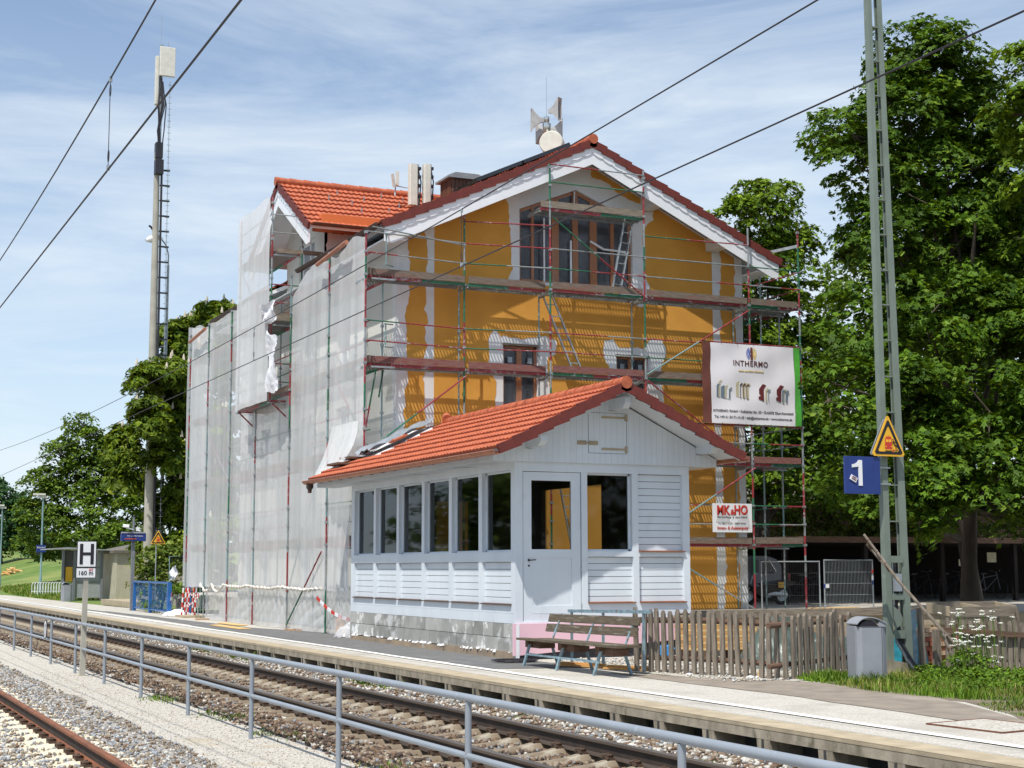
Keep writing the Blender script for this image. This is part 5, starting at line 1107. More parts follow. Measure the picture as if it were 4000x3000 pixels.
# picket fence
def picket(par, x, y, h, lx, ly, w_=.075, m_='wood_grey', d=(1, 0)):
    b = MB(); sx, sy = d[0]*w_/2, d[1]*w_/2; nx, ny = -d[1]*.022, d[0]*.022; vs = []
    for z, s in ((0, 1), (h*.5, 1.02), (h-.05, .95), (h, .35)):
        ox, oy = lx*z, ly*z; vs += [(x+ox-sx*s-nx, y+oy-sy*s-ny, z), (x+ox+sx*s-nx, y+oy+sy*s-ny, z), (x+ox+sx*s+nx, y+oy+sy*s+ny, z), (x+ox-sx*s+nx, y+oy-sy*s+ny, z)]
    fs = [(i*4+j, i*4+(j+1) % 4, (i+1)*4+(j+1) % 4, (i+1)*4+j) for i in range(3) for j in range(4)]+[(3, 2, 1, 0), (12, 13, 14, 15)]
    b.add(vs, fs); b.build('picket', m_, par)
pf = thing('picket_fence', (11.9, 20.9, 0), 'weathered grey picket fence from the bench to the litter bin', 'fence')
R_ = random.Random(8)
A, B_, C_ = Vector((11.86, 21.0, 0)), Vector((12.86, 18.50, 0)), Vector((14.62, 19.25, 0))
d1 = (B_-A).normalized(); d2 = (C_-B_).normalized()
n = 21
for i in range(n): p = A+(B_-A)*(i/(n-1)); picket(pf, p.x+R_.uniform(-.01, .01), p.y, .96+R_.uniform(-.03, .03), R_.uniform(-.03, .03), R_.uniform(-.02, .02), .07, 'wood_grey', d1)
n = 11
for i in range(1, n): p = B_+(C_-B_)*(i/n+.03); picket(pf, p.x, p.y, .93+R_.uniform(-.05, .05), R_.uniform(-.04, .05), 0, .085, 'wood_grey', d2)
for z, r, m_ in ((.79, .045, 'wood_brown'), (.22, .04, 'wood_brown')):
    o_ = Vector((.06, .03, 0)); b = MB(); b.tube([A+o_+Vector((0, 0, z)), A.lerp(B_, .5)+o_+Vector((0, 0, z+.015)), B_+o_+Vector((0, 0, z-.01))], r, 8); b.build('cross_rail', m_, pf, smooth=True)
    b = MB(); o2 = Vector((.0, .07, 0)); b.tube([B_+o2+Vector((-.3, -.1, z-.02)), C_+o2+Vector((0, 0, z+.02))], r*.9, 8); b.build('cross_rail', m_, pf, smooth=True)
fp = thing('stump_post', (13.9, 21.8, 0), 'dark wooden post with a flat rotten cap standing behind the picket fence', 'post')
b = MB(); b.tube([(14.6, 24.2, 0), (14.62, 24.2, .62), (14.62, 24.2, .70)], [.10, .10, .12], 8); b.build('post', 'wood_brown', fp); b = MB(); b.lathe([(.001, 0), (.20, 0), (.19, .03), (.12, .05), (.15, .07), (.001, .085)], (14.62, 24.2, .70), 14); b.build('cap', 'wood_grey', fp)
# lumber stack
ls = thing('lumber_stack', (14.3, 22.7, .1), 'neat stack of fresh yellow boards behind the picket fence', 'lumber')
for i in range(9):
    for j in range(2):
        b = MB(); z = .20+i*.052; b.box(13.85+R_.uniform(-.02, .02), 22.5+j*.36, z, 15.05+R_.uniform(-.03, .03), 22.84+j*.36, z+.048); b.build('board', 'lumber' if i % 2 else 'lumber_light', ls)
b = MB(); b.box(13.95, 22.5, .0, 14.05, 23.2, .19); b.box(14.8, 22.5, .0, 14.9, 23.2, .19); b.build('bearer', 'wood_brown', ls)
def tarp(name, cx, cy, rx, ry, hh, m_, label, seed, rot=0):
    R_ = random.Random(seed); ph = [R_.uniform(0, 6) for _ in range(8)]; b = MB()
    def f(u, v):
        a = u*2*math.pi; r = v; q = (1-r**3.2)
        z = hh*q*(1+.16*math.sin(a*2+ph[0])+.10*math.sin(a*5+ph[1]+r*4))+.05*math.sin(r*9+a*3+ph[2])*(1-r)+.04*math.sin(a*9+ph[3]+r*6)*r
        rr = r*(1+.07*math.sin(a*7+ph[4]))
        x, y = rx*rr*math.cos(a), ry*rr*math.sin(a)
        return (cx+x*math.cos(rot)-y*math.sin(rot), cy+x*math.sin(rot)+y*math.cos(rot), max(.012, z))
    b.grid(f, 64, 18); return tag(b.build(name, m_, smooth=True), label, 'tarpaulin')
tarp('tarpaulin', 14.55, 20.9, .82, .7, .62, 'tarp', 'green grey tarpaulin over a tall heap beside the stack of boards', 3)
tarp('tarpaulin', 15.2, 20.45, 1.0, .5, .40, 'tarp', 'low rumpled end of green tarpaulin near the litter bin', 7, .1)
tarp('tarpaulin', 15.95, 19.6, .30, .3, .66, 'tarp_cyan', 'bright turquoise sheet bunched behind the lattice mast', 9)
for i, (x, y, w_, lb) in enumerate(((11.62, 22.3, .9, 'short plank lying under the left half of the bench'), (11.9, 21.3, .7, 'short plank lying under the right half of the bench'))):
    b = MB(); b.bar((x-.25, y+w_/2, .03), (x+.1, y-w_/2, .03), .14, .03); b.bar((x-.20, y+w_/2, .06), (x+.12, y-w_/2, .065), .10, .03); tag(b.build('offcut', 'lumber'), lb, 'plank')
wb = thing('watering_can', (13.0, 22.2, .1), 'small blue plastic watering can seen between the pickets', 'can')
b = MB(); b.lathe([(.001, 0), (.09, 0), (.10, .05), (.09, .2), (.07, .22), (.001, .22)], (12.95, 22.0, .12), 14); b.build('body', 'blue_plastic', wb, smooth=True); b = MB(); b.tube([(12.95, 21.92, .16), (12.97, 21.75, .30)], .015, 6); b.tube([(12.95, 22.07, .15), (12.95, 22.18, .24), (12.95, 22.08, .33)], .012, 6); b.build('spout_and_handle', 'blue_plastic', wb)
b = MB(); b.lathe([(.001, 0), (.028, 0), (.028, .10), (.001, .11)], (12.72, 18.95, .0), 10); tag(b.build('wooden_block', 'lumber_light'), 'small pale wooden peg on the ground at the bend of the picket fence', 'block')
for i, (x, y, s) in enumerate(((12.15, 19.95, .05), (12.6, 19.0, .06), (12.66, 18.92, .045), (12.7, 18.98, .05))):
    b = MB(); b.lathe([(.001, 0), (s, .01), (s*.9, s*.5), (.001, s*.7)], (x, y, .005), 7); tag(b.build('pebble', 'sign_white'), 'white pebble at the foot of the picket fence', 'stone', 'white pebbles at the foot of the picket fence')
# litter bin
def litter_bin(x, y, s, label, rz=0):
    t = thing('litter_bin', (x, y, 0), label, 'litter bin', None, rz); b = MB(); w_, d_ = .225*s, .18*s
    b.prism([(-w_, -d_+.05), (-w_+.07, -d_), (w_-.07, -d_), (w_, -d_+.05), (w_, d_), (-w_, d_)], 'z', .02, .77*s); b.build('body', 'bin_paint', t, local=True, bevel=.008)
    b = MB(); b.box(w_-.085, -d_-.002, .03, w_-.08, -d_, .76*s); b.build('door_seam', 'sign_black', t, local=True)
    b = MB(); pr_ = [(d_*math.cos(a)*1.02-.0, .74*s+.155*s*math.sin(a)) for a in [math.pi*i/10 for i in range(11)]]
    pts = [(-w_+2*w_*i/12, .755*s+.15*s*math.sin(math.pi*(.12+.76*(i/12)**.8))) for i in range(13)]
    lo = [(x_, z_-.014) for x_, z_ in pts][::-1]; b.prism(pts+lo, 'y', -d_-.012, d_+.01); b.build('lid', 'bin_paint', t, local=True, smooth=False)
    b = MB(); b.prism([(-w_*.92, .765*s), (w_*.5, .765*s)]+[(w_*(-.92+1.42*(1-i/8)), .765*s+.10*s*math.sin(math.pi*i/8)) for i in range(1, 8)], 'y', -d_+.01, d_-.01); b.build('opening', 'sign_black', t, local=True)
    b = MB(); b.box(w_*.45, -d_+.002, .765*s, w_-.02, -d_+.012, .84*s); b.build('lid_cheek', 'bin_paint', t, local=True)
    return t
litter_bin(13.75, 17.78, 1.0, 'tall grey metal litter bin with a curved lid beside the lattice mast', rad(-14))
# lattice mast
lm = thing('catenary_mast', (14.75, 18.5, 0), 'tall grey green lattice mast of two channels with sign 1 and a warning triangle', 'mast')
b = MB()
ZT = 13.0
def chan(x0b, x1b, x0t, x1t, y0_, y1_): return [(x0b, y0_, 0), (x1b, y0_, 0), (x1b, y1_, 0), (x0b, y1_, 0), (x0t, y0_, ZT), (x1t, y0_, ZT), (x1t, y1_, ZT), (x0t, y1_, ZT)]
BXF = [(0, 3, 2, 1), (4, 5, 6, 7), (0, 1, 5, 4), (1, 2, 6, 5), (2, 3, 7, 6), (3, 0, 4, 7)]
b.add(chan(14.59, 14.70, 14.575, 14.64, 18.38, 18.41), BXF); b.add(chan(14.59, 14.60, 14.575, 14.585, 18.41, 18.46), BXF); b.add(chan(14.59, 14.70, 14.575, 14.64, 18.46, 18.48), BXF)
b.build('left_channel', 'mast_paint', lm)
b = MB(); b.add(chan(14.92, 15.05, 14.73, 14.79, 18.38, 18.41), BXF); b.add(chan(15.04, 15.05, 14.78, 14.79, 18.41, 18.46), BXF); b.add(chan(14.92, 15.05, 14.73, 14.79, 18.46, 18.48), BXF); b.build('right_channel', 'mast_paint', lm)
for z in [2.28, 2.82, 3.36, 3.91, 4.45, 5.0, 5.54, 6.07, 6.62, 7.16, 7.7, 8.25, 8.79, 9.34, 9.88, 10.4, 10.95]:
    t = z/ZT; b = MB(); b.box(14.69-.06*t, 18.40, z-.018, 14.93-.17*t, 18.47, z); b.build('batten', 'mast_paint', lm)
for z, h_ in ((1.71, .10), (1.16, .09), (.61, .12)): MB().box(14.69, 18.36, z-h_/2, 14.90, 18.378, z+h_/2).build('batten', 'mast_paint', lm)
q = MB(); q.prism([(14.70, 1.02), (14.80, .95), (14.86, .84), (14.80, .74), (14.70, .68)], 'y', 18.35, 18.37); q.build('gusset_plate', 'mast_paint', lm)
b = MB(); b.prism([(14.50, 0), (15.1, 0), (15.1, .16), (14.50, .26)], 'y', 18.30, 18.70); b.build('footing', 'rib_concrete', lm)
b = MB(); b.box(14.725, 18.34, 1.24, 14.85, 18.40, 1.50); b.build('number_plate', 'sign_back', lm)
for i in range(4):
    b = MB(); o_ = i*.03; b.tube([(14.76+o_*.7, 18.45, 1.7), (14.77+o_*.7, 18.45, .9), (14.78+o_, 18.42, .5), (14.88+o_, 18.30, .22), (15.0+o_, 18.2, -.02)], .018, 8); b.build('cable', 'cable' if i else 'steel_zinc', lm, smooth=True)
sn = thing('platform_sign', (14.15, 18.3, 2.66), 'square blue platform sign with a white figure 1, strapped to the lattice mast', 'sign')
MB().box(13.83, 18.285, 2.66, 14.47, 18.32, 3.21).build('board', 'sign_blue', sn, bevel=.004)
o1 = MB(); o1.prism([(14.075, 3.155), (14.135, 3.155), (14.135, 2.78), (14.07, 2.78), (14.07, 3.06), (13.955, 3.045), (13.955, 3.09), (14.01, 3.10), (14.055, 3.125)], 'y', 18.272, 18.284); o1.build('numeral', 'sign_white', sn)
st_ = MB(); st_.bar((13.92, 18.274, 2.91), (14.03, 18.274, 2.855), .01, .075, (.3, 0, 1)); s_o = st_.build('sticker', 'banner_white', sn); q = MB(); q.bar((13.94, 18.266, 2.89), (14.01, 18.266, 2.855), .006, .012, (.3, 0, 1)); q.bar((13.95, 18.266, 2.915), (14.02, 18.266, 2.885), .006, .012, (.3, 0, 1)); q.build('scribble', 'print_maroon', s_o)
for z in (3.06, 2.82): b = MB(); b.box(14.46, 18.35, z-.012, 14.71, 18.37, z+.012); b.build('strap', 'galv', sn)
def tri(r_, cx, cz, w_, h_, y, m_=None):
    c = .10*w_; return [(cx-w_/2+c*.5, cz), (cx+w_/2-c*.5, cz), (cx+w_/2, cz+c*.6), (cx+c*.35, cz+h_-c*.2), (cx, cz+h_), (cx-c*.35, cz+h_-c*.2), (cx-w_/2, cz+c*.6)]
def warn(name, cx, cy, cz, w_, h_, label, small=False):
    t = thing(name, (cx, cy, cz), label, 'warning sign')
    b = MB(); b.prism(tri(0, cx, cz, w_, h_, cy), 'y', cy, cy+.012); o = b.build('plate', 'sign_yellow', t)
    k = w_*.055; a = tri(0, cx, cz+k*.9, w_-k*2.6, h_-k*2.9, cy); c = tri(0, cx, cz+k*2.1, w_-k*6.4, h_-k*6.9, cy)
    b = MB(); b.holes(a, [c], 'y', cy-.004, cy-.001); b.build('black_border', 'sign_black', t)
    s = w_/.58; X = lambda v: cx+v*s; Z = lambda v: cz+v*s; y = cy-.006
    g = MB(); g.prism([(X(-.065), Z(.12)), (X(-.045), Z(.10)), (X(.045), Z(.10)), (X(.065), Z(.12)), (X(.06), Z(.24)), (X(.045), Z(.28)), (X(-.045), Z(.28)), (X(-.06), Z(.24))], 'y', y, y+.002, 0)
    g.box(X(-.045), y-.002, Z(.205), X(-.005), y, Z(.245), 1); g.box(X(.005), y-.002, Z(.205), X(.045), y, Z(.245), 1); g.box(X(-.07), y-.0, Z(.085), X(.07), y+.002, Z(.10), 1)
    for v in (-.045, .045): g.lathe([(.001, 0), (.010*s, 0), (.010*s, .002), (.001, .002)], (X(v), y-.003, Z(.14)), 10, 1, 'y')
    for z in (.065, .078): g.box(X(-.045), y, Z(z), X(.045), y+.002, Z(z+.006), 2)
    g.bar((X(-.05), y, Z(.055)), (X(-.035), y, Z(.095)), .002, .007, (1, 0, 0), 2); g.bar((X(.05), y, Z(.055)), (X(.035), y, Z(.095)), .002, .007, (1, 0, 0), 2)
    g.bar((X(-.045), y, Z(.28)), (X(0), y, Z(.30)), .002, .006, (0, 0, 1), 0); g.bar((X(0), y, Z(.30)), (X(.045), y, Z(.28)), .002, .006, (0, 0, 1), 0)
    g.build('train_pictogram', ['sign_red', 'sign_yellow', 'sign_black'], t)
    g = MB(); P_ = lambda u, v: (X(u), y, Z(v))
    for p, q, w2 in ((P_(.085, .225), P_(.105, .175), .018), (P_(.105, .175), P_(.15, .15), .012), (P_(.15, .15), P_(.165, .12), .009), (P_(.105, .175), P_(.135, .14), .012), (P_(.135, .14), P_(.13, .10), .010), (P_(.09, .22), P_(.12, .205), .008), (P_(.12, .205), P_(.14, .225), .008), (P_(.09, .22), P_(.065, .195), .008)): g.bar(p, q, .002, w2*s, (1, 0, .6))
    g.lathe([(.001, 0), (.010*s, 0), (.010*s, .002), (.001, .002)], (X(.082), y, Z(.245)), 10, None, 'y'); g.box(X(.13), y, Z(.087), X(.17), y+.002, Z(.097)); g.build('figure_pictogram', 'sign_black', t)
    g = MB(); g.box(X(.075), y, Z(.087), X(.13), y+.002, Z(.097)); g.box(X(.075), y, Z(.055), X(.088), y+.002, Z(.087)); g.build('edge_pictogram', 'sign_red', t)
    return t
warn('warning_triangle', 14.615, 18.26, 3.225, .59, .60, 'yellow warning triangle with a train and a falling figure on the lattice mast')
t2 = thing('warning_triangle', (14.5, 18.36, 3.24), 'grey back of a second triangle sign half hidden behind the yellow one on the mast', 'warning sign')
b = MB(); b.prism([(14.35, 3.27), (14.36, 3.245), (14.66, 3.245), (14.66, 3.80), (14.60, 3.78)], 'y', 18.345, 18.36); b.build('plate', 'sign_back', t2)
# leaning bits behind the mast
for x, y, w_, h_, lx, lb, m_ in ((15.56, 19.0, .10, .95, .0, 'blue grey fence post just right of the lattice mast', 'iron_blue'), (15.73, 19.0, .09, .97, -.02, 'bare wooden fence post between the blue grey post and the brick pile', 'wood_grey')):
    b = MB(); b.bar((x, y, 0), (x+lx, y, h_), w_, .06, (0, 1, 0)); tag(b.build('fence_post', m_), lb, 'post')
bp = thing('brick_pile', (16.25, 19.5, 0), 'pile of old red and pale bricks stacked behind the weeds', 'bricks')
R_ = random.Random(5)
for i in range(9):
    for j in range(4):
        for k_ in range(1):
            x = 15.92+j*.235+(i % 2)*.07+R_.uniform(-.015, .015); z = i*.072
            if i > 6 and j > 2: continue
            b = MB(); b.box(x, 19.42+R_.uniform(-.02, .03), z, x+.225, 19.55, z+.066); b.build('brick', 'brick_pale' if (i > 6 or R_.random() < .2) else 'brick', bp)
tb = thing('timber_planter', (18.3, 20.5, 0), 'open grey timber trough raised behind the right picket fence', 'planter')
b = MB(); b.prism([(17.50, .93), (18.95, .94), (18.88, .76), (17.53, .77)], 'y', 20.40, 20.43); b.prism([(17.62, 1.0), (19.15, 1.0), (19.1, .78), (17.62, .80)], 'y', 21.1, 21.13); b.build('side_board', 'wood_grey_h', tb)
b = MB(); b.bar((17.5, 20.42, .86), (17.62, 21.12, .90), .03, .16); b.bar((18.93, 20.42, .85), (19.12, 21.12, .90), .03, .18); b.bar((18.2, 20.42, .90), (18.35, 21.12, .95), .03, .06); b.build('end_board', 'lip_concrete', tb)
b = MB(); b.bar((18.93, 20.41, .9), (19.05, 20.41, 0), .05, .05, (0, 1, 0)); b.build('leg', 'wood_grey', tb); b = MB(); b.bar((17.55, 20.41, .8), (17.55, 20.41, 0), .05, .05, (0, 1, 0)); b.build('leg', 'wood_grey', tb); b = MB(); b.bar((19.12, 21.1, .95), (19.3, 21.1, 0), .05, .05, (0, 1, 0)); b.build('leg', 'wood_grey', tb)
rf_ = thing('picket_fence', (15.9, 17.5, 0), 'dark old picket fence standing in the weeds on the far right', 'fence')
R_ = random.Random(19)
for i in range(22):
    t = i/21; x = 15.15+1.75*t; y = 17.75-.75*t; picket(rf_, x, y, .86+R_.uniform(-.05, .03)-.05*t, R_.uniform(-.05, .05), 0, .062, 'wood_grey', (.92, -.39))
b = MB(); b.bar((15.0, 17.72, .70), (16.9, 16.93, .56), .04, .075); b.build('cross_rail', 'wood_brown', rf_)
b = MB(); b.bar((16.42, 17.05, 0), (16.42, 17.05, .66), .09, .09, (0, 1, 0)); b.build('post', 'wood_grey', rf_); b = MB(); b.bar((15.0, 17.8, 0), (15.0, 17.8, .7), .09, .09, (0, 1, 0)); b.build('post', 'wood_grey', rf_)
# rustic ladder of poles leaning on the mast
rl = thing('wooden_ladder', (14.6, 17.3, 0), 'old pole ladder with short log rungs leaning against the lattice mast', 'ladder')
pts = [(14.11, 18.25, 2.07), (14.40, 17.8, 1.35), (14.69, 17.35, .74), (14.90, 17.2, .06)]
b = MB(); b.tube(pts, [.018, .022, .025, .028], 8); b.build('stile', 'wood_grey', rl, smooth=True)
p2_ = [(14.19, 18.3, 1.93), (14.52, 17.85, 1.27), (14.80, 17.5, .76), (15.35, 17.35, .10)]
b = MB(); b.tube(p2_, [.016, .020, .024, .026], 8); b.build('stile', 'wood_grey', rl, smooth=True)
for i in range(13):
    t = (i+.5)/13; f_ = lambda P, t: Vector(P[min(2, int(t*3))]).lerp(Vector(P[min(2, int(t*3))+1]), t*3-min(2, int(t*3)))
    a, c = f_(pts, t), f_(p2_, t); d_ = (c-a); b = MB(); b.tube([a-d_*.1, a+d_.normalized()*max(.12, d_.length*1.1)], .022, 7); b.build('rung', 'wood_grey' if i % 2 else 'wood_brown', rl, smooth=True)
# coil of wire on the platform
b = MB()
for k in range(4): b.tube([(11.15+(.32+.03*k)*math.cos(t), 23.9+(.30+.02*k)*math.sin(t)+.02*k, .02+.008*k) for t in [i*math.pi/12 for i in range(25)]], .006, 5)
tag(b.build('wire_coil', 'wire'), 'loose coil of dark wire lying at the front corner of the waiting room', 'wire')
# ------------------------------------------------------------------ overhead line
def wire(name, x, f, y0, y1, r, label, n=40):
    b = MB(); b.tube([(x, y0*(y1/y0)**(i/n), f(y0*(y1/y0)**(i/n))) for i in range(n+1)], r, 6); return tag(b.build(name, 'wire', smooth=True), label, 'wire', 'overhead line wires')
mes = lambda y: 5.852+.00052*(y-34.5)**2 if y > 34.5 else 5.852+.00046*(y-34.5)**2
wire('contact_wire', 7.25, lambda y: 5.275, 4, 150, .0075, 'lower wire crossing the scaffold netting and the orange gable')
wire('messenger_wire', 7.25, mes, 4, 75, .0075, 'upper wire rising to the right past the roof ridge')
wire('contact_wire', 2.18, lambda y: 4.86, 3, 70, .0085, 'lower of the two wires crossing the sky at the top left')
wire('messenger_wire', 2.18, lambda y: 5.50+.0022*(20.5-y)**2 if y < 20.5 else 5.50+.001*(y-20.5)**2, 3, 60, .0075, 'upper of the two wires crossing the sky at the top left')
def dropper(x, y, z0, z1, label):
    t = thing('dropper', (x, y, z0), label, 'wire', 'droppers of the overhead line'); b = MB(); b.tube([(x, y, z0), (x, y+.01, z1)], .0035, 5); b.build('cord', 'wire', t)
    b = MB(); b.box(x-.012, y-.014, z0-.01, x+.012, y+.014, z0+.035); b.build('clamp', 'galv', t); b = MB(); b.box(x-.012, y-.014, z1-.035, x+.012, y+.014, z1+.01); b.build('clamp', 'galv', t)
    for z, s in ((z0+.06, 1), (z1-.06, -1)):
        b = MB(); b.tube([(x, y+.035*math.sin(a), z+.05*s-.05*s*math.cos(a)) for a in [i*math.pi/8 for i in range(17)]], .003, 4); b.build('loop', 'wire', t)
dropper(2.18, 12.6, 4.865, 5.64, 'short dropper joining the two wires high at the top left'); dropper(7.25, 26.6, 5.28, 5.86, 'dropper in front of the grey netting'); dropper(7.25, 17.1, 5.28, 5.98, 'dropper in front of the orange wall below the left roof slope')

# ------------------------------------------------------------------ vegetation
LOBE3 = np.array([(0, 0, 0), (-.30, .32, .03), (-.50, .78, -.05), (-.06, .45, .04), (-.19, .62, .03), (0, 1.10, -.10), (.19, .62, .03), (.06, .45, .04), (.50, .78, -.05), (.30, .32, .03)])
LF3 = np.array([(0, 1, 2, 3), (0, 4, 5, 6), (0, 7, 8, 9)])
KITE = np.array([(0, 0, 0), (-.30, .50, .05), (0, 1.05, -.08), (.30, .50, .05)]); KF = np.array([(0, 1, 2, 3)])
FAN = np.array([(0, 0, 0), (-.55, .25, -.1), (-.62, .75, -.3), (-.2, .40, .02), (-.2, .6, .0), (0, 1.1, -.15), (.2, .6, .0), (.2, .40, .02), (.62, .75, -.3), (.55, .25, -.1)])
def leaves(C, Nn, S, r_, proto=LOBE3, pf=LF3, droop=.35):
    """C centres, Nn leaf normals, S sizes -> verts, faces"""
    n = len(C); Nn = Nn/np.linalg.norm(Nn, axis=1, keepdims=True)
    t = r_.normal(size=(n, 3)); t[:, 2] -= droop; t -= (t*Nn).sum(1, keepdims=True)*Nn; t /= np.linalg.norm(t, axis=1, keepdims=True)
    s = np.cross(t, Nn)
    V = C[:, None]+S[:, None, None]*(proto[None, :, :1]*s[:, None]+(proto[None, :, 1:2]-.5)*t[:, None]+proto[None, :, 2:]*Nn[:, None])
    F = (pf[None]+len(proto)*np.arange(n)[:, None, None]).reshape(-1, pf.shape[1])
    return V.reshape(-1, 3), F
def crown(lumps, nleaf, size, seed, cl=55, clr=.5, flat_=.30, inner=.62, up=.75, skirt=-.75):
    """sprays of leaves spread over and inside overlapping lumps; gaps stay between the sprays"""
    r_ = np.random.default_rng(seed); L_ = np.array(lumps, float); wts = (L_[:, 3]*L_[:, 5]+L_[:, 4]*L_[:, 5]); wts /= wts.sum()
    nc = max(4, nleaf//cl); k = r_.choice(len(L_), nc, p=wts); d = r_.normal(size=(nc, 3)); d /= np.linalg.norm(d, axis=1, keepdims=True)
    d[:, 2] = np.where(d[:, 2] < skirt, -d[:, 2], d[:, 2]); rr = r_.uniform(inner, 1.05, nc)**.8
    P = L_[k, :3]+d*rr[:, None]*L_[k, 3:]; out = d/L_[k, 3:]; out /= np.linalg.norm(out, axis=1, keepdims=True)
    ax = out*.45+np.array([0, 0, up+.25])+r_.normal(size=(nc, 3))*.15; ax /= np.linalg.norm(ax, axis=1, keepdims=True)
    R = clr*r_.uniform(.55, 1.25, nc); m = np.maximum(6, (cl*r_.uniform(.5, 1.5, nc)).astype(int)); idx = np.repeat(np.arange(nc), m); n = len(idx)
    q = r_.normal(size=(n, 3)); a = ax[idx]; q -= (q*a).sum(1, keepdims=True)*a; q /= np.linalg.norm(q, axis=1, keepdims=True)
    rad_ = np.sqrt(r_.uniform(0, 1, n))*R[idx]; C = P[idx]+q*rad_[:, None]+a*(r_.uniform(-1, .6, n)*flat_*R[idx]-.35*rad_**2/np.maximum(R[idx], .01))[:, None]
    Nn = a+q*.45+r_.normal(size=(n, 3))*.38
    return C, Nn, size*r_.uniform(.65, 1.25, n), P
def tree(name, label, base, lumps, nleaf, size, m_, seed, trunk=.25, cl=55, clr=.5, proto=LOBE3, pf=LF3, cat='tree', group=None, th=None, blossom=0, twigs=60, inner=.62, lean=0):
    t = thing(name, base, label, cat, group); C, Nn, S, P = crown(lumps, nleaf, size, seed, cl, clr, inner=inner)
    r_ = np.random.default_rng(seed+1); V, F = leaves(C, Nn, S, r_, proto, pf); np_obj('crown', V, F, m_, t)
    b = MB(); b0 = Vector(base); zc = [l[2] for l in lumps]; top = max(zc); cx = sum(l[0] for l in lumps)/len(lumps); cy = sum(l[1] for l in lumps)/len(lumps)
    R_ = random.Random(seed); pts = []; rs = []
    for i in range(8):
        u = i/7; pts.append((b0.x+(cx-b0.x)*u**1.5+R_.uniform(-.08, .08)*i/3, b0.y+(cy-b0.y)*u**1.5, b0.z-.1+(top-b0.z)*.66*u)); rs.append(trunk*(1-.88*u)*(1.25 if i == 0 else 1))
    b.tube(pts, rs, 10)
    for l in lumps:
        u = min(.85, max(.30, (l[2]-b0.z)/(top-b0.z)-.18)); j = min(6, int(u*7)); p = Vector(pts[j]); c = Vector(l[:3]); m1 = p.lerp(c, .5)+Vector((R_.uniform(-.2, .2), R_.uniform(-.2, .2), -.1)); g_ = rs[j]*min(1, l[3]/1.4*.9); b.tube([p, m1, c], [g_*.55, g_*.36, g_*.12], 7)
    sel = r_.choice(len(P), min(twigs, len(P)), replace=False)
    for i in sel:
        p = Vector(P[i]); l = min(lumps, key=lambda q: (Vector(q[:3])-p).length); c = Vector(l[:3]); b.tube([c, c.lerp(p, .55)+Vector((0, 0, -.08)), p], [trunk*.13, trunk*.09, .012], 5)
    b.build('trunk', 'bark', t, smooth=True)
    if blossom:
        bb = MB(); n = 0
        for i in range(len(P)):
            if n >= blossom: break
            l = min(lumps, key=lambda q: (Vector(q[:3])-Vector(P[i])).length); v = Vector(P[i])-Vector(l[:3])
            if v.z > -.1 and v.y < .5: p = P[i]+np.array([0, 0, .12]); bb.lathe([(.075, 0), (.06, .14), (.02, .30)], p, 6); n += 1
        bb.build('blossom', 'blossom', t)
    return t
# large maple on the right: sunlit shelves of leaves over a dark inside
mp_l = [(25.6, 30, 14.9, 1.1, 1.2, .7), (25.9, 25.8, 2.3, 1.0, .6, .55), (26.9, 25.8, 2.2, .9, .6, .5), (24.9, 25.4, 2.0, .6, .5, .4), (27.6, 26.0, 2.9, .9, .6, .6), (25.7, 30, 14.0, 1.75, 1.5, 1.25), (24.9, 30, 13.0, 1.5, 1.4, 1.1), (26.9, 30, 13.1, 1.5, 1.4, 1.2), (23.2, 30, 12.2, 1.15, 1.1, .75), (22.9, 29.6, 11.6, .7, .8, .45), (24.3, 30, 11.2, 1.5, 1.4, 1.1), (26.1, 30, 11.4, 1.9, 1.8, 1.4), (27.8, 30, 11.6, 1.5, 1.5, 1.3),
        (23.9, 29.8, 9.7, 1.15, 1.2, 1.1), (25.7, 29.5, 9.3, 1.8, 1.8, 1.4), (27.7, 29.2, 9.4, 1.8, 1.8, 1.5), (22.6, 29.0, 7.3, 1.25, 1.2, 1.1), (24.2, 28.6, 7.5, 1.6, 1.5, 1.3), (26.0, 28.0, 7.2, 1.7, 1.6, 1.3), (27.4, 27.4, 7.2, 1.6, 1.6, 1.5),
        (21.6, 28.2, 5.6, 1.0, 1.1, 1.0), (22.9, 27.8, 5.3, 1.3, 1.2, 1.2), (24.5, 27.0, 5.1, 1.5, 1.4, 1.2), (26.0, 26.4, 5.1, 1.5, 1.4, 1.2), (21.5, 27.6, 4.1, .85, .9, .85), (22.9, 26.8, 3.75, 1.0, .9, .85), (24.2, 26.2, 3.7, 1.1, 1.0, .95), (25.4, 25.6, 3.4, 1.0, .9, .8), (23.9, 25.9, 2.75, .8, .7, .55), (25.2, 25.6, 2.5, .9, .8, .5), (26.4, 26.2, 3.4, 1.2, 1.0, .8), (26.6, 25.8, 2.4, .9, .7, .45), (22.9, 26.6, 2.7, .7, .7, .5), (21.9, 27.3, 3.2, .8, .7, .6), (27.6, 27.0, 4.2, 1.3, 1.2, 1.1), (25.6, 28.4, 4.4, 1.8, 1.4, 1.2), (25.7, 25.2, 2.0, .9, .6, .4), (24.6, 25.6, 2.4, .7, .6, .5)]
tree('maple_tree', 'large dense maple tree rising behind the lattice mast, right of the station', (26.8, 30.5, .5), mp_l, 86000, .165, 'maple_leaf', 11, .22, cl=78, clr=.56, inner=.5)
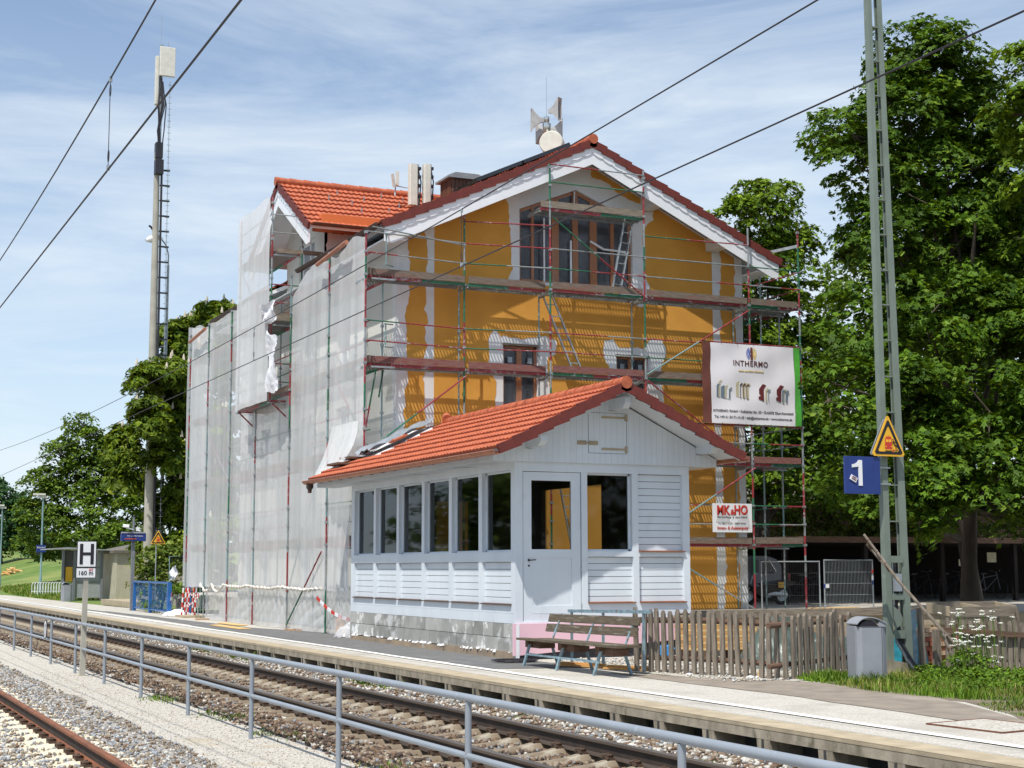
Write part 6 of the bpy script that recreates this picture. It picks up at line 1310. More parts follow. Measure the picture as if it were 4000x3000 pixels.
tree('maple_tree', 'sparser maple at the right edge of the picture, beside the larger one', (29.4, 26.5, .5), [(26.0, 27, 13.6, .7, .8, .5), (26.4, 27, 12.3, 1.25, 1.2, .9), (25.9, 25.5, 6.6, 1.2, 1.1, 1.0), (25.3, 24.6, 4.6, 1.1, 1.0, .9), (26.9, 27, 11.0, 1.5, 1.3, 1.1), (26.9, 26.5, 9.3, 1.5, 1.3, 1.2), (26.6, 26.2, 7.4, 1.3, 1.2, 1.2), (26.9, 25.5, 5.3, 1.3, 1.2, 1.2), (25.6, 24.9, 3.6, 1.1, .9, .8)], 20000, .165, 'maple_leaf_back', 12, .35, cl=70, clr=.52, inner=.5)
tree('maple_tree', 'lighter green maple standing behind the right end of the station scaffold', (32.4, 48, .5), [(32.9, 48, 15.2, 1.4, 1.4, 1.25), (31.5, 48, 14.5, 1.2, 1.3, 1.1), (34.1, 48, 13.6, 1.5, 1.5, 1.2), (32.4, 48, 13.0, 1.9, 1.8, 1.5), (30.9, 48, 12.3, 1.2, 1.3, 1.1), (33.8, 48, 11.2, 1.9, 1.8, 1.5), (35.3, 47.5, 9.4, 1.5, 1.5, 1.6), (33.2, 48, 8.9, 2.0, 1.8, 1.6), (31.7, 48, 9.6, 1.7, 1.6, 1.6), (34.4, 47.5, 7.0, 1.8, 1.6, 1.5), (31.8, 48, 6.6, 1.9, 1.6, 1.4), (33.6, 47.5, 4.9, 1.9, 1.5, 1.3), (31.0, 48, 5.0, 1.4, 1.3, 1.1)], 34000, .20, 'maple_leaf_back', 13, .38, cl=66, clr=.64, inner=.5)
tree('tree', 'dark tree filling the gap behind the large maple on the right', (42.5, 50, .5), [(40, 50, 12.5, 3, 2.4, 2.6), (44.5, 50, 13.5, 3.2, 2.4, 2.6), (38.6, 50, 9.0, 2.4, 2.2, 2.2), (42, 50, 9, 3.2, 2.4, 2.4), (46, 50, 9.5, 3, 2.4, 2.6), (40, 49, 5.6, 3, 2, 2), (45, 49, 5.8, 3, 2, 2), (37.0, 49, 5.0, 1.8, 1.8, 1.5)], 22000, .27, 'far_leaf', 14, .4, cl=44, clr=.75, proto=KITE, pf=KF)
tree('tree', 'tree half hidden behind the large maple, added to shade the yard', (33.5, 38, .5), [(31.5, 37, 8.5, 2.2, 2.2, 2), (34, 38, 11, 2.6, 2.4, 2.2), (36.5, 38, 8, 2.4, 2.4, 2.2), (33.5, 38, 6.5, 2.6, 2.4, 1.8), (38, 39, 11, 2.2, 2.2, 2.0), (30.6, 36.4, 6.0, 1.6, 1.6, 1.3), (27.2, 38, 4.6, 1.5, 1.3, 1.4), (29.2, 38, 4.4, 1.6, 1.3, 1.5), (28.2, 38, 6.6, 1.6, 1.4, 1.3)], 25000, .24, 'maple_leaf', 24, .3, cl=44, clr=.65, proto=KITE, pf=KF)  # extra tree put in to cast shade on the yard before the carport
tree('hedge', 'bushy hedge behind and above the dark carport', (38, 51.5, .5), [(31.5+i*1.8, 51.2, 3.3+.5*math.sin(i*2), 1.5, 1, 1.5) for i in range(11)]+[(34.5, 52, 5.6, 2, 1, 1.3), (37.5, 52, 5.4, 2, 1, 1.2)], 24000, .2, 'shrub_leaf', 15, .1, cl=40, clr=.5, proto=KITE, pf=KF, cat='hedge', twigs=10)
# left side
tree('chestnut_tree', 'flowering horse chestnut with pale candles behind the far end of the netting', (17.6, 73, 0), [(18.6, 75, 13.7, 1.5, 1.5, 1.2), (17.1, 75, 12.9, 1.4, 1.4, 1.1), (15.6, 72, 10.6, 1.5, 1.4, .9), (14.5, 71, 10.4, .9, 1.0, .8), (17.7, 74, 11.2, 1.8, 1.6, 1.6), (15.9, 73, 9.0, 1.8, 1.4, 1.3), (14.3, 70.5, 8.5, .8, .9, 1.0), (17.5, 73, 8.2, 1.9, 1.6, 1.6), (15.4, 71, 6.9, 1.1, .9, .9), (17.6, 73, 5.6, 1.9, 1.6, 1.6), (16.5, 72, 5.4, 1.1, .9, 1.1), (18.4, 73, 3.7, 1.8, 1.5, 1.3), (17.3, 71, 3.3, .9, .8, .6), (16.4, 71.5, 2.6, 1.0, .8, .8), (17.6, 71.5, 1.6, 1.2, .8, .8), (15.9, 72.5, 4.2, 1.0, .8, .9), (14.2, 74, 6.2, .9, .8, 1.2), (13.9, 74.5, 7.6, .7, .8, .9), (15.4, 74, 2.6, .9, .8, .8)], 34000, .30, 'chestnut_leaf', 16, .35, cl=34, clr=.62, proto=FAN, pf=LF3, blossom=110)
tree('maple_tree', 'broad round tree in the meadow behind the grey shelter', (19.6, 115, .5), [(15.3, 115, 5.6, 1.2, 1.5, 1.2), (15.6, 115, 7.9, 1.1, 1.4, 1.1), (18.4, 115, 12.3, 1.1, 1.4, .8), (18.9, 115, 10.6, 2.0, 2, 1.6), (17.3, 115, 9.6, 1.6, 1.8, 1.5), (20.6, 115, 9.9, 1.7, 1.8, 1.6), (18.8, 115, 8.0, 2.6, 2, 1.8), (16.6, 115, 6.9, 1.5, 1.7, 1.3), (21.4, 115, 7.6, 1.7, 1.8, 1.6), (16.9, 114, 5.0, 1.3, 1.5, 1.1), (19.2, 114, 5.4, 2.4, 1.8, 1.5), (21.9, 113, 5.4, 1.6, 1.5, 1.4), (18.3, 112, 3.6, 1.6, 1.3, 1.0), (20.6, 111, 3.8, 1.5, 1.3, 1.2), (21.9, 110, 3.1, 1.3, 1.1, 1.0), (17.0, 118, 3.2, 1.6, 1.2, 1.1), (15.2, 116, 3.8, 1.2, 1.2, 1.0), (22.6, 112, 7.2, 1.3, 1.4, 1.4), (22.8, 112, 4.6, 1.2, 1.2, 1.2)], 26000, .30, 'far_leaf', 17, .30, cl=36, clr=.75, proto=KITE, pf=KF)
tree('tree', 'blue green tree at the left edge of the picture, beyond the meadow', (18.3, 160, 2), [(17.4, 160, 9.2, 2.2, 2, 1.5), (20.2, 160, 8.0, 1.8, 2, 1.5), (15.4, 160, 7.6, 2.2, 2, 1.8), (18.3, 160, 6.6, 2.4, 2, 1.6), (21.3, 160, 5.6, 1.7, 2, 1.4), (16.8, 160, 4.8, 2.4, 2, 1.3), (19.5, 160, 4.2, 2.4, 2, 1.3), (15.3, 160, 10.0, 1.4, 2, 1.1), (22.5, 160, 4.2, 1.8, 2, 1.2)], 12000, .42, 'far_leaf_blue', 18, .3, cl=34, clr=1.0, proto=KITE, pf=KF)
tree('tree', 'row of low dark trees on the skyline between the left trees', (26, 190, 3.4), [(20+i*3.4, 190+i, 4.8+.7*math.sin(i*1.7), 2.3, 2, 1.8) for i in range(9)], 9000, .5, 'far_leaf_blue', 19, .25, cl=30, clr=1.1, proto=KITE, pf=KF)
tree('shrub', 'yellow green bush spilling over the blue railing', (13.2, 61.5, 0), [(12.7, 61, 1.9, .75, .7, .55), (13.6, 61.5, 2.1, .8, .7, .6), (12.6, 60.6, 1.1, .7, .5, .6), (13.7, 61, 1.1, .9, .6, .8), (14.5, 62, 1.7, .8, .7, .8)], 5200, .17, 'shrub_leaf', 20, .06, cl=26, clr=.35, proto=KITE, pf=KF, cat='bush', twigs=40)
tree('vine', 'thin creeper growing through the blue railing', (11.95, 56, 0), [(11.9, 58.4, .5, .12, .5, .4), (11.9, 55.0, .7, .12, .9, .35), (11.85, 56.8, .3, .1, .8, .25), (12.1, 53.6, .9, .15, .5, .2)], 900, .13, 'weed_leaf', 21, .02, cl=14, clr=.22, proto=KITE, pf=KF, cat='plant', twigs=10)
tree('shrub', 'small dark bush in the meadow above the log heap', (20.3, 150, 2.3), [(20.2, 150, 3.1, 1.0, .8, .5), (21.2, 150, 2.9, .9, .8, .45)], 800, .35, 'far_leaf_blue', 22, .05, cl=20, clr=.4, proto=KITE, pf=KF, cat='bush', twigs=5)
# weeds and grass by the mast
def blades(name, pts, h, m_, seed, label, w_=.010, kind='stuff', cat='grass'):
    r_ = np.random.default_rng(seed); P = np.array(pts, float); n = len(P); H = h*r_.uniform(.25, 1.3, n)*(.65+.5*np.sin(P[:, 0]*5.1+np.sin(P[:, 1]*3.7)*1.3)*np.sin(P[:, 1]*4.3+1)); a = r_.uniform(0, 6.28, n); bend = r_.uniform(.1, .7, n)*H; ws = w_*r_.uniform(.6, 1.6, n)
    dx, dy = np.cos(a), np.sin(a); V = np.zeros((n, 6, 3)); 
    for i, (z, bf, wf) in enumerate(((0, 0, 1), (.55, .3, .8), (1, 1, .12))):
        for j, s in ((0, -1), (1, 1)):
            V[:, i*2+j, 0] = P[:, 0]+dx*bend*bf-dy*ws*s*wf; V[:, i*2+j, 1] = P[:, 1]+dy*bend*bf+dx*ws*s*wf; V[:, i*2+j, 2] = P[:, 2]+H*z*(1 if i < 2 else .93)
    F = (np.array([(0, 1, 3, 2), (2, 3, 5, 4)])[None]+6*np.arange(n)[:, None, None]).reshape(-1, 4); mi = np.repeat((r_.uniform(0, 1, n)+.25*np.sin(P[:, 0]*2.3+P[:, 1]*1.7) > .82).astype(int), 2)
    return tag(np_obj(name, V.reshape(-1, 3), F, [m_, 'dry_leaf'], mi=mi), label, cat, kind=kind)
def scatter(poly, n, seed, z=.0):
    xs = [p[0] for p in poly]; ys = [p[1] for p in poly]; R_ = random.Random(seed); out = []
    while len(out) < n:
        x, y = R_.uniform(min(xs), max(xs)), R_.uniform(min(ys), max(ys)); c = False
        for (x0, y0), (x1, y1) in zip(poly, poly[1:]+poly[:1]):
            if (y0 > y) != (y1 > y) and x < (x1-x0)*(y-y0)/(y1-y0)+x0: c = not c
        if c: out.append((x, y, z))
    return out
gz = [(13.15, 18.45), (13.05, 17.6), (12.75, 16.5), (12.62, 15.4), (12.7, 14.6), (12.45, 14.0), (12.1, 13.2), (11.6, 12.4), (13, 11), (16, 12), (17.5, 16), (17, 18.3), (14.5, 18.9)]
flat('soil_strip', gz, .004, 'soil')
g_out = [(13.0, 18.3), (12.95, 17.6), (12.66, 16.5), (12.7, 15.6), (12.85, 14.8), (13.3, 14.4), (15, 15.3), (17.2, 16.6), (16.5, 18.2), (14.5, 18.8)]
blades('grass', scatter(g_out, 15000, 1), .15, 'weed_leaf', 2, 'long bright green grass around the litter bin and mast foot', .0055)
blades('grass_fringe', scatter([(11.9, 12.6), (12.2, 13.6), (12.6, 14.3), (13.6, 14.2), (14.2, 13.0), (13, 11.6)], 4200, 3), .07, 'weed_leaf', 4, 'short green grass at the edge of the platform in the bottom right corner', .005)
blades('grass_fringe', scatter([(13.05, 18.5), (13.0, 18.2), (13.6, 17.9), (14.4, 18.7), (14.2, 19.0)], 1500, 5), .13, 'weed_leaf', 6, 'tuft of grass along the foot of the picket fence', .006)
blades('meadow_grass', [(x, y, fld(x, y)) for x, y, z in scatter([(12.3, 82), (12.0, 99), (13, 118), (19, 118), (17, 84)], 9000, 7)], .22, 'weed_leaf', 8, 'rough meadow grass near the platform at the left', .02)
def weeds(label, lumps, n, size, seed, umb=0):
    t = thing('weeds', lumps[0][:2]+(0,), label, 'weeds'); C, Nn, S, P = crown(lumps, n, size, seed, 14, .14, inner=.3, up=.9); V, F = leaves(C, Nn, S, np.random.default_rng(seed), KITE*np.array([1.5, 1, 1]), KF); np_obj('leaves', V, F, 'weed_leaf', t)
    R_ = random.Random(seed); b = MB()
    for i in range(26): l = R_.choice(lumps); x, y = l[0]+R_.uniform(-1, 1)*l[3], l[1]+R_.uniform(-1, 1)*l[4]; b.tube([(x, y, 0), (x+R_.uniform(-.06, .06), y, l[2]+l[5]*.6)], .005, 4)
    fl = MB()
    for i in range(umb):
        px_ = R_.choice([0, 0, 1]); x, y = R_.uniform(lumps[0][0]-.35, lumps[0][0]+.55), R_.uniform(lumps[0][1]-.3, lumps[0][1]+.3); z = R_.uniform(.50, 1.02) if px_ == 0 else R_.uniform(.25, .6)
        b.tube([(x, y, 0), (x+.03, y, z*.6), (x, y, z)], .004, 4)
        for j in range(11): a = R_.uniform(0, 6.28); r = R_.uniform(0, .045); fl.lathe([(.002, 0), (.010, .004), (.007, .010), (.002, .011)], (x+r*math.cos(a), y+r*math.sin(a), z+R_.uniform(-.006, .01)), 6)
    b.build('stems', 'weed_leaf', t); fl.build('flower_heads', 'umbel', t)
weeds('tall weeds with white umbels in front of the right picket fence', [(14.8, 16.9, .24, .35, .3, .25), (15.2, 16.6, .12, .5, .3, .12), (15.7, 16.5, .12, .5, .3, .12), (14.6, 16.6, .12, .4, .3, .12)], 3600, .045, 31, 70)
weeds('low leafy weeds in the bottom right, in front of the taller flowering ones', [(14.1, 15.7, .09, .6, .4, .10), (15.0, 15.9, .12, .6, .4, .13), (13.8, 16.5, .07, .4, .4, .08), (14.5, 17.2, .08, .4, .4, .09)], 3600, .042, 32)
weeds('green weeds between the lattice mast and the brick pile', [(15.2, 18.1, .10, .4, .3, .12), (15.7, 18.3, .10, .3, .3, .12), (14.95, 17.7, .10, .3, .3, .12)], 2000, .045, 33)
R_ = random.Random(77)
for i, (x, y) in enumerate([(5.55, 18.9), (5.5, 21.4), (5.3, 24.6), (5.6, 14.9)]):
    blades('grass_tuft', [(x+R_.gauss(0, .16), y+R_.gauss(0, .35), -.45) for _ in range(260)], .07, 'weed_leaf', 60+i, 'little tuft of weeds under the handrail, number %s from the right' % ['two', 'three', 'four', 'one'][i], .006, cat='weeds')
for i, (x, y) in enumerate([(8.82, 24.6), (8.85, 33.0), (8.86, 36.5)]):
    blades('grass_tuft', [(x+R_.gauss(0, .07), y+R_.gauss(0, .5), -.34) for _ in range(300)], .17, 'weed_leaf', 70+i, ['weeds at the foot of the platform edge below the waiting room corner', 'weeds at the foot of the platform edge below the netting', 'weeds at the foot of the platform edge, left of the ones below the netting'][i], .009, cat='weeds')

# ------------------------------------------------------------------ yard on the right
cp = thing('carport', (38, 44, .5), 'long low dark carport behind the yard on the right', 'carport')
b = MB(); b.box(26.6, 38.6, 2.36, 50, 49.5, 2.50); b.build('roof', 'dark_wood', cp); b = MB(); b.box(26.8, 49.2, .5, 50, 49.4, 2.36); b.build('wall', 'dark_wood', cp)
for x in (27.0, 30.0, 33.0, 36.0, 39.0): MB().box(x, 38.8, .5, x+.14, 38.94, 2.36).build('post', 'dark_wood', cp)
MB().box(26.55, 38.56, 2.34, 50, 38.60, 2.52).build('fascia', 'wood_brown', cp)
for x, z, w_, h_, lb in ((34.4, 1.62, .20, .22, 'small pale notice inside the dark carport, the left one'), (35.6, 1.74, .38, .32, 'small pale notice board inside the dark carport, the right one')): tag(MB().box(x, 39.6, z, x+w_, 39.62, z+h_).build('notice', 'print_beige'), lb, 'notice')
def bike(x, y, s, label):
    t = thing('bicycle', (x, y, .5), label, 'bicycle', 'bicycles parked in the dark carport')
    for dx in (0, 1.02):
        b = MB(); b.tube([(x+dx+.33*math.cos(a), y, .83+.33*math.sin(a)) for a in [i*math.pi/12 for i in range(25)]], .014, 6)
        for i in range(8): a = i*math.pi/8; b.tube([(x+dx-.32*math.cos(a), y, .83-.32*math.sin(a)), (x+dx+.32*math.cos(a), y, .83+.32*math.sin(a))], .002, 4)
        b.build('wheel', 'cable', t)
    b = MB()
    for p, q in (((0, .83), (.38, .80)), ((.38, .80), (.28, 1.32)), ((.0, .83), (.30, 1.22)), ((.30, 1.22), (.86, 1.30)), ((.38, .80), (.88, 1.22)), ((1.02, .83), (.86, 1.42))): b.tube([(x+p[0], y, p[1]), (x+q[0], y, q[1])], .016, 6)
    b.build('frame', s, t); b = MB(); b.box(x+.15, y-.06, 1.33, x+.40, y+.06, 1.38); b.build('saddle', 'cable', t); b = MB(); b.tube([(x+.80, y-.25, 1.46), (x+.86, y, 1.42), (x+.80, y+.25, 1.46)], .012, 6); b.build('handlebar', 'galv', t)
for i, (x, y, m_, lb) in enumerate(((27.9, 39.6, 'cable', 'bicycle behind the wire fence panel'), (33.9, 41.6, 'cable', 'dark bicycle in the dark carport, the left one of three'), (35.4, 41.8, 'cable', 'black bicycle in the dark carport, the middle one of three'), (36.9, 41.6, 'shelter_frame', 'grey bicycle in the dark carport, the right one of three'))): bike(x, y, m_, lb)
bn_ = thing('barn', (44, 56, .5), 'dark weathered timber barn glimpsed between the hedge and the trees on the right', 'barn')
b = MB(); b.box(33, 56, .5, 58, 62, 4.4); b.build('wall', 'wood_brown', bn_); b = MB(); b.prism([(55.4, 4.3), (59, 6.2), (62.6, 4.3), (62.6, 4.5), (59, 6.4), (55.4, 4.5)], 'x', 32.4, 58.6); b.build('roof', 'kiosk_roof', bn_)
# mesh fence panels
def mesh_panel(x0, x1, y, z0, z1, label, bands=True, y1=None):
    y1 = y if y1 is None else y1; t = thing('wire_fence', (x0, y, z0), label, 'fence', 'mobile wire fence panels'); Y = lambda x: y+(y1-y)*(x-x0)/(x1-x0)
    b = MB(); b.tube([(x0, y, z0), (x0, y, z1), (x1, y1, z1), (x1, y1, z0)], .022, 7); b.build('frame', 'galv', t)
    b = MB(); n = int((x1-x0)/.045)
    for i in range(1, n): x = x0+(x1-x0)*i/n; b.tube([(x, Y(x), z0+.12), (x, Y(x), z1)], .0035, 4, cap=False)
    for k in range(5): z = z0+.12+(z1-z0-.14)*k/4; b.tube([(x0, y, z), (x1, y1, z)], .0045, 4)
    b.build('wire_mesh', 'galv' if bands else 'cable', t)
    if bands:
        for x, z, h_, m_ in ((x1, z0+.98, .10, 'sign_red'), (x1, z0+.80, .12, 'sign_white'), (x1, z0+.68, .10, 'sign_blue'), (x0, z0+.60, .10, 'sign_blue')): b = MB(); b.tube([(x, Y(x), z), (x, Y(x), z+h_)], .026, 8); b.build('tape_band', m_, t)
        MB().box(x0+.02, y-.03, z0+.6, x0+.13, y-.02, z0+.7).build('tag', 'sign_white', t)
mesh_panel(24.58, 26.15, 33.5, .45, 1.78, 'bright galvanised wire fence panel in the yard, in front of the carport')
mesh_panel(22.95, 24.50, 34.0, .45, 1.74, 'darker wire fence panel behind the scaffold feet, left of the bright one', False, 33.6)
b = MB(); b.box(24.6, 33.9, .5, 26.0, 34.3, .52); tag(b.build('pale_board', 'lumber_light'), 'pale board lying on the yard behind the bright wire fence panel', 'board')
# car and motorcycle
ca = thing('parked_car', (27.6, 42.8, .5), 'dark blue estate car half hidden behind the station corner', 'car')
b = MB(); pr_ = [(24.9, .78), (24.95, 1.20), (25.9, 1.36), (26.5, 1.86), (26.9, 1.95), (28.6, 1.93), (28.95, 1.86), (29.35, 1.38), (29.42, 1.0), (29.36, .75), (28.95, .72), (28.85, .95), (28.6, 1.05), (28.35, .95), (28.25, .72), (26.1, .72), (26.0, .95), (25.75, 1.05), (25.5, .95), (25.4, .75)]
b.prism(pr_, 'y', 42.0, 43.7); cb = b.build('body', 'car_paint', ca, bevel=.06)
b = MB(); b.prism([(26.15, 1.40), (26.62, 1.80), (27.4, 1.85), (27.4, 1.42)], 'y', 41.985, 41.998); b.prism([(27.5, 1.42), (27.5, 1.85), (28.25, 1.84), (28.25, 1.42)], 'y', 41.985, 41.998); b.prism([(28.33, 1.42), (28.33, 1.83), (28.62, 1.81), (28.88, 1.46), (28.80, 1.42)], 'y', 41.985, 41.998); b.build('side_window', 'window_dark', ca)
b = MB(); b.tube([(28.33, 41.98, 1.41), (28.80, 41.98, 1.41), (28.9, 41.98, 1.46), (28.63, 41.98, 1.83)], .014, 5); b.tube([(26.5, 41.98, 1.92), (28.4, 41.98, 1.98), (28.8, 41.98, 1.93)], .02, 5); b.build('trim', 'chrome', ca)
MB().box(29.15, 41.96, 1.18, 29.44, 42.25, 1.38).build('tail_light', 'sign_red', ca)
for x in (25.75, 28.6): b = MB(); b.lathe([(.001, -.1), (.31, -.1), (.33, 0), (.31, .1), (.001, .1)], (x, 42.12, .82), 20, axis='y'); wo_ = b.build('wheel', 'tyre', ca, smooth=True); b = MB(); b.lathe([(.001, 0), (.20, 0), (.19, .02), (.001, .03)], (x, 42.0, .82), 16, axis='y'); b.build('rim', 'galv', wo_)
mc = thing('motorcycle', (26.0, 38, .5), 'motorcycle with a grey cover and pale silencer parked beside the station corner', 'motorcycle')
for x in (25.15, 26.35):
    b = MB(); b.tube([(x+.27*math.cos(a), 38, .79+.27*math.sin(a)) for a in [i*math.pi/12 for i in range(25)]], .055, 8); wo_ = b.build('wheel', 'tyre', mc, smooth=True)
    b = MB(); b.lathe([(.001, 0), (.19, 0), (.19, .02), (.001, .02)], (x, 37.99, .79), 16, axis='y'); b.build('rim', 'galv', wo_)
b = MB(); b.prism([(25.2, .95), (25.7, 1.05), (26.5, 1.20), (26.7, 1.12), (26.3, .95), (25.9, .80), (25.5, .75)], 'y', 37.86, 38.14); b.build('body', 'rail_web', mc, bevel=.04); b = MB(); b.prism([(25.55, 1.12), (26.35, 1.22), (26.6, 1.28), (26.2, 1.15), (25.7, 1.05)], 'y', 37.88, 38.12); b.build('seat', 'cable', mc)
b = MB(); b.tube([(25.75, 37.84, .80), (26.0, 37.82, .83), (26.4, 37.82, .78)], [.03, .055, .06], 10); b.build('silencer', 'sign_white', mc, smooth=True); b = MB(); b.tube([(25.15, 38, .79), (25.35, 38, 1.35), (25.3, 37.75, 1.40)], .02, 6); b.build('fork', 'galv', mc)
MB().box(26.1, 37.80, 1.0, 26.32, 37.82, 1.16).build('number_plate', 'sign_yellow', mc)

# ------------------------------------------------------------------ far left end of the platform
t = thing('radio_mast', (14.75, 72, 0), 'tall pale concrete radio mast with panel antennas and a climbing ladder', 'mast')
b = MB(); b.tube([(14.80, 72, -.1), (14.74, 72, 21.3)], [.25, .13], 16); b.build('concrete_pole', 'concrete_mast', t, smooth=True)
b = MB(); b.tube([(14.80, 71.9, 20.8), (14.80, 71.9, 26.6)], .09, 10); b.build('steel_top', 'galv', t, smooth=True)
b = MB(); b.box(14.68, 71.6, 25.0, 15.42, 71.75, 26.45); b.build('panel_antenna', 'antenna', t, bevel=.03); b = MB(); b.box(14.52, 71.75, 23.6, 14.68, 72.0, 26.0); b.build('panel_antenna', 'antenna', t, bevel=.03)
b = MB(); b.tube([(14.75, 71.8, 26.4), (14.75, 71.8, 28.0)], .012, 5); b.tube([(15.1, 71.8, 26.4), (15.1, 71.8, 26.75)], .02, 5); b.build('whip_aerial', 'galv', t)
b = MB(); b.box(14.62, 71.7, 21.0, 14.95, 72.1, 21.75); b.box(14.60, 71.6, 20.2, 14.98, 72.0, 20.9)
R_ = random.Random(1)
for i in range(7): x = 14.7+.2*R_.random(); b.tube([(x, 71.75, 25+R_.uniform(-.6, .2)), (x+R_.uniform(-.2, .2), 71.6, 23.6), (x+R_.uniform(-.15, .15), 71.7, 22.3), (14.8+.1*R_.random(), 71.75, 20.5)], .03, 5)
b.tube([(14.93, 71.8, 20.5), (14.97, 71.8, 10), (15.03, 71.8, 1)], .055, 6); b.build('cables', 'cable', t)
for i in range(27):
    z = 1.2+i*.74; b = MB(); x = 14.98+.15*(1-z/21); b.box(x-.12, 71.76, z-.04, x+.34, 71.9, z+.02); b.build('bracket', 'cable', t)
b = MB(); b.tube([(15.28, 71.8, 3), (15.22, 71.8, 24.8)], .018, 5)
for i in range(74): z = 3.1+i*.295; x = 15.28-.06*(z-3)/21.8; b.box(x-.09, 71.79, z-.012, x+.09, 71.81, z+.012)
b.build('climbing_ladder', 'galv', t)
t = thing('street_lamp', (15.45, 72.5, 0), 'tall lamp with a curved arm in front of the radio mast', 'street lamp')
b = MB(); b.tube([(15.46, 72.5, 0), (15.50, 72.5, 16.0)], [.09, .06], 10); b.tube([(15.50, 72.5, 16.0), (15.50, 72.5, 16.5), (15.38, 72.5, 16.95), (15.1, 72.4, 17.25)], .035, 8); b.build('pole', 'steel_zinc', t, smooth=True)
b = MB(); b.tube([(15.15, 72.4, 17.22), (14.95, 72.3, 17.25), (14.55, 72.1, 17.1), (14.32, 72.0, 17.0)], [.07, .13, .17, .08], 12); b.build('lamp_head', 'sign_white', t, smooth=True); b = MB(); b.tube([(14.9, 72.2, 17.25), (14.55, 72.1, 17.7), (14.45, 72.1, 17.75)], .05, 6); b.build('reflector', 'cable', t)
# passenger display
t = thing('display_post', (11.72, 59.85, 0), 'dark post with a blue train display and a small camera above it', 'display')
b = MB(); b.tube([(11.72, 59.85, 0), (11.72, 59.85, 3.55)], .045, 10); b.lathe([(.001, 0), (.06, 0), (.06, .02), (.001, .02)], (11.72, 59.85, 3.54), 10); b.box(11.66, 59.79, 0, 11.78, 59.91, 2.6); b.build('pole', 'shelter_frame', t)
b = MB(); b.box(11.22, 59.66, 2.63, 12.17, 59.78, 2.93); ds_ = b.build('display', 'sign_blue', t, bevel=.02); b = MB(); b.box(11.24, 59.64, 2.93, 12.15, 59.80, 2.985); b.build('hood', 'shelter_panel', t)
text('Fahrgastinformation', .075, 'lettering', 'sign_white', ds_, (11.75, 59.655, 2.81)); MB().box(11.36, 59.65, 2.70, 11.80, 59.655, 2.74).build('led_line', 'led_orange', ds_)
b = MB(); b.bar((11.30, 59.7, 3.22), (11.52, 59.55, 3.19), .12, .12); c_ = b.build('camera', 'sign_white', t, bevel=.02); b = MB(); b.bar((11.51, 59.54, 3.19), (11.56, 59.52, 3.185), .09, .09); b.build('lens', 'sign_black', c_); b = MB(); b.tube([(11.42, 59.7, 3.12), (11.70, 59.8, 3.08)], .015, 5); b.box(11.82, 59.75, 3.02, 11.93, 59.85, 3.17); b.build('bracket', 'sign_white', t)
warn('warning_triangle', 12.28, 58, 2.50, .54, .50, 'distant yellow warning triangle on a short post behind the blue railing'); b = MB(); b.tube([(12.22, 58.05, 0), (12.22, 58.05, 2.7)], .02, 6); tag(b.build('sign_post', 'galv', smooth=True), 'thin grey post carrying the distant yellow triangle', 'post')
# blue railing
t = thing('blue_railing', (11.7, 56, 0), 'blue painted steel railing at the back of the platform', 'railing')
fx = lambda y: 11.60+.18*(y-52.8)/7
for y, w_ in ((52.8, .14), (56.3, .11), (59.6, .11)): b = MB(); b.box(fx(y)-w_/2, y-w_/2, 0, fx(y)+w_/2, y+w_/2, 1.12); b.build('post', 'blue_paint', t)
b = MB(); b.bar((fx(52.8), 52.8, 1.10), (fx(59.6), 59.6, 1.10), .08, .07); b.bar((fx(52.8), 52.8, .13), (fx(59.6), 59.6, .13), .05, .05); b.build('rail', 'blue_paint', t)
for i in range(26): y = 53.0+i*.25; b = MB(); b.box(fx(y)-.009, y-.009, .14, fx(y)+.009, y+.009, 1.08); b.build('bar', 'blue_paint', t)
b = MB(); b.box(12.05, 51.95, 0, 12.15, 52.05, 1.05); tag(b.build('blue_post', 'blue_paint'), 'single blue post at the far foot of the scaffold', 'post')
t = thing('green_frame', (12.3, 56, 0), 'thin green wire frame standing behind the blue railing', 'fence'); b = MB(); b.tube([(12.33, 56, 0), (12.28, 56, 2.02), (13.4, 56, 2.05), (13.45, 56, 0)], .022, 6); b.build('frame', 'steel_teal', t); b = MB()
for i in range(20): b.tube([(12.30+.055*i, 56, .1), (12.30+.055*i, 56, 2.0)], .003, 4, cap=False)
b.build('wire_mesh', 'cable', t)
crumple('plastic_rag', [(55.8, 1.15), (54.7, 1.2), (54.6, 1.68), (55.6, 1.62)], 12.25, 'white_cloth', 'pale plastic rag caught on the green wire frame', 'rag', 21, 10, 8)
# clutter at the far foot of the scaffold
t = thing('barrier_posts', (11.9, 50.8, 0), 'bundle of red and white barrier posts at the far foot of the scaffold', 'barrier')
R_ = random.Random(6)
for i in range(7):
    x, y = 11.62+R_.uniform(0, .5), 50.2+R_.uniform(0, 1.2); b = MB(); z = 0; k = i % 2
    while z < .95: b.tube([(x+.05*z, y, z), (x+.05*(z+.16), y, z+.16)], .028, 7, k); z += .16; k = 1-k
    b.build('post', ['sign_red', 'sign_white'], t)
b = MB(); b.box(11.5, 50.0, 0, 12.2, 51.4, .07); b.build('foot_block', 'lip_concrete', t)
def tape(name, a, c, label, m0='sign_red', seg=14, w_=.035):
    b = MB(); a, c = Vector(a), Vector(c)
    for i in range(seg):
        p = a.lerp(c, i/seg); q = a.lerp(c, (i+1)/seg); sgz = .10*math.sin(math.pi*(i)/seg); sg2 = .10*math.sin(math.pi*(i+1)/seg); b.bar(p-Vector((0, 0, sgz)), q-Vector((0, 0, sg2)), .012, w_*1.6, (0, 0, 1), i % 2)
    return tag(b.build(name, ['sign_red', 'sign_white']), label, 'tape', 'red and white barrier tapes')
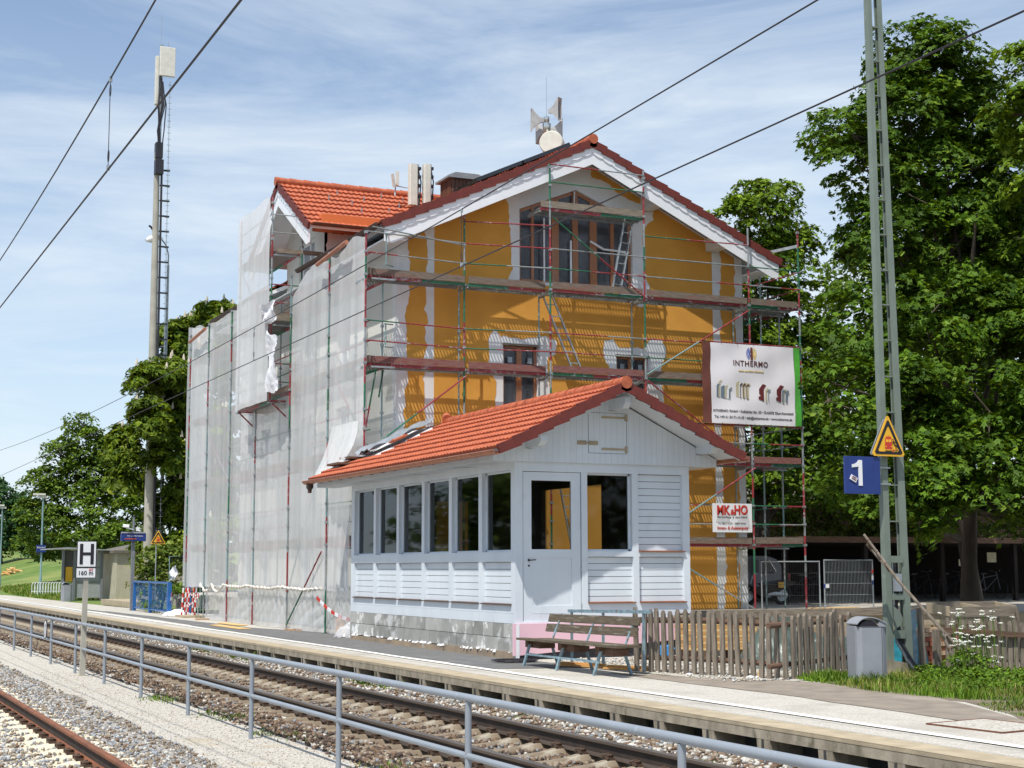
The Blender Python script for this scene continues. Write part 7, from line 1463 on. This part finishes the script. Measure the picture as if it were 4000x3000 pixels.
tape('barrier_tape', (11.70, 50.6, .85), (11.75, 49.0, .80), 'upper red and white tape at the far foot of the scaffold'); tape('barrier_tape', (11.65, 50.9, .35), (11.75, 48.9, .80), 'slanting red and white tape at the far foot of the scaffold')
tape('barrier_tape', (11.62, 36.45, .88), (11.95, 34.9, .38), 'red and white tape beside the block plinth', seg=9, w_=.05); tape('barrier_tape', (11.7, 53.4, .25), (11.6, 52.4, .75), 'scrap of red and white tape by the blue railing', seg=7)
t = thing('trestle', (12.2, 53.6, 0), 'grey wheelbarrow frame wrapped in plastic between the railing and the scaffold', 'trestle')
b = MB(); b.tube([(11.9, 53.9, 0), (11.95, 53.7, .62), (12.7, 53.5, .70), (12.75, 53.4, 0)], .025, 6); b.tube([(11.95, 53.7, .62), (12.6, 53.9, .3)], .02, 6); b.build('frame', 'galv', t); b = MB(); b.box(12.05, 53.5, .10, 12.65, 53.8, .55); b.build('box', 'mortar', t, bevel=.03)
tarp('plastic_heap', 11.85, 52.4, .5, .8, .16, 'white_cloth', 'white plastic sheeting heaped on the ground by the blue post', 12); tarp('plastic_heap', 11.75, 34.2, .38, .45, .24, 'film', 'bunched clear plastic at the foot of the corner of the waiting room', 13)
b = MB(); b.box(11.95, 34.0, 0, 12.45, 34.05, .42); b.box(11.9, 35.2, 0, 11.95, 35.8, .40); tag(b.build('boarding', 'lumber'), 'tan board standing behind the corner scaffold post', 'board')
b = MB(); b.box(11.2, 42.3, .012, 11.5, 44.6, .03); b.box(10.6, 39.8, .012, 10.9, 43.0, .03); tag(b.build('ground_planks', 'lumber_light'), 'pale planks lying flat on the platform by the netting', 'planks')
for i, (x, y, lx, ly, lb) in enumerate(((11.6, 38.3, .25, .9, 'flat reddish brick fragments at the foot of the plastic film'), (11.5, 47.8, .4, .3, 'small rubble at the left foot of the film'))):
    b = MB()
    for j in range(6): xx, y2 = x+R_.uniform(-lx, lx)*.5, y+R_.uniform(-ly, ly)*.5; b.box(xx, y2, 0, xx+.11, y2+.18, .05)
    tag(b.build('rubble', 'brick_pale'), lb, 'rubble')
# shelter, kiosk, steps
t = thing('platform_shelter', (13.3, 81, 0), 'grey glazed metal platform shelter with a flat overhanging roof', 'shelter')
b = MB(); b.prism([(11.55, 2.60), (12.4, 2.66), (14.55, 2.54), (14.55, 2.50), (12.4, 2.58), (11.55, 2.55)], 'y', 79.9, 83.4); b.build('roof', 'shelter_panel', t)
b = MB(); b.box(12.9, 80.5, .12, 14.15, 80.55, 2.42)
for z in (.9, 1.62): b.box(12.88, 80.47, z, 14.17, 80.5, z+.03, 1)
b.build('back_panel', ['shelter_panel', 'shelter_frame'], t); b = MB()
for x, y in ((12.22, 80.4), (12.78, 80.4), (14.15, 80.4)): b.box(x, y, 0, x+.12, y+.14, 2.52)
b.build('frame', 'shelter_frame', t); MB().box(12.36, 80.55, .95, 12.78, 80.6, 2.5).build('side_panel', 'mortar', t); MB().box(12.42, 80.5, .95, 12.76, 80.54, 1.68).build('timetable', 'sign_yellow', t, label='yellow timetable poster')
litter_bin(12.1, 77.9, 1.05, 'distant grey litter bin in front of the platform shelter')
t = thing('kiosk', (16, 79, 0), 'small pale rendered hut with a low dark roof, stained at the foot', 'hut')
MB().box(14.68, 79, 0, 20.4, 84, 2.36).build('wall', 'kiosk_wall', t); b = MB(); b.add([(14.48, 78.8, 2.36), (20.6, 78.8, 2.36), (20.6, 84.2, 2.36), (14.48, 84.2, 2.36), (14.48, 78.8, 2.50), (20.6, 78.8, 2.50), (20.6, 84.2, 2.50), (14.48, 84.2, 2.50), (16.3, 80.4, 2.92), (18.8, 80.4, 2.92), (18.8, 82.6, 2.92), (16.3, 82.6, 2.92)], [(0, 3, 2, 1), (0, 1, 5, 4), (1, 2, 6, 5), (2, 3, 7, 6), (3, 0, 4, 7), (4, 5, 9, 8), (5, 6, 10, 9), (6, 7, 11, 10), (7, 4, 8, 11), (8, 9, 10, 11)]); b.build('roof', 'kiosk_roof', t)
b = MB(); b.box(12.45, 63.9, 0, 13.7, 70.5, .24); tag(b.build('concrete_step', 'lip_concrete'), 'low concrete step at the back of the platform beside the display post', 'step')
b = MB(); b.bar((14.5, 83, .9), (15.6, 83, .92), .3, .06); b.bar((14.6, 83, 0), (14.6, 83, .88), .2, .3, (0, 1, 0)); tag(b.build('wooden_bench', 'lumber_light'), 'pale timber bench top between the shelter and the kiosk', 'bench')
def plat_lamp(x, y, label, sign):
    t = thing('platform_lamp', (x, y, 0), label, 'lamp post', 'lamp posts along the platform'); b = MB(); b.tube([(x, y, 0), (x, y, 1.1), (x, y, 1.15), (x, y, 6.0)], [.085, .085, .06, .05], 10); b.build('pole', 'steel_teal', t, smooth=True); b = MB(); b.box(x-.58, y-.16, 6.02, x+.12, y+.16, 6.14); b.box(x-.2, y-.1, 5.85, x+.25, y+.1, 5.98); b.build('lamp_head', 'antenna', t)
    if sign: b = MB(); b.box(x-.32, y-.12, 2.58, x+.24, y-.08, 3.02); s_ = b.build('name_board', 'sign_blue', t); text('Bahnhof', .15, 'lettering', 'sign_white', s_, (x-.04, y-.13, 2.82)); MB().box(x-.32, y-.125, 2.45, x-.1, y-.1, 2.57).build('small_plate', 'cable', t)
plat_lamp(13.5, 97, 'grey green platform lamp post carrying a small blue name board', True); plat_lamp(13.22, 115, 'plain platform lamp post at the left edge of the picture', False)
t = thing('bicycle_rack', (13.5, 95, 0), 'long white tubular bicycle rack at the edge of the meadow', 'bicycle rack')
for i in range(11): x = 12.75+i*.155; b = MB(); b.tube([(x, 95, fld(x, 95)), (x, 95, .66), (x+.07, 95, .78), (x+.2, 95.2, .78), (x+.24, 95.4, .6), (x+.24, 95.4, fld(x, 95))], .02, 5); b.build('hoop', 'sign_white', t)
b = MB(); b.tube([(12.75, 95.4, .25), (14.6, 95.4, .25)], .02, 5); b.build('rail', 'sign_white', t)
t = thing('log_heap', (17, 140, 1.5), 'heap of cut timber at the edge of the meadow on the far left', 'logs'); R_ = random.Random(4)
for i in range(26): x, y = 16.9+R_.gauss(0, .45), 140+R_.uniform(-1, 1); z = fld(x, y)+max(.05, .45-abs(x-17)*.5)*R_.random(); a = R_.uniform(0, 3.1); b = MB(); b.tube([(x-.25*math.cos(a), y-.3*math.sin(a), z), (x+.25*math.cos(a), y+.3*math.sin(a), z+.12)], .08, 7); b.build('log', 'lumber_light' if i % 3 else 'lumber', t)

# trees behind the camera, seen only as dark reflections in the window panes
for i, (x, y, s) in enumerate(((-15, 66, 5), (-15, 78, 6), (-16, 90, 6), (-14, 55, 5), (26, -20, 5), (34, -18, 6), (42, -18, 6), (50, -15, 6))):
    tree('tree', 'dark tree on the camera side of the tracks, reflected in the hut windows', (x, y, -.5), [(x, y, 5, s, 3, 4.2), (x+2, y, 3, s*.8, 2.5, 2.6), (x-2, y+2, 7, s*.7, 3, 2.6)], 2600, .62, 'far_leaf', 200+i, .35, cl=26, clr=1.4, proto=KITE, pf=KF, twigs=6, inner=.3, group='trees on the camera side of the tracks')
